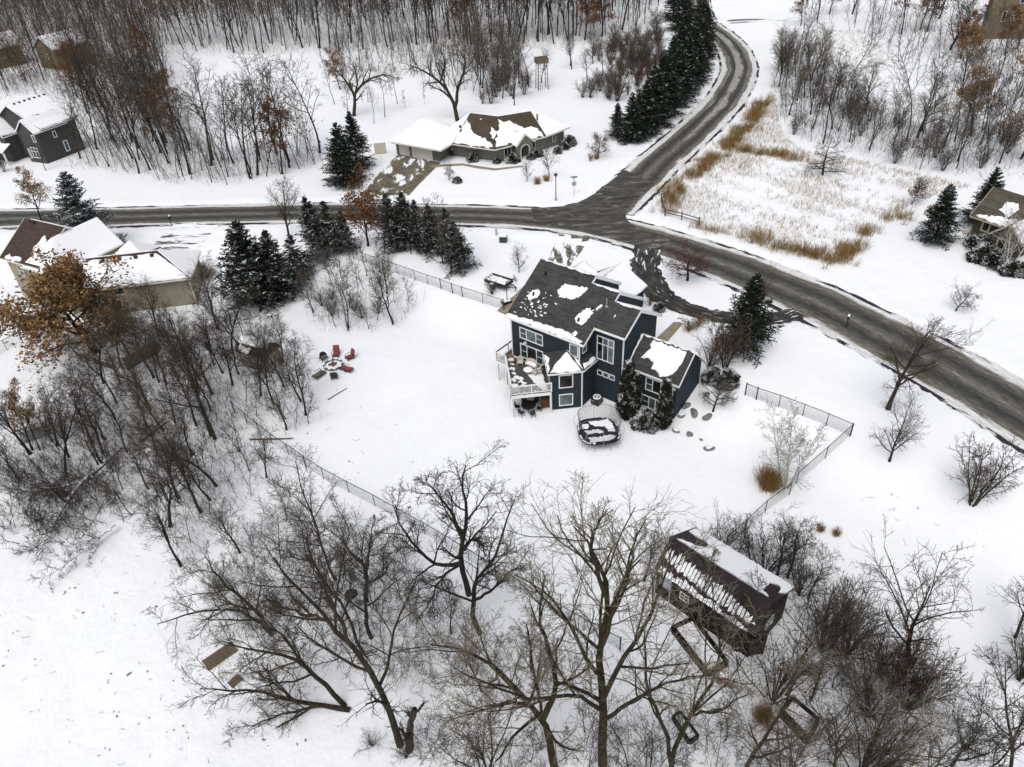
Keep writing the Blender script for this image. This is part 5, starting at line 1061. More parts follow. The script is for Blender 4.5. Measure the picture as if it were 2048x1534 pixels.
# ------------------------------------------------------------------ vegetation: growth in whole levels with numpy
def tubes(P, Rr, sides):
    """P (N,K,3), Rr (N,K) -> verts, quad faces"""
    N, K, _ = P.shape; T = np.empty_like(P); flat = sides == 2; T[:, 1:-1] = P[:, 2:] - P[:, :-2] if K > 2 else T[:, 1:-1]; T[:, 0] = P[:, 1] - P[:, 0]; T[:, -1] = P[:, -1] - P[:, -2]
    T /= np.linalg.norm(T, axis=2, keepdims=True) + 1e-9
    ref = np.where(np.abs(T[:, :1, 2:3]) < .9, np.array([0, 0, 1.0]), np.array([1.0, 0, 0])); X = np.cross(T, np.broadcast_to(ref, T.shape)); X /= np.linalg.norm(X, axis=2, keepdims=True) + 1e-9; Yv = np.cross(T, X)
    a = np.arange(sides) * 2 * PI / sides
    V = P[:, :, None, :] + Rr[:, :, None, None] * (X[:, :, None, :] * np.cos(a)[None, None, :, None] + Yv[:, :, None, :] * np.sin(a)[None, None, :, None])
    idx = np.arange(N * K * sides).reshape(N, K, sides); n2 = np.roll(idx, -1, axis=2)
    if flat: idx = idx[:, :, :1]; n2 = n2[:, :, :1]                # a flat blade: one face per length
    F = np.stack([idx[:, :-1], n2[:, :-1], n2[:, 1:], idx[:, 1:]], -1).reshape(-1, 4)
    return V.reshape(-1, 3), F
def join(parts):
    V = []; F = []; b = 0
    for v, f in parts:
        V.append(v); F.append(f + b); b += len(v)
    return np.vstack(V), np.vstack(F)
def unit(a): return a / (np.linalg.norm(a, axis=-1, keepdims=True) + 1e-9)
def grow_path(r, p0, d0, L, K, gn, up, r0, r1):
    N = len(p0); P = np.empty((N, K + 1, 3)); P[:, 0] = p0; d = unit(d0)
    for k in range(K):
        d = unit(d + r.normal(size=(N, 3)) * gn + np.array([0, 0, 1.0]) * (up if np.isscalar(up) else up[:, None])); P[:, k + 1] = P[:, k] + d * (L / K)[:, None]
    t = np.linspace(0, 1, K + 1)[None]; return P, r0[:, None] * (1 - t) + r1[:, None] * t
def children(r, P, Rd, n, t0, t1, ang, angj, lr, lj, K, gn, up, rr, rmin, fall=.5, flat=0.0, lens=None):
    N, K1, _ = P.shape; Lp = np.linalg.norm(np.diff(P, axis=1), axis=2).sum(1)
    if lens is not None: Lp = lens
    pi = np.repeat(np.arange(N), n); m = len(pi)
    t = t0 + (t1 - t0) * ((np.tile(np.arange(n), N) + r.uniform(0, 1, m)) / n)
    s = t * (K1 - 1); i = np.minimum(s.astype(int), K1 - 2); f = (s - i)[:, None]
    p0 = P[pi, i] * (1 - f) + P[pi, i + 1] * f; T = unit(P[pi, i + 1] - P[pi, i]); rad = Rd[pi, i] * (1 - f[:, 0]) + Rd[pi, i + 1] * f[:, 0]
    ref = np.where(np.abs(T[:, 2:3]) < .9, np.array([0, 0, 1.0]), np.array([1.0, 0, 0])); X = unit(np.cross(T, ref)); Y2 = np.cross(T, X)
    az = np.tile(np.arange(n) * 2.39996, N) + np.repeat(r.uniform(0, 6.28, N), n) + r.normal(size=m) * .4
    if flat: az = np.where(np.arange(m) % 2 == 0, 0.0, PI) + r.normal(size=m) * flat
    a = np.radians(ang) + r.normal(size=m) * np.radians(angj)
    d = T * np.cos(a)[:, None] + (X * np.cos(az)[:, None] + Y2 * np.sin(az)[:, None]) * np.sin(a)[:, None]
    L = Lp[pi] * lr * (1 - fall * (t - t0) / max(1e-6, t1 - t0)) * np.exp(r.normal(size=m) * lj)
    r0 = np.maximum(rad * rr, rmin); return grow_path(r, p0, d, L, K, gn, up, r0, np.maximum(r0 * .35, rmin * .7))

def bark(name, c0, c1, snow=0.0):
    m = mat(name, c0, .95, .1); g = NG(m); v = g.coord('Object', (1, 1, .25)); c = g.ramp(g.noise(v, 5, 4), [(.3, c0), (.7, c1)])
    if snow:
        u = g.math('MULTIPLY', g.ramp(g.upness(), [(.1, (0, 0, 0)), (.4, (1, 1, 1))]), g.ramp(g.noise(g.coord('Object'), .9, 3), [(.28, (0, 0, 0)), (.36, (1, 1, 1))])); c = g.mix(g.math('MULTIPLY', u, snow), c, (.85, .86, .88))
    g.col(c); g.bump(g.noise(v, 9, 3), .5, .05); return m
BK_DARK = bark('dark_bark', (.015, .013, .012), (.038, .033, .028)); BK_BROWN = bark('brown_bark', (.024, .019, .014), (.06, .048, .035)); BK_GREY = bark('grey_bark', (.05, .046, .04), (.12, .11, .095)); BK_MOSS = bark('mossy_bark', (.017, .014, .009), (.050, .042, .025)); BK_SNOW = bark('snowy_bark', (.025, .02, .017), (.055, .048, .04), 1.0); BK_BIRCH = bark('birch_bark', (.36, .33, .28), (.62, .58, .52))
TW_DARK = mat('dark_twigs', (.055, .045, .036), .95, .1); TW_BROWN = mat('brown_twigs', (.098, .077, .057), .95, .1); TW_GREY = mat('grey_twigs', (.098, .088, .074), .95, .1); TW_OLIVE = mat('olive_twigs', (.185, .16, .11), .95, .1); TW_RED = mat('red_twigs', (.10, .035, .03), .95, .1); TW_PALE = mat('pale_twigs', (.22, .20, .17), .95, .1)
def leafm(name, cols):
    m = mat(name, cols[0], .8, .15); g = NG(m); g.col(g.ramp(g.island(), [(i / (len(cols) - 1), c) for i, c in enumerate(cols)])); return m
LEAF_RUST = leafm('rust_oak_leaves', [(.085, .033, .012), (.15, .062, .022), (.20, .088, .032)]); LEAF_TAN = leafm('tan_oak_leaves', [(.12, .06, .022), (.23, .13, .052), (.33, .20, .092)]); LEAF_RED = leafm('dark_red_leaves', [(.055, .018, .012), (.10, .036, .022)]); LEAF_BERRY = leafm('red_berries', [(.06, .010, .010), (.11, .018, .016)])
def needlem(name, c0, c1, snow):
    m = mat(name, c0, .85, .15); g = NG(m); c = g.ramp(g.island(), [(0, c0), (1, c1)])
    thr = .64 - snow * .42; u = g.math('MULTIPLY', g.ramp(g.upness(), [(.15, (0, 0, 0)), (.55, (1, 1, 1))]), g.ramp(g.math('ADD', g.noise(g.coord('Object'), 1.7, 4, .65), g.math('MULTIPLY', g.island(), .12)), [(thr, (0, 0, 0)), (thr + .05, (1, 1, 1))])); g.col(g.mix(u, c, (.80, .82, .84))); return m
ND_DARK = needlem('dark_spruce_needles', (.008, .014, .009), (.028, .036, .021), -.08); ND_GREEN = needlem('green_spruce_needles', (.008, .014, .008), (.026, .034, .018), -.10); ND_BLUE = needlem('blue_spruce_needles', (.02, .03, .03), (.050, .064, .060), .14); ND_SNOWY = needlem('snowy_spruce_needles', (.009, .014, .009), (.030, .037, .021), .05); ND_ARB = needlem('arborvitae_scales', (.010, .012, .006), (.03, .034, .016), .03); ND_BUSH = needlem('juniper_scales', (.010, .013, .007), (.03, .034, .018), .24)

def leaf_cards(r, C, size, spread):
    n = len(C); c = C + r.normal(size=(n, 3)) * spread; a = unit(r.normal(size=(n, 3))); b = unit(np.cross(a, r.normal(size=(n, 3)))); s = size * r.uniform(.6, 1.4, (n, 1))
    V = np.stack([c - a * s, c + b * s * .55, c + a * s, c - b * s * .55], 1).reshape(-1, 3); return V, np.arange(4 * n).reshape(n, 4)
PROTO = {}
def finish(name, trunk_parts, crown_parts, tm, cm, leaf_parts=None, lm=None):
    tv, tf = join(trunk_parts); cv, cf = join(crown_parts); mt = mesh_np('trunk', tv, tf, True); mc = mesh_np('crown', cv, cf); mt.materials.append(tm); mc.materials.append(cm); ml = None
    if leaf_parts: lv, lf = join(leaf_parts); ml = mesh_np('leaves', lv, lf); ml.materials.append(lm)
    h = max(tv[:, 2].max(), cv[:, 2].max()); PROTO[name] = (mt, mc, ml, h); return PROTO[name]
def bare_tree(name, seed, H=10.0, r0=.16, bole=.3, nl=12, ang=48, l1=.42, n2=8, n3=6, n4=4, gn=.10, up1=.05, tm=None, cm=None, tw=.011, leaf=None, nleaf=0, lsize=.09, lean=(0, 0), stems=1, roots=None, fall=.45, tseg=9, up2=.03, lr2=.5, lr3=.48, droop=0.0):
    r = np.random.default_rng(seed)
    if roots is None:
        st = np.zeros((stems, 3)); d0 = np.zeros((stems, 3)); d0[:, 2] = 1; d0[:, 0] += lean[0]; d0[:, 1] += lean[1]
        if stems > 1: an = np.arange(stems) * 2 * PI / stems + r.uniform(0, 6); st[:, 0] = .12 * np.cos(an); st[:, 1] = .12 * np.sin(an); d0[:, 0] += .28 * np.cos(an); d0[:, 1] += .28 * np.sin(an)
        st[:, 2] = -.15; P0, R0_ = grow_path(r, st, d0, np.full(stems, H * .93) * r.uniform(.85, 1.05, stems), tseg, gn * .6, .04, np.full(stems, r0), np.full(stems, r0 * .12))
        R0_[:, 0] *= 1.25; tp_ = [tubes(P0, R0_, 8)]; lens = None
    else:                                     # roots: list of (pts, r_start, r_end)
        K = 10; PP = []; RR = []
        for pts, a, b in roots:
            pts = smooth_path(np.array(pts), 6); q = np.linspace(0, len(pts) - 1, K + 1); i = np.minimum(q.astype(int), len(pts) - 2); f = (q - i)[:, None]; PP.append(pts[i] * (1 - f) + pts[i + 1] * f); RR.append(np.linspace(a, b, K + 1))
        P0 = np.array(PP); R0_ = np.array(RR); jit = r.normal(size=P0.shape) * .05; jit[:, 0] = 0; P0 = P0 + jit; tp_ = [tubes(P0, R0_, 8)]
    P1, R1 = children(r, P0, R0_, nl, bole, .98, ang, 10, l1, .22, 6, gn, up1, .62, tw * 1.6, fall)
    P2, R2 = children(r, P1, R1, n2, .18, 1.0, 42, 12, lr2, .25, 4, gn * 1.3, up2 - droop, .6, tw * 1.25, .45)
    P3, R3 = children(r, P2, R2, n3, .15, 1.0, 40, 14, lr3, .25, 2, gn * 1.5, up2 - droop, .65, tw, .4)
    tp_.append(tubes(P1, R1, 5)); cp = [tubes(P2, R2, 3), tubes(P3, R3, 3)]; tips = P3
    if n4:
        P4, R4 = children(r, P3, R3, n4, .2, 1.0, 38, 14, .55, .25, 1, gn * 1.6, up2, .75, tw * .8, .4); cp.append(tubes(P4, R4, 3)); tips = P4
    lp = None
    if leaf is not None and nleaf:
        C = tips[:, -1]; C = C[r.integers(0, len(C), nleaf)]; keep = np.ones(len(C), bool); lp = [leaf_cards(r, C, lsize, .22)]
    return finish(name, tp_, cp, tm or BK_DARK, cm or TW_DARK, lp, leaf)
def spruce(name, seed, H=10.0, W=2.6, nb=170, nd=None, lowest=.04, droop=-.06, dens=11):
    r = np.random.default_rng(seed); P0, R0_ = grow_path(r, np.zeros((1, 3)) - [[0, 0, .1]], np.array([[0, 0, 1.0]]), np.array([H]), 8, .015, .0, np.array([.016 * H]), np.array([.01]))
    t = np.sort(r.uniform(0, 1, nb) ** .85) * (1 - lowest - .01) + lowest; s = t * 8; i = np.minimum(s.astype(int), 7); f = (s - i)[:, None]; p = P0[0, i] * (1 - f) + P0[0, i + 1] * f
    az = np.arange(nb) * 2.39996 + r.normal(size=nb) * .4; el = np.radians(-18 + 55 * t + r.normal(size=nb) * 7); d = np.stack([np.cos(az) * np.cos(el), np.sin(az) * np.cos(el), np.sin(el)], -1)
    L = W * (1 - t) ** .80 * np.exp(r.normal(size=nb) * .15) + .15; P1, R1 = grow_path(r, p, d, L, 4, .06, .05, np.full(nb, .03), np.full(nb, .012))
    P2, R2 = children(r, P1, R1, dens, .1, 1.0, 52, 10, .40, .2, 2, .08, droop, 1.0, .05, .6, flat=.35); R2[:] = np.array([.05, .055, .012])[None] * (H / 10) ** .5
    P3, R3 = children(r, P2, R2, 3, .1, .95, 45, 14, .66, .25, 1, .1, droop, 1.0, .04, .4, flat=.5); R3[:] = np.array([.045, .010])[None] * (H / 10) ** .5
    return finish(name, [tubes(P0, R0_, 8), tubes(P1, R1, 4)], [tubes(P2, R2, 3), tubes(P3, R3, 3)], BK_BROWN, nd or ND_DARK)
def shrub(name, seed, H=2.2, stems=16, spread=.55, n2=6, n3=5, tm=None, cm=None, tw=.008, leaf=None, nleaf=0, lsize=.06):
    r = np.random.default_rng(seed); an = r.uniform(0, 6.28, stems); tl = np.abs(r.normal(size=stems)) * spread * .8 + .05; d = np.stack([np.cos(an) * tl, np.sin(an) * tl, np.ones(stems)], -1)
    st = np.stack([np.cos(an) * .15 * tl, np.sin(an) * .15 * tl, np.full(stems, -.05)], -1); P0, R0_ = grow_path(r, st, d, H * r.uniform(.6, 1.05, stems), 5, .10, .03, np.full(stems, .012 * H ** .6 + .004), np.full(stems, .007))
    P1, R1 = children(r, P0, R0_, n2, .25, 1.0, 34, 10, .40, .25, 3, .12, .06, .65, tw, .4); P2, R2 = children(r, P1, R1, n3, .2, 1.0, 36, 12, .5, .25, 2, .14, .04, .7, tw * .85, .4)
    lp = [leaf_cards(r, P2[:, -1][r.integers(0, len(P2), nleaf)], lsize, .1)] if nleaf else None
    return finish(name, [tubes(P0, R0_, 4)], [tubes(P1, R1, 3), tubes(P2, R2, 3)], tm or BK_DARK, cm or TW_BROWN, lp, leaf)
def evergreen_mass(name, seed, prof, n, nd, size=.12):
    """column or mound of scale sprays: prof(t) -> radius, height from t"""
    r = np.random.default_rng(seed); t = r.uniform(0, 1, n); H, fn = prof; az = r.uniform(0, 6.28, n); R_ = np.array([fn(q) for q in t]) * np.clip(1 - np.abs(r.normal(size=n)) * .22, .2, 1.0) * (1 + .12 * np.sin(az * 5 + t * 9))
    C = np.stack([R_ * np.cos(az), R_ * np.sin(az), t * H], -1); d = unit(np.stack([np.cos(az), np.sin(az), np.full(n, .9)], -1) + r.normal(size=(n, 3)) * .35); P, Rd = grow_path(r, C - d * size * .7, d, np.full(n, size * 2.0) * r.uniform(.6, 1.4, n), 1, .1, .0, np.full(n, size * .5), np.full(n, size * .1))
    P0, R0_ = grow_path(r, np.zeros((1, 3)), np.array([[0, 0, 1.0]]), np.array([H * .93]), 4, .01, 0, np.array([.08]), np.array([.02])); return finish(name, [tubes(P0, R0_, 6)], [tubes(P, Rd, 3)], BK_BROWN, nd)

def plant(pname, label, cat, loc, rz=0.0, sc=1.0, group=None, name=None, sxy=1.0, tilt=(0, 0)):
    mt, mc, ml, h = PROTO[pname]; o = thing(name or 'bare_tree', label, cat, loc, rz, group); o.scale = (sc * sxy, sc * sxy, sc); o.rotation_euler = (tilt[0], tilt[1], rz)
    a = link('trunk', mt, None, o); b = link('crown', mc, None, o)
    if ml is not None: link('leaves', ml, None, b)
    return o
def plant_px(pname, label, px, top=None, cat='tree', rz=0.0, sc=1.0, sxy=1.0, group=None, name=None, tilt=(0, 0)):
    p = at(*px)
    if top is not None: sc = max(.1, height_at(p, top) / PROTO[pname][3])
    return plant(pname, label, cat, p, rz, sc, group, name, sxy, tilt)
def px_root(base, pts, dep=0.0):
    """limb through image points in a vertical plane facing the camera through the base, drifting dep metres in depth per point"""
    out = []
    for i, (x, y) in enumerate(pts):
        d = ray(x, y); t = (base[1] + dep * i) / d[1]; out.append((d[0] * t - base[0], d[1] * t - base[1], CAMH + d[2] * t - base[2]))
    return out
# ------------------------------------------------------------------ prototypes
for i in range(5): bare_tree('forest%d' % i, 100 + i, 19 + i % 3, .19 + .02 * (i % 3), .42 - .05 * (i % 2), 15, 42, .30, 7, 5, 0, .12, .05, [BK_DARK, BK_DARK, BK_BROWN, BK_DARK, BK_BROWN][i], [TW_BROWN, TW_DARK, TW_BROWN, TW_DARK, TW_GREY][i], .020)
for i in range(4): bare_tree('pole%d' % i, 120 + i, 13, .10, .40, 12, 36, .26, 6, 5, 0, .12, .06, [BK_DARK, BK_GREY, BK_DARK, BK_BROWN][i], [TW_DARK, TW_GREY, TW_BROWN, TW_BROWN][i], .015)
bare_tree('oakfall0', 140, 15, .22, .30, 16, 55, .34, 7, 6, 0, .14, .03, BK_DARK, TW_DARK, .016, LEAF_RUST, 2600, .19); bare_tree('oakfall1', 141, 12, .2, .28, 15, 55, .38, 7, 6, 0, .14, .03, BK_DARK, TW_DARK, .015, LEAF_TAN, 3200, .15)
bare_tree('bigoak', 142, 9.5, .22, .10, 22, 66, .58, 9, 7, 3, .13, .02, BK_DARK, TW_BROWN, .010, LEAF_TAN, 9000, .13); bare_tree('smalloak', 143, 5, .09, .2, 14, 50, .40, 7, 6, 0, .12, .04, BK_DARK, TW_DARK, .009, LEAF_RUST, 2200, .085); bare_tree('redoak', 145, 4.5, .08, .12, 16, 62, .42, 7, 5, 0, .10, .02, BK_DARK, TW_DARK, .010, LEAF_RED, 900, .11)
for i in range(3): bare_tree('yard%d' % i, 150 + i, 9, .17, .24, 15, 46, .48, 8, 7, 3, .11, .05, [BK_BROWN, BK_GREY, BK_BROWN][i], [TW_BROWN, TW_GREY, TW_OLIVE][i], .009)
bare_tree('vase', 156, 8, .15, .16, 17, 38, .62, 8, 6, 3, .07, .04, BK_BROWN, TW_BROWN, .008, fall=.3)
bare_tree('crab', 157, 4.2, .14, .22, 14, 64, .68, 8, 6, 3, .12, .02, BK_BROWN, TW_BROWN, .008, LEAF_BERRY, 2600, .05); bare_tree('lowround', 158, 4.0, .13, .2, 16, 62, .66, 8, 7, 3, .13, .03, BK_DARK, TW_BROWN, .009)
bare_tree('pinoak', 159, 6.0, .13, .12, 26, 82, .42, 8, 5, 2, .07, -.03, BK_DARK, TW_BROWN, .009, fall=.55, droop=.05); bare_tree('birch', 160, 6.2, .06, .25, 12, 36, .30, 7, 6, 0, .10, .04, BK_BIRCH, TW_PALE, .007, stems=4); bare_tree('clump', 161, 4.2, .05, .15, 11, 38, .36, 6, 6, 0, .11, .03, BK_BROWN, TW_BROWN, .008, stems=6)
bare_tree('ash', 162, 10, .17, .30, 13, 34, .52, 7, 5, 2, .10, .05, BK_DARK, TW_BROWN, .010)
for i in range(4): bare_tree('thick%d' % i, 170 + i, 8.5, .12, .28, 13, 40, .40, 8, 6, 2, .15, .05, [BK_DARK, BK_DARK, BK_BROWN, BK_DARK][i], [TW_DARK, TW_BROWN, TW_BROWN, TW_DARK][i], .0095)
for i in range(3): bare_tree('sap%d' % i, 180 + i, 5.5, .045, .25, 10, 34, .28, 6, 5, 0, .14, .06, [BK_DARK, BK_BROWN, BK_GREY][i], [TW_DARK, TW_BROWN, TW_GREY][i], .009)
for i in range(3): shrub('shrub%d' % i, 190 + i, 2.4, 18, .5, 7, 5, [BK_DARK, BK_BROWN, BK_DARK][i], [TW_DARK, TW_BROWN, TW_GREY][i])
shrub('shrubred', 195, 2.4, 16, .5, 6, 5, BK_BROWN, TW_RED); shrub('shrubleaf', 196, 2.4, 14, .5, 6, 4, BK_BROWN, TW_BROWN, leaf=LEAF_RED, nleaf=320, lsize=.035); shrub('leafbush', 197, 1.2, 12, .6, 5, 4, BK_BROWN, TW_BROWN, leaf=LEAF_TAN, nleaf=300, lsize=.06)
GRASS = leafm('dry_grass', [(.19, .11, .028), (.29, .18, .052), (.40, .27, .105)])
def grass_clump(name, seed, H, n, sp):
    r = np.random.default_rng(seed); an = r.uniform(0, 6.28, n); rr_ = np.abs(r.normal(size=n)) * sp * .3; d = np.stack([np.cos(an) * .35 * r.uniform(0, 1.3, n), np.sin(an) * .35 * r.uniform(0, 1.3, n), np.ones(n)], -1); st = np.stack([np.cos(an) * rr_, np.sin(an) * rr_, np.full(n, -.03)], -1)
    P, R_ = grow_path(r, st, d, H * r.uniform(.6, 1.1, n), 4, .10, -.05, np.full(n, .010), np.full(n, .006)); V, F = tubes(P, R_, 3); me = mesh_np('blades', V, F); me.materials.append(GRASS); return me
G_BIG = grass_clump('g', 1, 1.9, 900, 1.2); G_SM = grass_clump('g', 2, .8, 160, .5)
for i in range(2): spruce('spruce%d' % i, 200 + i, 10, 2.5, 190, ND_DARK)
spruce('sprucegreen', 204, 10, 3.0, 170, ND_GREEN, .08, -.05, 13); spruce('spruceblue', 205, 10, 3.0, 175, ND_BLUE); spruce('sprucesnow', 206, 8, 2.3, 170, ND_SNOWY); spruce('spruceloose', 207, 8, 2.0, 90, ND_SNOWY, .08, -.08, 10)
evergreen_mass('arborvitae', 210, (5.0, lambda t: .78 * min(1, (t + .05) * 4) * (1 - t ** 1.6 * .72)), 5200, ND_ARB, .11); evergreen_mass('juniper', 211, (1.0, lambda t: .85 * math.sqrt(max(0, 1 - t * t))), 1500, ND_BUSH, .10); evergreen_mass('yewball', 212, (1.0, lambda t: .7 * math.sqrt(max(0, 1 - (t - .35) ** 2 / .43))), 1200, ND_BUSH, .09)

# ------------------------------------------------------------------ named yard trees
rnd = random.Random(99)
plant_px('crab', 'small crabapple with dark red berries on the loop driveway island', (1375, 561), 482, rz=1.0, name='crabapple_tree', sxy=1.25)
plant_px('sprucegreen', 'tall dark spruce right of the navy house near the loop driveway', (1487, 700), 548, rz=.4, name='spruce_tree', sxy=1.2)
plant_px('vase', 'thin bare young tree between the loop driveway and the road', (1524, 607), 520, rz=2.0)
plant_px('yard0', 'big bare maple beside the right road', (1776, 818), 608, rz=.5); plant_px('vase', 'bare vase-shaped tree just below the big maple on the right lawn', (1779, 922), 770, rz=3.0)
plant_px('lowround', 'low round bare tree on the snow across the right road', (1911, 622), 555, rz=1.2); plant_px('clump', 'multi-stemmed bare clump on the lawn at the right edge', (1945, 1008), 880, rz=.6, name='bare_shrub')
plant_px('birch', 'white-stemmed birch clump inside the right fence corner', (1570, 975), 822, rz=.9, name='birch_tree'); plant_px('lowround', 'small dark bare tree beside the wing of the navy house', (1426, 823), 742, rz=2.2)
plant_px('ash', 'tall bare ash standing alone at the lower right', (1808, 1345), 1045, rz=2.5, tilt=(0, .12)); plant_px('vase', 'small upright bare tree behind the utility trailer', (1038, 545), 478, rz=.3)
plant_px('vase', 'bare tree in front of the ranch entrance', (1054, 363), 312, rz=.2); plant_px('yard1', 'taller bare tree right of the ranch entrance', (1098, 353), 282, rz=1.2); plant_px('lowround', 'small bare tree on the ranch lawn beside the driveway', (898, 360), 318, rz=.7, sxy=.9); plant_px('crab', 'small rounded tree on the lawn right of the ranch house', (1196, 315), 258, rz=2.7)
plant_px('pinoak', 'bare pin oak with drooping lower branches alone in the meadow', (1645, 350), 268, rz=.3, name='pin_oak', sxy=1.35); plant_px('redoak', 'small oak holding dark red leaves at the right of the meadow', (1823, 408), 352, rz=1.0, name='oak_tree')
plant_px('spruce0', 'broad dark spruce in front of the olive house', (1868, 482), 368, rz=.2, sxy=1.5, name='spruce_tree'); plant_px('spruce1', 'tall dark spruce behind the olive house corner', (1962, 448), 335, rz=1.2, sxy=1.4, name='spruce_tree')
plant_px('bigoak', 'large spreading oak with tan leaves in front of the tan house', (192, 704), 512, rz=.7, name='oak_tree', sxy=1.25); plant_px('spruceblue', 'large bluish snow-dusted spruce between the tan house and the road', (190, 512), 346, rz=.4, name='spruce_tree', sxy=1.3)
plant_px('oakfall1', 'brown-leaved oak at the left edge above the road', (85, 445), 340, rz=2.0, name='oak_tree', sxy=1.0); plant_px('smalloak', 'bright rust-leaved oak among the roadside evergreens', (736, 492), 338, rz=.4, name='oak_tree', sxy=1.05)
plant_px('spruce1', 'dark spruce left of the ranch driveway, front one of the pair', (690, 368), 246, rz=.2, name='spruce_tree', sxy=1.45); plant_px('spruce0', 'dark spruce left of the ranch driveway, rear one of the pair', (716, 336), 222, rz=2.0, name='spruce_tree', sxy=1.3)
plant_px('yard0', 'bare roadside tree above the left evergreens', (580, 478), 352, rz=2.6); plant_px('birch', 'pale birch with leaning stems in front of the olive house', (2010, 540), 405, rz=2.1, name='birch_tree')
plant_px('lowround', 'dark oak silhouette by the beige house at the upper right', (1900, 100), -60, rz=.9, sxy=.8); plant_px('oakfall1', 'small tan-leaved oak beside the far left grey shed', (80, 900), 765, rz=.5, name='oak_tree', sxy=.6)
for k, (px, top, pn, sx) in enumerate((((512, 605), 438, 'sprucesnow', 1.5), ((556, 596), 462, 'sprucesnow', 1.4), ((600, 562), 470, 'spruceloose', 1.6), ((640, 515), 392, 'sprucesnow', 1.1), ((668, 505), 400, 'spruceloose', 1.4), ((692, 500), 420, 'sprucesnow', 1.2))):
    plant_px(pn, ['large dark evergreen at the front left of the roadside screen', 'second large evergreen close behind the front left one', 'loose snowy evergreen right of the two large left ones', 'narrow tall evergreen left of the rust oak', 'thin loose evergreen beside the narrow tall one', 'small evergreen touching the rust oak on its left'][k], px, top, rz=k * 1.3, sxy=sx, name='spruce_tree', group='roadside evergreens')
for k, (px, top) in enumerate((((785, 498), 385), ((812, 496), 384), ((838, 500), 400), ((868, 505), 410), ((902, 520), 415), ((918, 538), 440))):
    plant_px(['spruceloose', 'sprucesnow'][k % 2], ['first loose evergreen right of the rust oak', 'second evergreen right of the rust oak', 'third evergreen right of the rust oak', 'fourth evergreen right of the rust oak', 'scraggly evergreen near the right end of the roadside screen', 'last evergreen at the right end of the roadside screen'][k], px, top, rz=k, sxy=1.25, name='spruce_tree', group='roadside evergreens')
    q = (px[0] - 16, px[1] + 8); plant_px('pole%d' % (k % 4), 'slender bare tree tangled among the roadside evergreens', q, top - 20, rz=k * 2, group='slim bare trees among the roadside evergreens')
plant_px('ash', 'scraggly bare tree at the right end of the roadside evergreens', (905, 545), 398, rz=1.4, sxy=.8)
row = [(1234, 272, 205), (1262, 283, 185), (1288, 272, 160), (1312, 252, 135), (1334, 232, 110), (1352, 208, 88), (1368, 186, 66), (1382, 164, 44), (1394, 142, 28), (1402, 120, 18), (1406, 100, 8), (1404, 80, -6), (1398, 62, -22), (1300, 232, 130), (1322, 205, 100), (1342, 175, 72), (1358, 145, 45), (1366, 115, 20), (1368, 88, -5), (1362, 60, -30), (1345, 40, -40), (1275, 258, 178)]
for k, (x, y, tp2) in enumerate(row): plant_px('spruce%d' % (k % 2), 'small spruce at the lower end of the spruce row along the curving road' if k == 0 else 'dark spruce in the dense row along the inside of the curving road', (x, y), tp2, rz=k * .9, sxy=1.4, name='spruce_tree', group='spruce row along the curving road')
# shrubs and garden plants
for px, top, pn, sx, lb in (((1252, 838), 722, 'arborvitae', 1.0, 'tall snow-flecked arborvitae against the tower corner'), ((1268, 826), 745, 'arborvitae', .95, 'second arborvitae close beside the tower one'), ((1325, 858), 757, 'arborvitae', .95, 'tall arborvitae at the outer corner of the wing')): plant_px(pn, lb, px, top, rz=px[0], name='arborvitae_shrub', cat='shrub', sxy=sx)
def bush(px, s, lb, pn='juniper', sxy=1.0): plant_px(pn, lb, px, None, 'shrub', rz=px[0] * .37, sc=s, sxy=sxy, name='evergreen_shrub' if pn in ('juniper', 'yewball') else 'shrub')
bush((1290, 848), 1.35, 'low snow-laden juniper between the arborvitaes', sxy=1.25); bush((1300, 858), 1.0, 'small juniper at the foot of the outer arborvitae'); bush((1318, 622), 1.0, 'round snow-topped evergreen shrub by the front walk', 'yewball'); bush((1452, 770), 1.6, 'round dark evergreen shrub at the end of the wing', 'yewball', 1.1); bush((1425, 760), 1.3, 'dark shrub between the wing and the round evergreen', 'juniper')
plant_px('shrubred', 'reddish twiggy shrub at the wing gable', (1418, 735), 655, 'shrub', name='shrub', sxy=1.1); plant_px('clump', 'bare twiggy tree beneath the tall spruce', (1450, 735), 625, rz=.8)
plant_px('shrub1', 'pale twiggy shrub at the front corner of the garage', (1300, 612), 582, 'shrub', name='shrub'); plant_px('leafbush', 'low shrub with dry leaves beside the front walk', (1375, 660), 640, 'shrub', name='shrub', sxy=2.0); plant_px('leafbush', 'low shrub with dry leaves between front walk and driveway', (1395, 650), 630, 'shrub', name='shrub', sxy=1.6)
plant_px('shrub2', 'brown twiggy shrub in front of the utility trailer', (985, 588), 556, 'shrub', name='shrub')
for k, (px, s) in enumerate((((945, 322), 1.3), ((1025, 324), 1.5), ((1075, 312), 1.2), ((1062, 318), 1.0), ((994, 326), .9), ((915, 365), .9), ((1138, 290), 1.6), ((1128, 298), 1.2), ((1115, 306), 1.0))): bush(px, s, 'snow-capped evergreen shrub ' + ['by the ranch middle wall', 'left of the ranch entrance', 'right of the ranch entrance', 'nearest the ranch entrance arch', 'at the ranch wall corner', 'alone on the ranch lawn', 'at the far right corner of the ranch house', 'second from the right corner of the ranch house', 'third from the right corner of the ranch house'][k])
for k, (px, s) in enumerate((((1955, 495), 1.6), ((1968, 520), 1.9), ((1990, 530), 1.7), ((2020, 545), 1.5), ((2045, 548), 1.3))): bush(px, s, 'snow-laden evergreen shrub ' + ['left of the olive house gable', 'at the left end of the olive house bed', 'in the middle of the olive house bed', 'behind the leaning birch', 'at the right photo edge below the olive house'][k], sxy=1.2)
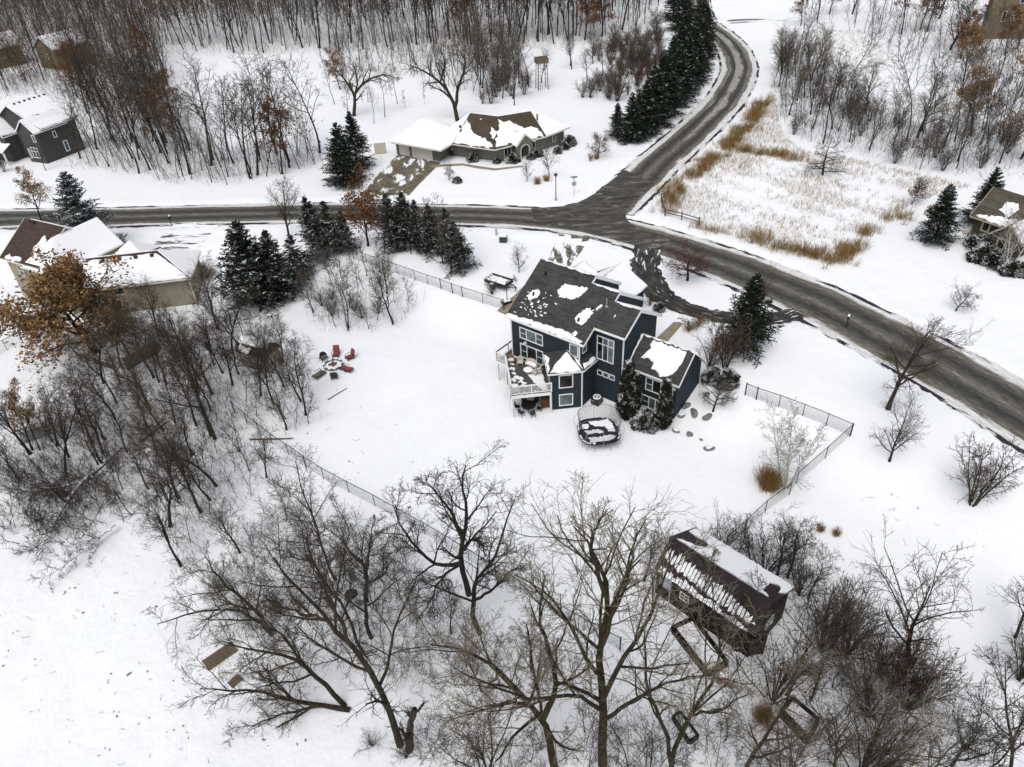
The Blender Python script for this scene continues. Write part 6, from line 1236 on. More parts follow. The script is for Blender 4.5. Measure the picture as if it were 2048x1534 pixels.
plant_px('leafbush', 'russet shrub between the two right-hand spruces', (1932, 482), 462, 'shrub', name='shrub', sxy=1.6); plant_px('leafbush', 'brown-leaved shrub at the right end of the tan garage', (415, 555), 528, 'shrub', name='shrub', sxy=1.5); plant_px('leafbush', 'dry grassy shrub on the ranch lawn edge', (1180, 322), 306, 'shrub', name='shrub')
def gr(px, me, s, lb, group=None): p = at(*px); o = thing('ornamental_grass', lb, 'grass', p, px[0] * .1, group); o.scale = (s, s, s); link('blades', me, None, o)
gr((1536, 975), G_BIG, 1.15, 'large tan clump of ornamental grass beside the birch'); gr((1075, 368), G_SM, 1.6, 'tan ornamental grass tuft left of the taller ranch tree'); gr((1093, 362), G_SM, 1.5, 'tan ornamental grass tuft under the taller ranch tree'); gr((1193, 318), G_SM, 1.2, 'pale grass tuft at the small rounded tree'); gr((1525, 1440), G_BIG, .7, 'yellowish grass clump above the timber pen')
for k, px in enumerate(((1640, 1062), (1672, 1070), (1690, 1222))): gr(px, G_SM, 1.0, ['tan grass tuft nearest the fence above the barn', 'tan grass tuft right of the one nearest the fence', 'lone tan grass tuft right of the barn'][k], 'tan grass tufts right of the barn')
# brush around the barn and lower right
bt = [((1432, 1105), 1030, 'shrub0'), ((1475, 1110), 1025, 'sap0'), ((1500, 1125), 1030, 'thick0'), ((1530, 1145), 1040, 'shrub0'), ((1555, 1150), 1035, 'thick1'), ((1575, 1155), 1020, 'thick3'), ((1598, 1190), 1110, 'shrub1'), ((1618, 1195), 1075, 'thick2'), ((1640, 1300), 1165, 'shrub1'), ((1665, 1295), 1150, 'thick1'), ((1690, 1310), 1180, 'shrub2'), ((1500, 1258), 1140, 'sap1'), ((1440, 1295), 1170, 'sap0'), ((1470, 1300), 1200, 'shrub2'), ((1390, 1250), 1110, 'sap2'), ((1545, 1400), 1240, 'shrubleaf'), ((1570, 1390), 1270, 'sap1'), ((1620, 1400), 1260, 'thick2'), ((1665, 1375), 1280, 'sap0'), ((1785, 1375), 1260, 'shrubred'), ((1815, 1420), 1290, 'shrubleaf'), ((1760, 1350), 1265, 'shrub1'), ((1845, 1400), 1310, 'shrub2'), ((2030, 1275), 1130, 'thick1'), ((2040, 1360), 1250, 'shrub1'), ((1890, 1560), 1410, 'thick3'), ((1950, 1570), 1400, 'sap1'), ((2010, 1570), 1395, 'thick0'), ((1830, 1570), 1420, 'sap2'), ((1770, 1540), 1390, 'birch'), ((1720, 1560), 1400, 'shrub1'), ((1660, 1560), 1380, 'thick2'), ((1735, 1430), 1320, 'shrub1'), ((2046, 1490), 1400, 'sap0')]
for k, (px, top, pn) in enumerate(bt):
    where = 'behind the barn roof' if px[1] < 1165 else 'at the right photo edge' if px[0] > 2000 else 'along the bottom edge at the lower right' if px[1] > 1480 else 'around the foot of the lone ash' if px[0] > 1730 else 'close in front of the barn' if px[0] < 1510 and px[1] < 1310 else 'above the timber pen' if px[1] > 1365 else 'just right of the barn'
    kd = 'shrub' if pn.startswith('shrub') else 'sapling' if pn.startswith('sap') else 'bare_tree'
    plant_px(pn, {'shrub': 'twiggy bare shrub ', 'sapling': 'thin bare sapling ', 'bare_tree': 'small dark bare tree '}[kd] + where, px, top, 'tree' if kd == 'bare_tree' else kd, rz=k * 1.7, group=kd.replace('_', ' ') + 's ' + where, name=kd)

# ------------------------------------------------------------------ big foreground trees traced limb by limb
def big(name, label, base_px, limbs, tm, cm, seed, nl=9, n2=8, n3=6, n4=3, l1=.34, tw=.0095, ang=44, bole=.22, up=.04, leaf=None, nleaf=0):
    b = at(*base_px); roots = []
    for pts, a, e, dep in limbs: roots.append((px_root(b, pts, dep), a, e))
    bare_tree(name, seed, roots=roots, nl=nl, n2=n2, n3=n3, n4=n4, l1=l1, tm=tm, cm=cm, tw=tw, ang=ang, bole=bole, up1=up, gn=.13, leaf=leaf, nleaf=nleaf, lsize=.07); return plant(name, label, 'tree', b, 0.0, 1.0)
big('cottonwood', 'huge mossy cottonwood with spreading limbs at the bottom edge', (1206, 1560), [
    ([(1206, 1560), (1206, 1450), (1205, 1350), (1205, 1280), (1215, 1180), (1190, 1110), (1150, 1050)], .29, .04, .5),
    ([(1205, 1350), (1180, 1330), (1140, 1250), (1095, 1190), (1030, 1150)], .15, .03, .9), ([(1206, 1400), (1240, 1330), (1290, 1250), (1320, 1180), (1340, 1100)], .16, .03, .3), ([(1205, 1290), (1240, 1200), (1262, 1120), (1275, 1060)], .13, .03, 1.0),
    ([(1208, 1440), (1270, 1400), (1350, 1360), (1420, 1350)], .13, .02, -.4), ([(1203, 1420), (1150, 1390), (1060, 1395), (980, 1370), (900, 1330)], .13, .02, -.5), ([(1215, 1200), (1180, 1090), (1210, 1030)], .12, .03, .6)], BK_MOSS, TW_OLIVE, 301, 10, 7, 6, 2, tw=.011)
big('cottonwood2', 'leaning mossy trunk left of the huge cottonwood', (1112, 1545), [([(1112, 1545), (1100, 1500), (1085, 1440), (1050, 1400), (990, 1340), (930, 1300), (860, 1290)], .26, .04, .3), ([(1085, 1440), (1110, 1380), (1100, 1300), (1080, 1230), (1090, 1150)], .2, .04, .6), ([(1060, 1405), (1000, 1410), (900, 1440)], .12, .03, -.3)], BK_MOSS, TW_OLIVE, 302, 10, 7, 6, 2, tw=.011)
big('twin', 'dark twin-trunked tree in the middle of the lower woods', (960, 1268), [([(960, 1268), (947, 1235), (948, 1195), (955, 1155), (985, 1120), (1005, 1060), (1030, 1000)], .22, .04, .4), ([(938, 1190), (926, 1140), (925, 1080), (935, 1030), (925, 980), (930, 930)], .22, .04, .3), ([(925, 1125), (880, 1130), (840, 1100), (805, 1060), (790, 1010)], .15, .03, -.2), ([(930, 1100), (940, 1080), (960, 1085), (970, 1110)], .12, .05, 0), ([(948, 1200), (985, 1180), (1020, 1145), (1045, 1130)], .12, .03, -.4), ([(925, 1080), (905, 1030), (870, 985), (850, 960)], .12, .03, .4), ([(920, 1130), (890, 1150), (860, 1200), (840, 1235)], .10, .03, -.5)], BK_DARK, TW_DARK, 303, 10, 8, 6, 2, .33, .011)
big('lean1', 'long trunk leaning left from the bottom centre', (800, 1490), [([(800, 1490), (785, 1440), (755, 1370), (705, 1295), (655, 1240), (590, 1170), (545, 1115)], .26, .04, .3), ([(705, 1295), (670, 1220), (640, 1150), (610, 1080)], .13, .03, .5), ([(655, 1240), (590, 1225), (530, 1190)], .10, .02, -.2)], BK_BROWN, TW_DARK, 304, 10, 8, 6, 2)
big('lean2', 'low trunk stretching far left almost level with the snow', (700, 1420), [([(700, 1420), (650, 1412), (590, 1402), (530, 1385), (460, 1378), (400, 1378)], .20, .03, .0), ([(650, 1412), (600, 1420), (530, 1440), (470, 1470)], .11, .02, -.3), ([(590, 1402), (540, 1360), (480, 1330)], .10, .02, .4)], BK_MOSS, TW_BROWN, 305, 10, 8, 6, 2)
big('lean3', 'trunk leaning left just above the low one', (690, 1412), [([(690, 1412), (650, 1370), (610, 1335), (560, 1310), (500, 1300), (440, 1285)], .18, .03, .1), ([(610, 1335), (570, 1280), (520, 1230)], .10, .02, .4)], BK_MOSS, TW_BROWN, 306, 10, 8, 6, 2)
big('lean4', 'forked leaning trunk left of the fire ring', (545, 1270), [([(545, 1270), (520, 1245), (480, 1225), (430, 1220), (370, 1230), (310, 1250)], .16, .03, .0), ([(545, 1262), (515, 1225), (470, 1185), (430, 1150), (410, 1110)], .15, .03, .3)], BK_MOSS, TW_BROWN, 307, 10, 8, 6, 2)
big('up1', 'dark crooked tree right of the fire ring', (743, 1276), [([(743, 1276), (733, 1250), (730, 1190), (733, 1140), (700, 1100), (665, 1060)], .17, .03, .2), ([(733, 1140), (740, 1090), (748, 1040)], .10, .02, .3), ([(732, 1170), (765, 1150), (790, 1110)], .08, .02, -.2)], BK_BROWN, TW_DARK, 308, 9, 8, 6, 2)
big('up2', 'slim tree with bent trunk below the fire ring', (724, 1303), [([(724, 1303), (705, 1250), (680, 1200), (640, 1160), (610, 1110), (600, 1040)], .13, .02, .3)], BK_BROWN, TW_DARK, 309, 14, 8, 6, 2)
big('up3', 'tall slender pale tree left of the fire ring', (670, 1160), [([(670, 1160), (645, 1100), (630, 1040), (605, 980), (590, 920)], .12, .02, .3)], BK_BROWN, TW_GREY, 310, 14, 7, 6, 2)
big('trunkL', 'long thick trunk leaning left through the middle of the left thicket', (430, 878), [([(430, 878), (405, 820), (385, 760), (360, 690), (335, 630)], .20, .04, .3), ([(385, 760), (350, 720), (320, 660)], .10, .03, .2)], BK_BROWN, TW_DARK, 311, 12, 8, 6, 2)
big('elmR', 'large arching bare elm behind the ranch garage', (915, 242), [([(915, 242), (905, 200), (880, 165), (845, 140), (815, 130)], .42, .06, .4), ([(910, 215), (918, 170), (930, 130), (920, 100)], .35, .06, .5), ([(880, 165), (890, 130), (880, 95)], .2, .05, .5)], BK_BROWN, TW_BROWN, 312, 10, 7, 5, 0, tw=.018)
big('elmL', 'spreading bare tree behind the dark spruce pair', (708, 232), [([(708, 232), (708, 190), (690, 160), (665, 135)], .38, .06, .3), ([(708, 190), (730, 165), (765, 150), (800, 160)], .3, .05, .3), ([(708, 200), (715, 160), (705, 125)], .25, .05, .4)], BK_BROWN, TW_BROWN, 313, 10, 7, 5, 0, tw=.018)
big('stump', 'broken dead snag with snow at the bottom edge', (818, 1500), [([(818, 1500), (820, 1460), (828, 1420)], .28, .16, 0)], BK_BROWN, TW_DARK, 314, 5, 6, 5, 0, .3)
big('cottonwood3', 'mossy many-stemmed tree right of the huge cottonwood at the bottom edge', (1335, 1580), [([(1335, 1580), (1350, 1500), (1380, 1430), (1420, 1370), (1440, 1300), (1430, 1240)], .17, .03, .4), ([(1345, 1540), (1330, 1460), (1300, 1390), (1290, 1300), (1310, 1230)], .14, .03, .5), ([(1380, 1430), (1440, 1420), (1500, 1380)], .09, .02, .0)], BK_MOSS, TW_OLIVE, 330, 9, 7, 5, 2)
big('cottonwood4', 'reddish leaning trunk rising right from the bottom edge below the barn', (1470, 1580), [([(1470, 1580), (1500, 1520), (1540, 1460), (1575, 1400), (1590, 1330)], .15, .03, .3), ([(1500, 1520), (1560, 1500), (1610, 1470)], .09, .02, .0)], BK_BROWN, TW_OLIVE, 331, 9, 7, 5, 2)
for k, (px, top, pn) in enumerate((((985, 1640), 1420, 'ash'), ((1290, 1660), 1440, 'ash'), ((1545, 1650), 1430, 'vase'))): plant_px(pn, ['bare crown reaching in from below the bottom edge left of the cottonwoods', 'bare crown reaching in from below the bottom edge between the cottonwoods', 'bare fan-shaped crown reaching in from below the timber pen'][k], px, top, rz=k * 1.9, group='crowns reaching in from below the bottom edge', sxy=1.1)
# fallen tree with snow on it
b = at(245, 905); rts = []
for pts, a, e in (([(245, 905), (205, 950), (165, 985), (130, 1030), (100, 1080), (60, 1110)], .26, .05), ([(165, 985), (135, 995), (100, 998)], .13, .05), ([(130, 1030), (95, 1050), (60, 1070)], .10, .03), ([(230, 1070), (180, 1095), (120, 1110)], .09, .03), ([(235, 1060), (170, 1120), (95, 1175)], .10, .03)):
    q = [at(*p) for p in pts]; rts.append(([(x - b[0], y - b[1], z - b[2] + .7 + .25 * math.sin(i)) for i, (x, y, z) in enumerate(q)], a, e))
bare_tree('fallen', 320, roots=rts, nl=12, n2=7, n3=5, n4=0, l1=.30, tm=BK_SNOW, cm=TW_DARK, tw=.012, ang=55, bole=.15, up1=.0, gn=.16); plant('fallen', 'fallen tree with snow lying along its pale trunk at the left', 'tree', b, name='fallen_tree')
# ------------------------------------------------------------------ woods: trees scattered on the ground, picked by the area they stand in
def scatter(poly, spacing, seed, maxn=9999, ylim=None):
    """points on the ground whose place in the view falls in the outline; even spacing on the ground"""
    r = np.random.default_rng(seed); C = np.array([at(*p)[:2] for p in poly]); x0, y0 = C.min(0) - 2; x1, y1 = C.max(0) + 2
    nx_, ny_ = int((x1 - x0) / spacing) + 1, int((y1 - y0) / spacing) + 1
    gxx, gyy = np.meshgrid(np.arange(nx_), np.arange(ny_)); P = np.stack([x0 + gxx.ravel() * spacing, y0 + gyy.ravel() * spacing], -1) + r.uniform(-.48, .48, (nx_ * ny_, 2)) * spacing
    m = inpoly(P[:, 0], P[:, 1], [tuple(c) for c in C]); P = P[m]; r.shuffle(P)
    return P[:maxn]
def clear_of(P, d):
    keep = (pdist(P, dense(MAIN)) > 6.5 + d) & (pdist(P, dense(BRANCH)) > 6.5 + d); return P[keep]
def wood(poly, spacing, seed, kinds, label, group, hr=(.8, 1.15), maxn=9999, sx=1.0, lean=0.05, front=False):
    P = clear_of(scatter(poly, spacing, seed), 0); r = random.Random(seed)
    if len(P) > maxn: P = P[np.argsort(P[:, 1])[:maxn]] if front else P[:maxn]
    for x, y in P:
        k = r.choice(kinds); s = r.uniform(*hr)
        nm, cat, lb, gp = ('sapling', 'sapling', label.replace('tree', 'sapling'), group + ', saplings') if k.startswith('sap') else ('shrub', 'shrub', label.replace('tree', 'shrub'), group + ', shrubs') if k.startswith(('shrub', 'clump')) else ('oak_tree', 'tree', label.replace('bare', 'brown-leaved').replace('trunk', 'tree'), group + ', leafy') if k.startswith(('oak', 'redoak')) else ('spruce_tree', 'tree', label.replace('bare', 'evergreen'), group + ', evergreen') if k.startswith('spruce') else ('bare_tree', 'tree', label, group)
        plant(k, lb, cat, (x, y, tz(x, y)), r.uniform(0, 6.28), s, gp, nm, sx * r.uniform(.9, 1.1), (r.gauss(0, lean), r.gauss(0, lean)))
    return len(P)
FK = ['forest0', 'forest1', 'forest2', 'forest3', 'forest4']; PK = ['pole0', 'pole1', 'pole2', 'pole3']; TK = ['thick0', 'thick1', 'thick2', 'thick3']; SK = ['sap0', 'sap1', 'sap2']; HK = ['shrub0', 'shrub1', 'shrub2']
STRIP = [(140, 335), (270, 350), (330, 368), (480, 370), (610, 342), (650, 316), (640, 296), (520, 306), (380, 296), (250, 262), (190, 290)]
CHARW = [(250, 262), (380, 296), (345, 205), (330, 120), (220, 112), (120, 150), (150, 215), (200, 260)]
n1 = wood(STRIP, 4.1, 11, FK[:4] + PK + ['oakfall0', 'forest1', 'forest3'], 'tall bare tree in the wood strip left of the ranch house', 'trees in the wood strip left of the ranch house', (.75, 1.05), 42)
n2 = wood(CHARW, 5.6, 12, FK + PK + ['forest0', 'oakfall0'], 'tall bare tree in the wood behind the charcoal house', 'trees behind the charcoal house', (.7, 1.0), 32)
n3 = wood([(330, 105), (480, 108), (700, 102), (900, 96), (1100, 94), (1290, 72), (1290, 45), (900, 50), (500, 62), (330, 60)], 6.0, 13, FK + FK + ['oakfall0'], 'tall bare tree along the front of the large wood behind the pond', 'front trees of the large wood behind the pond', (.85, 1.15), 30, front=True)
wood([(640, 250), (760, 262), (800, 235), (900, 200), (860, 170), (760, 185), (680, 175)], 7.0, 14, PK + ['oakfall1', 'sap1', 'sap2'], 'slender bare tree between the ranch house and the pond', 'slender trees behind the ranch house', (.6, .9))
wood([(960, 215), (1040, 212), (1060, 170), (1000, 110), (950, 130)], 3.6, 15, ['clump', 'thick1', 'pole1', 'shrubred'], 'reddish brown bushy tree behind the ranch roof', 'bushy trees behind the ranch roof', (1.0, 1.5))
wood([(1060, 190), (1250, 180), (1240, 130), (1080, 120)], 9.0, 16, ['vase', 'ash'], 'young bare lawn tree left of the spruce row', 'young lawn trees left of the spruce row', (.7, 1.0))
wood([(1150, 195), (1250, 210), (1330, 140), (1320, 60), (1180, 105), (1230, 150)], 2.9, 17, ['clump', 'shrubred', 'shrub2', 'sap2', 'shrub1'], 'reddish tree in the thicket behind the spruce row', 'red-brown thicket behind the spruce row', (.9, 1.7))
MT = [(1545, 160), (1560, 235), (1600, 285), (1690, 300), (1760, 320), (1850, 345), (1960, 352), (2048, 335), (2048, 285), (1900, 265), (1770, 240), (1690, 190), (1625, 110), (1560, 90)]
wood(MT, 4.8, 18, TK + PK[:2] + ['clump', 'yard2', 'clump', 'shrub2'], 'grey-brown bare tree in the thicket beyond the meadow', 'trees in the thicket beyond the meadow', (.8, 1.35), 56)
wood([(1760, 310), (1850, 335), (1960, 345), (2048, 325), (2048, 150), (1900, 150), (1850, 230)], 6.8, 19, PK + ['oakfall1', 'pole1', 'pole3', 'redoak'], 'tall thin bare tree on the slope at the upper right', 'thin trees on the upper right slope', (.7, 1.0), 26)
wood([(1560, 60), (1700, 60), (1860, 120), (2000, 140), (2048, 130), (2048, 60), (1850, 20), (1600, 20)], 7.5, 20, ['oakfall0', 'forest0', 'forest1', 'redoak', 'forest3', 'pole0'], 'tall dark bare tree near the beige house at the upper right', 'trees around the beige house', (.6, .95), 26)
wood([(1560, 290), (1600, 300), (1600, 262), (1560, 255)], 4.5, 21, ['clump', 'vase'], 'small bare tree on the meadow beside the thicket', 'small trees at the meadow edge', (.8, 1.1))
LTH = [(250, 690), (330, 655), (440, 645), (560, 695), (605, 750), (650, 830), (590, 875), (520, 862), (430, 880), (330, 860), (230, 815), (190, 760)]
LLT = [(0, 880), (110, 862), (230, 812), (330, 860), (430, 880), (540, 900), (560, 960), (430, 1070), (385, 1190), (270, 1060), (160, 1010), (60, 980), (0, 1000)]
n4 = wood(LTH, 2.75, 22, TK + TK + SK, 'dark bare tree in the dense thicket left of the fire pit', 'thicket trees left of the fire pit', (.75, 1.2), 62, lean=.08)
n5 = wood(LLT, 2.8, 23, TK + ['thick0', 'thick3', 'sap0', 'sap1'], 'dark bare tree in the lower left thicket', 'lower left thicket trees', (.75, 1.2), 56, lean=.10)
wood([(600, 590), (690, 520), (780, 540), (840, 590), (800, 650), (700, 668), (640, 655)], 2.1, 24, SK + ['thick1', 'sap2', 'sap1', 'sap2', 'shrub2'], 'thin bare tree on the knoll inside the front fence', 'saplings on the knoll inside the front fence', (.6, 1.2))
plant_px('pole1', 'tall pale slender tree rising from the knoll inside the front fence', (697, 662), 470, rz=.4, sxy=.8)
LOW = [(560, 1010), (700, 1060), (830, 1100), (880, 1240), (1000, 1290), (1150, 1330), (1100, 1420), (900, 1400), (640, 1340), (480, 1300), (420, 1210), (480, 1080)]
wood(LOW, 4.0, 25, SK + HK + ['sap2', 'thick2'], 'thin bare tree among the leaning trunks of the lower woods', 'saplings of the lower woods', (.6, 1.15), lean=.08)
wood([(1230, 1220), (1330, 1180), (1300, 1130), (1180, 1140), (1120, 1190), (1160, 1290)], 2.7, 26, TK + ['yard2', 'sap2'], 'bare tree in the cluster left of the barn', 'trees in the cluster left of the barn', (.75, 1.1), lean=.06)
BOT = [(820, 1560), (1100, 1560), (1350, 1560), (1560, 1560), (1560, 1500), (1300, 1420), (1050, 1480), (850, 1470)]
wood(BOT, 4.2, 27, SK + ['sap2', 'shrub1'], 'olive twiggy bare tree at the bottom edge of the photo', 'saplings at the bottom edge', (.7, 1.1), lean=.08)
wood([(0, 345), (110, 345), (140, 330), (60, 320), (0, 318)], 4.0, 28, ['clump', 'thick2'], 'grey bare tree in front of the charcoal house', 'bushes in front of the charcoal house', (.6, 1.0))
wood([(140, 720), (280, 690), (300, 660), (180, 660)], 4.0, 29, ['sap0', 'sap1', 'thick1'], 'thin bare tree below the leafy oak', 'thin trees below the leafy oak', (.6, .9))
wood([(690, 1470), (800, 1530), (830, 1500), (740, 1450)], 2.0, 30, ['shrubleaf'], 'small russet-leaved tree near the bottom edge', 'russet shrubs near the bottom edge', (.6, .9))
# masses of trunks and twigs that read as one
def far_wood(P, seed, hmin, hmax, nl, ntw, tw, spread=.06):
    r = np.random.default_rng(seed); n = len(P); base = np.stack([P[:, 0], P[:, 1], terrain(P[:, 0], P[:, 1]) - .1], -1); H = r.uniform(hmin, hmax, n); d = np.zeros((n, 3)); d[:, 2] = 1; d[:, :2] += r.normal(size=(n, 2)) * spread
    P0, R0_ = grow_path(r, base, d, H, 5, .05, .03, np.maximum(H * .0072, tw * 1.4), np.maximum(H * .0016, tw)); P1, R1 = children(r, P0, R0_, nl, .28, .98, 46, 12, .31, .3, 2, .15, .06, .6, tw * 1.2, .4); P2, R2 = children(r, P1, R1, ntw, .15, 1.0, 40, 14, .55, .25, 1, .12, .05, .7, tw, .4)
    return join([tubes(P0, R0_, 4)]), join([tubes(P1, R1, 3), tubes(P2, R2 * 1.25, 2)]), P2
def mass(name, label, cat, P, seed, hmin, hmax, nl, ntw, tw, bm, tm, spread=.06, nleaf=0, lsize=.28, leafmat=None):
    (tv, tf), (cv, cf), tips = far_wood(P, seed, hmin, hmax, nl, ntw, tw, spread); fo = thing(name, label, cat); fo['kind'] = 'stuff'
    for nm, v_, f_, mt in (('trunks', tv, tf, bm), ('twigs', cv, cf, tm)): o = link(nm, mesh_np(nm, v_, f_), mt, fo); o['kind'] = 'stuff'
    if nleaf:
        r = np.random.default_rng(seed + 1); C = tips[:, -1]; C = C[np.sin(C[:, 0] * .11 + 2) * np.sin(C[:, 1] * .13) > .5]
        if len(C): v2, f2 = leaf_cards(r, C[r.integers(0, len(C), nleaf)], lsize, .4); o = link('leaves', mesh_np('leaves', v2, f2), leafmat or LEAF_RUST, fo); o['kind'] = 'stuff'
fw = [(-220, 150), (-60, 130), (150, 104), (330, 104), (500, 104), (700, 100), (900, 92), (1100, 90), (1290, 66), (1330, 0), (1330, -22), (900, -22), (400, -22), (-300, -22)]
PF = clear_of(scatter(fw, 3.85, 41), 0); PF = PF[np.hypot(PF[:, 0] - at(137, 128)[0], PF[:, 1] - at(137, 128)[1]) > 8]
r = np.random.default_rng(77); pick = (np.sin(PF[:, 0] * .07 + 1) * np.sin(PF[:, 1] * .09) + r.normal(size=len(PF)) * .5)
mass('distant_wood', 'dense leafless brown wood covering the hillside along the top of the photo', 'wood', PF[pick > -.1], 5, 11, 24, 12, 9, .028, BK_DARK, TW_BROWN, .10, nleaf=15000)
mass('distant_wood', 'paler grey leafless trees mixed through the wood along the top of the photo', 'wood', PF[pick <= -.1], 15, 7, 20, 12, 8, .024, BK_GREY, TW_GREY, .11, nleaf=2500)
mass('thicket_stems', 'grey stems and saplings filling the slope below the beige house', 'thicket', clear_of(scatter([(1600, 25), (1860, 60), (2048, 60), (2048, 330), (1930, 270), (1860, 170), (1720, 80)], 4.2, 56), 0), 16, 4, 12, 12, 6, .014, BK_GREY, TW_GREY, .12, 400, .2)
mass('thicket_stems', 'tangle of thin grey stems filling the wood strip and the slope behind the charcoal house', 'thicket', np.vstack([clear_of(scatter(STRIP, 2.6, 42), 0), clear_of(scatter(CHARW, 3.2, 43), 0), clear_of(scatter([(0, 150), (120, 150), (150, 215), (60, 190), (0, 200)], 3.0, 45), 0)]), 6, 3, 12, 11, 6, .014, BK_DARK, TW_BROWN, .12, 1500, .2)
mass('thicket_stems', 'tangle of thin grey-brown stems filling the thicket beyond the meadow', 'thicket', clear_of(scatter(MT, 2.3, 44), 0), 7, 2.5, 7.5, 13, 6, .012, BK_DARK, TW_GREY, .16)
mass('thicket_stems', 'tangle of thin dark stems filling the thicket on the left of the yard', 'thicket', np.vstack([scatter(LTH, 1.7, 46), scatter(LLT, 1.6, 47)]), 8, 1.5, 5.0, 10, 6, .0075, BK_DARK, TW_BROWN, .22)
mass('thicket_stems', 'tangle of thin stems among the leaning trees of the lower woods', 'thicket', np.vstack([scatter(LOW, 1.25, 48), scatter(BOT, 1.3, 49)]), 9, 1.2, 4.4, 9, 6, .0105, BK_GREY, TW_GREY, .25)
mass('thicket_stems', 'tangle of brown stems around the barn and in the lower right corner', 'thicket', np.vstack([scatter([(1430, 1100), (1500, 1065), (1640, 1180), (1740, 1290), (1640, 1330), (1590, 1200)], 1.3, 50), scatter([(1600, 1400), (1700, 1290), (1880, 1380), (1960, 1480), (2048, 1440), (2048, 1560), (1560, 1560)], 1.5, 52)]), 10, 1.2, 3.6, 9, 6, .0095, BK_BROWN, TW_BROWN, .25)
mass('thicket_stems', 'brushy saplings and stems around the far end of the pond behind the ranch house', 'thicket', clear_of(scatter([(640, 120), (700, 100), (900, 92), (1000, 96), (1060, 110), (980, 190), (900, 185), (840, 165), (760, 140), (690, 165), (650, 150)], 2.9, 53), 0), 12, 3, 11, 11, 6, .015, BK_DARK, TW_BROWN, .2, 700, .2)
mass('thicket_stems', 'tall slim leafless stems around the pale houses in the upper left wood', 'thicket', clear_of(scatter([(-80, 200), (-60, 120), (150, 104), (335, 108), (340, 190), (230, 130), (180, 150), (110, 160), (40, 185)], 3.6, 55), 0), 14, 7, 17, 12, 7, .018, BK_DARK, TW_BROWN, .1, 900, .24)
mass('fallen_tangle', 'dark tangle of fallen branches at the left edge below the thicket', 'brushwood', scatter([(0, 940), (90, 930), (240, 960), (225, 1040), (150, 1075), (60, 1120), (20, 1060), (0, 1040)], .85, 54), 13, 1.5, 4.5, 10, 6, .012, BK_DARK, TW_DARK, .75)
# undergrowth: thin stems nobody could count
def brush(polys, dens, seed, h, mt, name, label, rad=.010, kids=3):
    r = np.random.default_rng(seed); PP = []
    for i, (pl, sp) in enumerate(polys): PP.append(clear_of(scatter(pl, sp, seed + i), -.5))
    P = np.vstack(PP); P = np.repeat(P, dens, 0) + r.normal(size=(len(P) * dens, 2)) * .45; n = len(P); b = np.stack([P[:, 0], P[:, 1], terrain(P[:, 0], P[:, 1]) - .05], -1); d = r.normal(size=(n, 3)) * .45; d[:, 2] = 1
    H = h * r.uniform(.35, 1.2, n); P0, R0_ = grow_path(r, b, d, H, 2, .18, -.02, np.full(n, rad), np.full(n, rad * .6)); P1, R1 = children(r, P0, R0_, kids, .3, 1.0, 40, 14, .42, .25, 1, .1, .03, .7, rad * .7, .4)
    v_, f_ = join([tubes(P0, R0_, 3), tubes(P1, R1 * 1.25, 2)]); o = link(name, mesh_np(name, v_, f_), mt); tag(o, label, 'undergrowth', None, 'stuff')
brush([(LTH, 1.0), (LLT, 1.0), (LOW, .8), (BOT, .8)], 3, 51, 1.4, TW_GREY, 'undergrowth', 'fine grey-brown undergrowth covering the floor of the lower and left woods', .0125)
brush([([(1250, 1420), (1400, 1280), (1520, 1320), (1700, 1290), (1760, 1330), (1880, 1380), (1900, 1560), (1250, 1560)], 1.0), ([(1420, 1090), (1500, 1060), (1640, 1180), (1740, 1290), (1640, 1330), (1590, 1200)], 1.0)], 2, 61, 1.3, TW_BROWN, 'undergrowth', 'brown undergrowth around the barn and the lower right corner', .0115)
brush([([(600, 590), (690, 515), (790, 530), (850, 590), (810, 650), (700, 670), (630, 655)], .8)], 2, 66, 1.5, TW_GREY, 'undergrowth', 'fine brush on the knoll inside the front fence', .010)
brush([(STRIP, 1.3), (CHARW, 1.6), ([(0, 150), (120, 150), (150, 215), (60, 190), (0, 200)], 2.2)], 2, 71, 2.0, TW_BROWN, 'undergrowth', 'brown undergrowth on the floor of the left woods behind the road', .018)
brush([([(300, 112), (480, 112), (800, 106), (1100, 100), (1300, 80), (1300, 40), (300, 50)], 1.8), ([(-100, 140), (160, 95), (330, 58), (900, 46), (1290, 40), (1300, -20), (500, -20), (-100, 0)], 2.5)], 2, 76, 2.4, TW_BROWN, 'undergrowth', 'brown undergrowth on the floor of the large wood behind the pond', .020)
brush([([(1545, 160), (1560, 250), (1640, 300), (1760, 330), (1960, 365), (2048, 360), (2048, 60), (1860, 60), (1900, 200), (1800, 240), (1700, 200), (1610, 110)], 1.6)], 2, 81, 2.0, TW_GREY, 'undergrowth', 'grey undergrowth of the thicket beyond the meadow', .017)
# meadow grass
MEADOW = [(1548, 160), (1530, 200), (1500, 245), (1455, 295), (1400, 338), (1345, 385), (1330, 428), (1400, 452), (1520, 482), (1660, 522), (1700, 500), (1722, 466), (1800, 432), (1850, 402), (1940, 372), (1850, 352), (1700, 318), (1600, 300), (1560, 262)]
def meadow(P, seed, h, nb, sp, name, label, mt=GRASS):
    r = np.random.default_rng(seed); P = np.repeat(P, nb, 0) + r.normal(size=(len(P) * nb, 2)) * sp; n = len(P); b = np.stack([P[:, 0], P[:, 1], terrain(P[:, 0], P[:, 1]) - .03], -1); d = r.normal(size=(n, 3)) * .28; d[:, 2] = 1
    P0, R0_ = grow_path(r, b, d, h * r.uniform(.5, 1.2, n), 3, .14, -.06, np.full(n, .016), np.full(n, .010)); v_, f_ = tubes(P0, R0_ * 1.3, 2); o = link(name, mesh_np(name, v_, f_), mt); tag(o, label, 'grass', None, 'stuff')
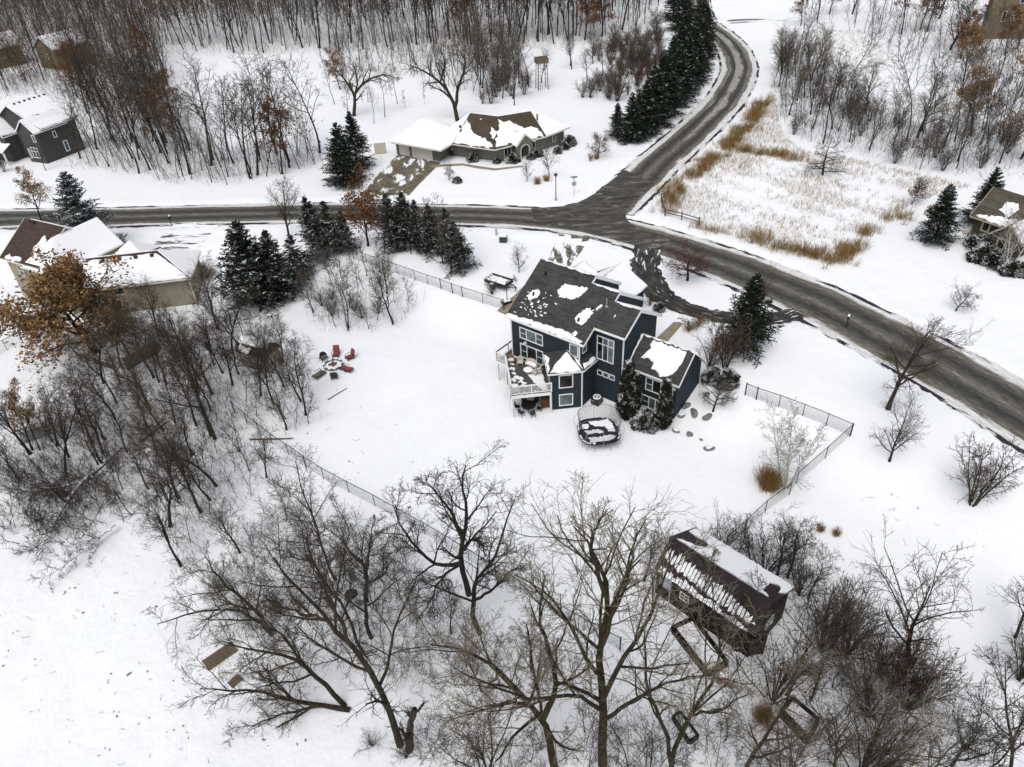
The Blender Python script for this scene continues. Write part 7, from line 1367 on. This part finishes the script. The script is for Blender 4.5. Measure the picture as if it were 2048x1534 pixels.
PM = scatter(MEADOW, .55, 91); r = np.random.default_rng(3); nzv = np.sin(PM[:, 0] * .35 + 1) * np.sin(PM[:, 1] * .22 + .6) + .5 * np.sin(PM[:, 0] * .9 + PM[:, 1] * .7) + r.normal(size=len(PM)) * .55
u_, v__ = proj_arr(np.stack([PM[:, 0], PM[:, 1], terrain(PM[:, 0], PM[:, 1])], -1)); dense_m = (nzv + (v__ < 330) * .6 - (v__ > 420) * .1) > .05
meadow(PM[dense_m], 92, .6, 6, .2, 'meadow_grass', 'sparse tan prairie grass poking through the meadow snow')
edge = [[(1530, 200), (1500, 245), (1455, 295), (1400, 338), (1345, 385), (1332, 420)], [(1398, 452), (1430, 460)], [(1490, 474), (1505, 478)], [(1520, 480), (1600, 505), (1660, 522), (1690, 518), (1705, 492)], [(1715, 468), (1740, 462)], [(1780, 438), (1800, 432)], [(1480, 300), (1560, 312), (1590, 318)], [(1450, 330), (1475, 335)]]
PE = []
for e in edge:
    q = dense(np.array([at(*p)[:2] for p in e])); PE.append(np.repeat(q, 13, 0) + r.normal(size=(len(q) * 13, 2)) * [.95, .95])
PE = np.vstack(PE); PE = PE[(np.sin(PE[:, 0] * .8) + np.sin(PE[:, 1] * .9) + r.normal(size=len(PE)) * .6) > -.7]
meadow(PE, 93, 1.3, 15, .28, 'meadow_grass', 'tall tan grass border around the edges of the meadow')
brown = scatter([(540, 1300), (620, 1330), (640, 1370), (560, 1360)], .8, 95); b2 = scatter([(425, 1280), (500, 1270), (500, 1350), (440, 1370)], 1.0, 96); b3 = scatter([(690, 1070), (780, 1080), (780, 1140), (700, 1130)], 1.0, 97)
b4 = scatter([(1560, 70), (1720, 60), (1800, 130), (1700, 140)], 1.5, 98)
meadow(np.vstack([brown, b2, b3, b4]), 94, .6, 9, .25, 'dry_grass', 'patches of dry tan grass on the floor of the woods')
# twigs blown onto the snow
tp = np.vstack([scatter([(0, 1150), (300, 1110), (430, 1230), (420, 1534), (0, 1534)], 3.0, 103), scatter([(560, 880), (640, 760), (800, 820), (900, 960), (700, 980)], 3.4, 104), scatter([(1720, 960), (2000, 1050), (1900, 1250), (1740, 1150)], 2.6, 105)]); r = np.random.default_rng(21); n = len(tp); d = np.stack([r.normal(size=n), r.normal(size=n), r.normal(size=n) * .12 + .04], -1)
P0, R0_ = grow_path(r, np.stack([tp[:, 0], tp[:, 1], terrain(tp[:, 0], tp[:, 1]) + .03], -1), d, r.uniform(.2, .9, n), 3, .2, 0, np.full(n, .014), np.full(n, .008)); v_, f_ = tubes(P0, R0_, 3); o = link('fallen_twigs', mesh_np('fallen_twigs', v_, f_), TW_DARK); tag(o, 'small broken twigs scattered over the open snow', 'twigs', None, 'stuff')
# leaf litter and debris specks on the snow edge
b5 = np.vstack([scatter([(380, 1300), (650, 1480), (450, 1480), (330, 1300)], 2.2, 99), scatter([(1720, 960), (1840, 990), (1830, 1060), (1740, 1040)], 1.8, 100), scatter([(0, 1180), (250, 1100), (420, 1230), (420, 1500), (200, 1534), (0, 1500)], 3.2, 101), scatter([(620, 840), (760, 990), (560, 890)], 2.2, 102)]); r = np.random.default_rng(12)
b5 = np.repeat(b5, 3, 0) + r.normal(size=(len(b5) * 3, 2)) * .3; v_, f_ = leaf_cards(r, np.stack([b5[:, 0], b5[:, 1], terrain(b5[:, 0], b5[:, 1]) + .05], -1), .1, .04); o = link('leaf_litter', mesh_np('leaf_litter', v_, f_), LEAF_RUST); tag(o, 'scattered dead leaves lying on the snow', 'leaves', None, 'stuff')
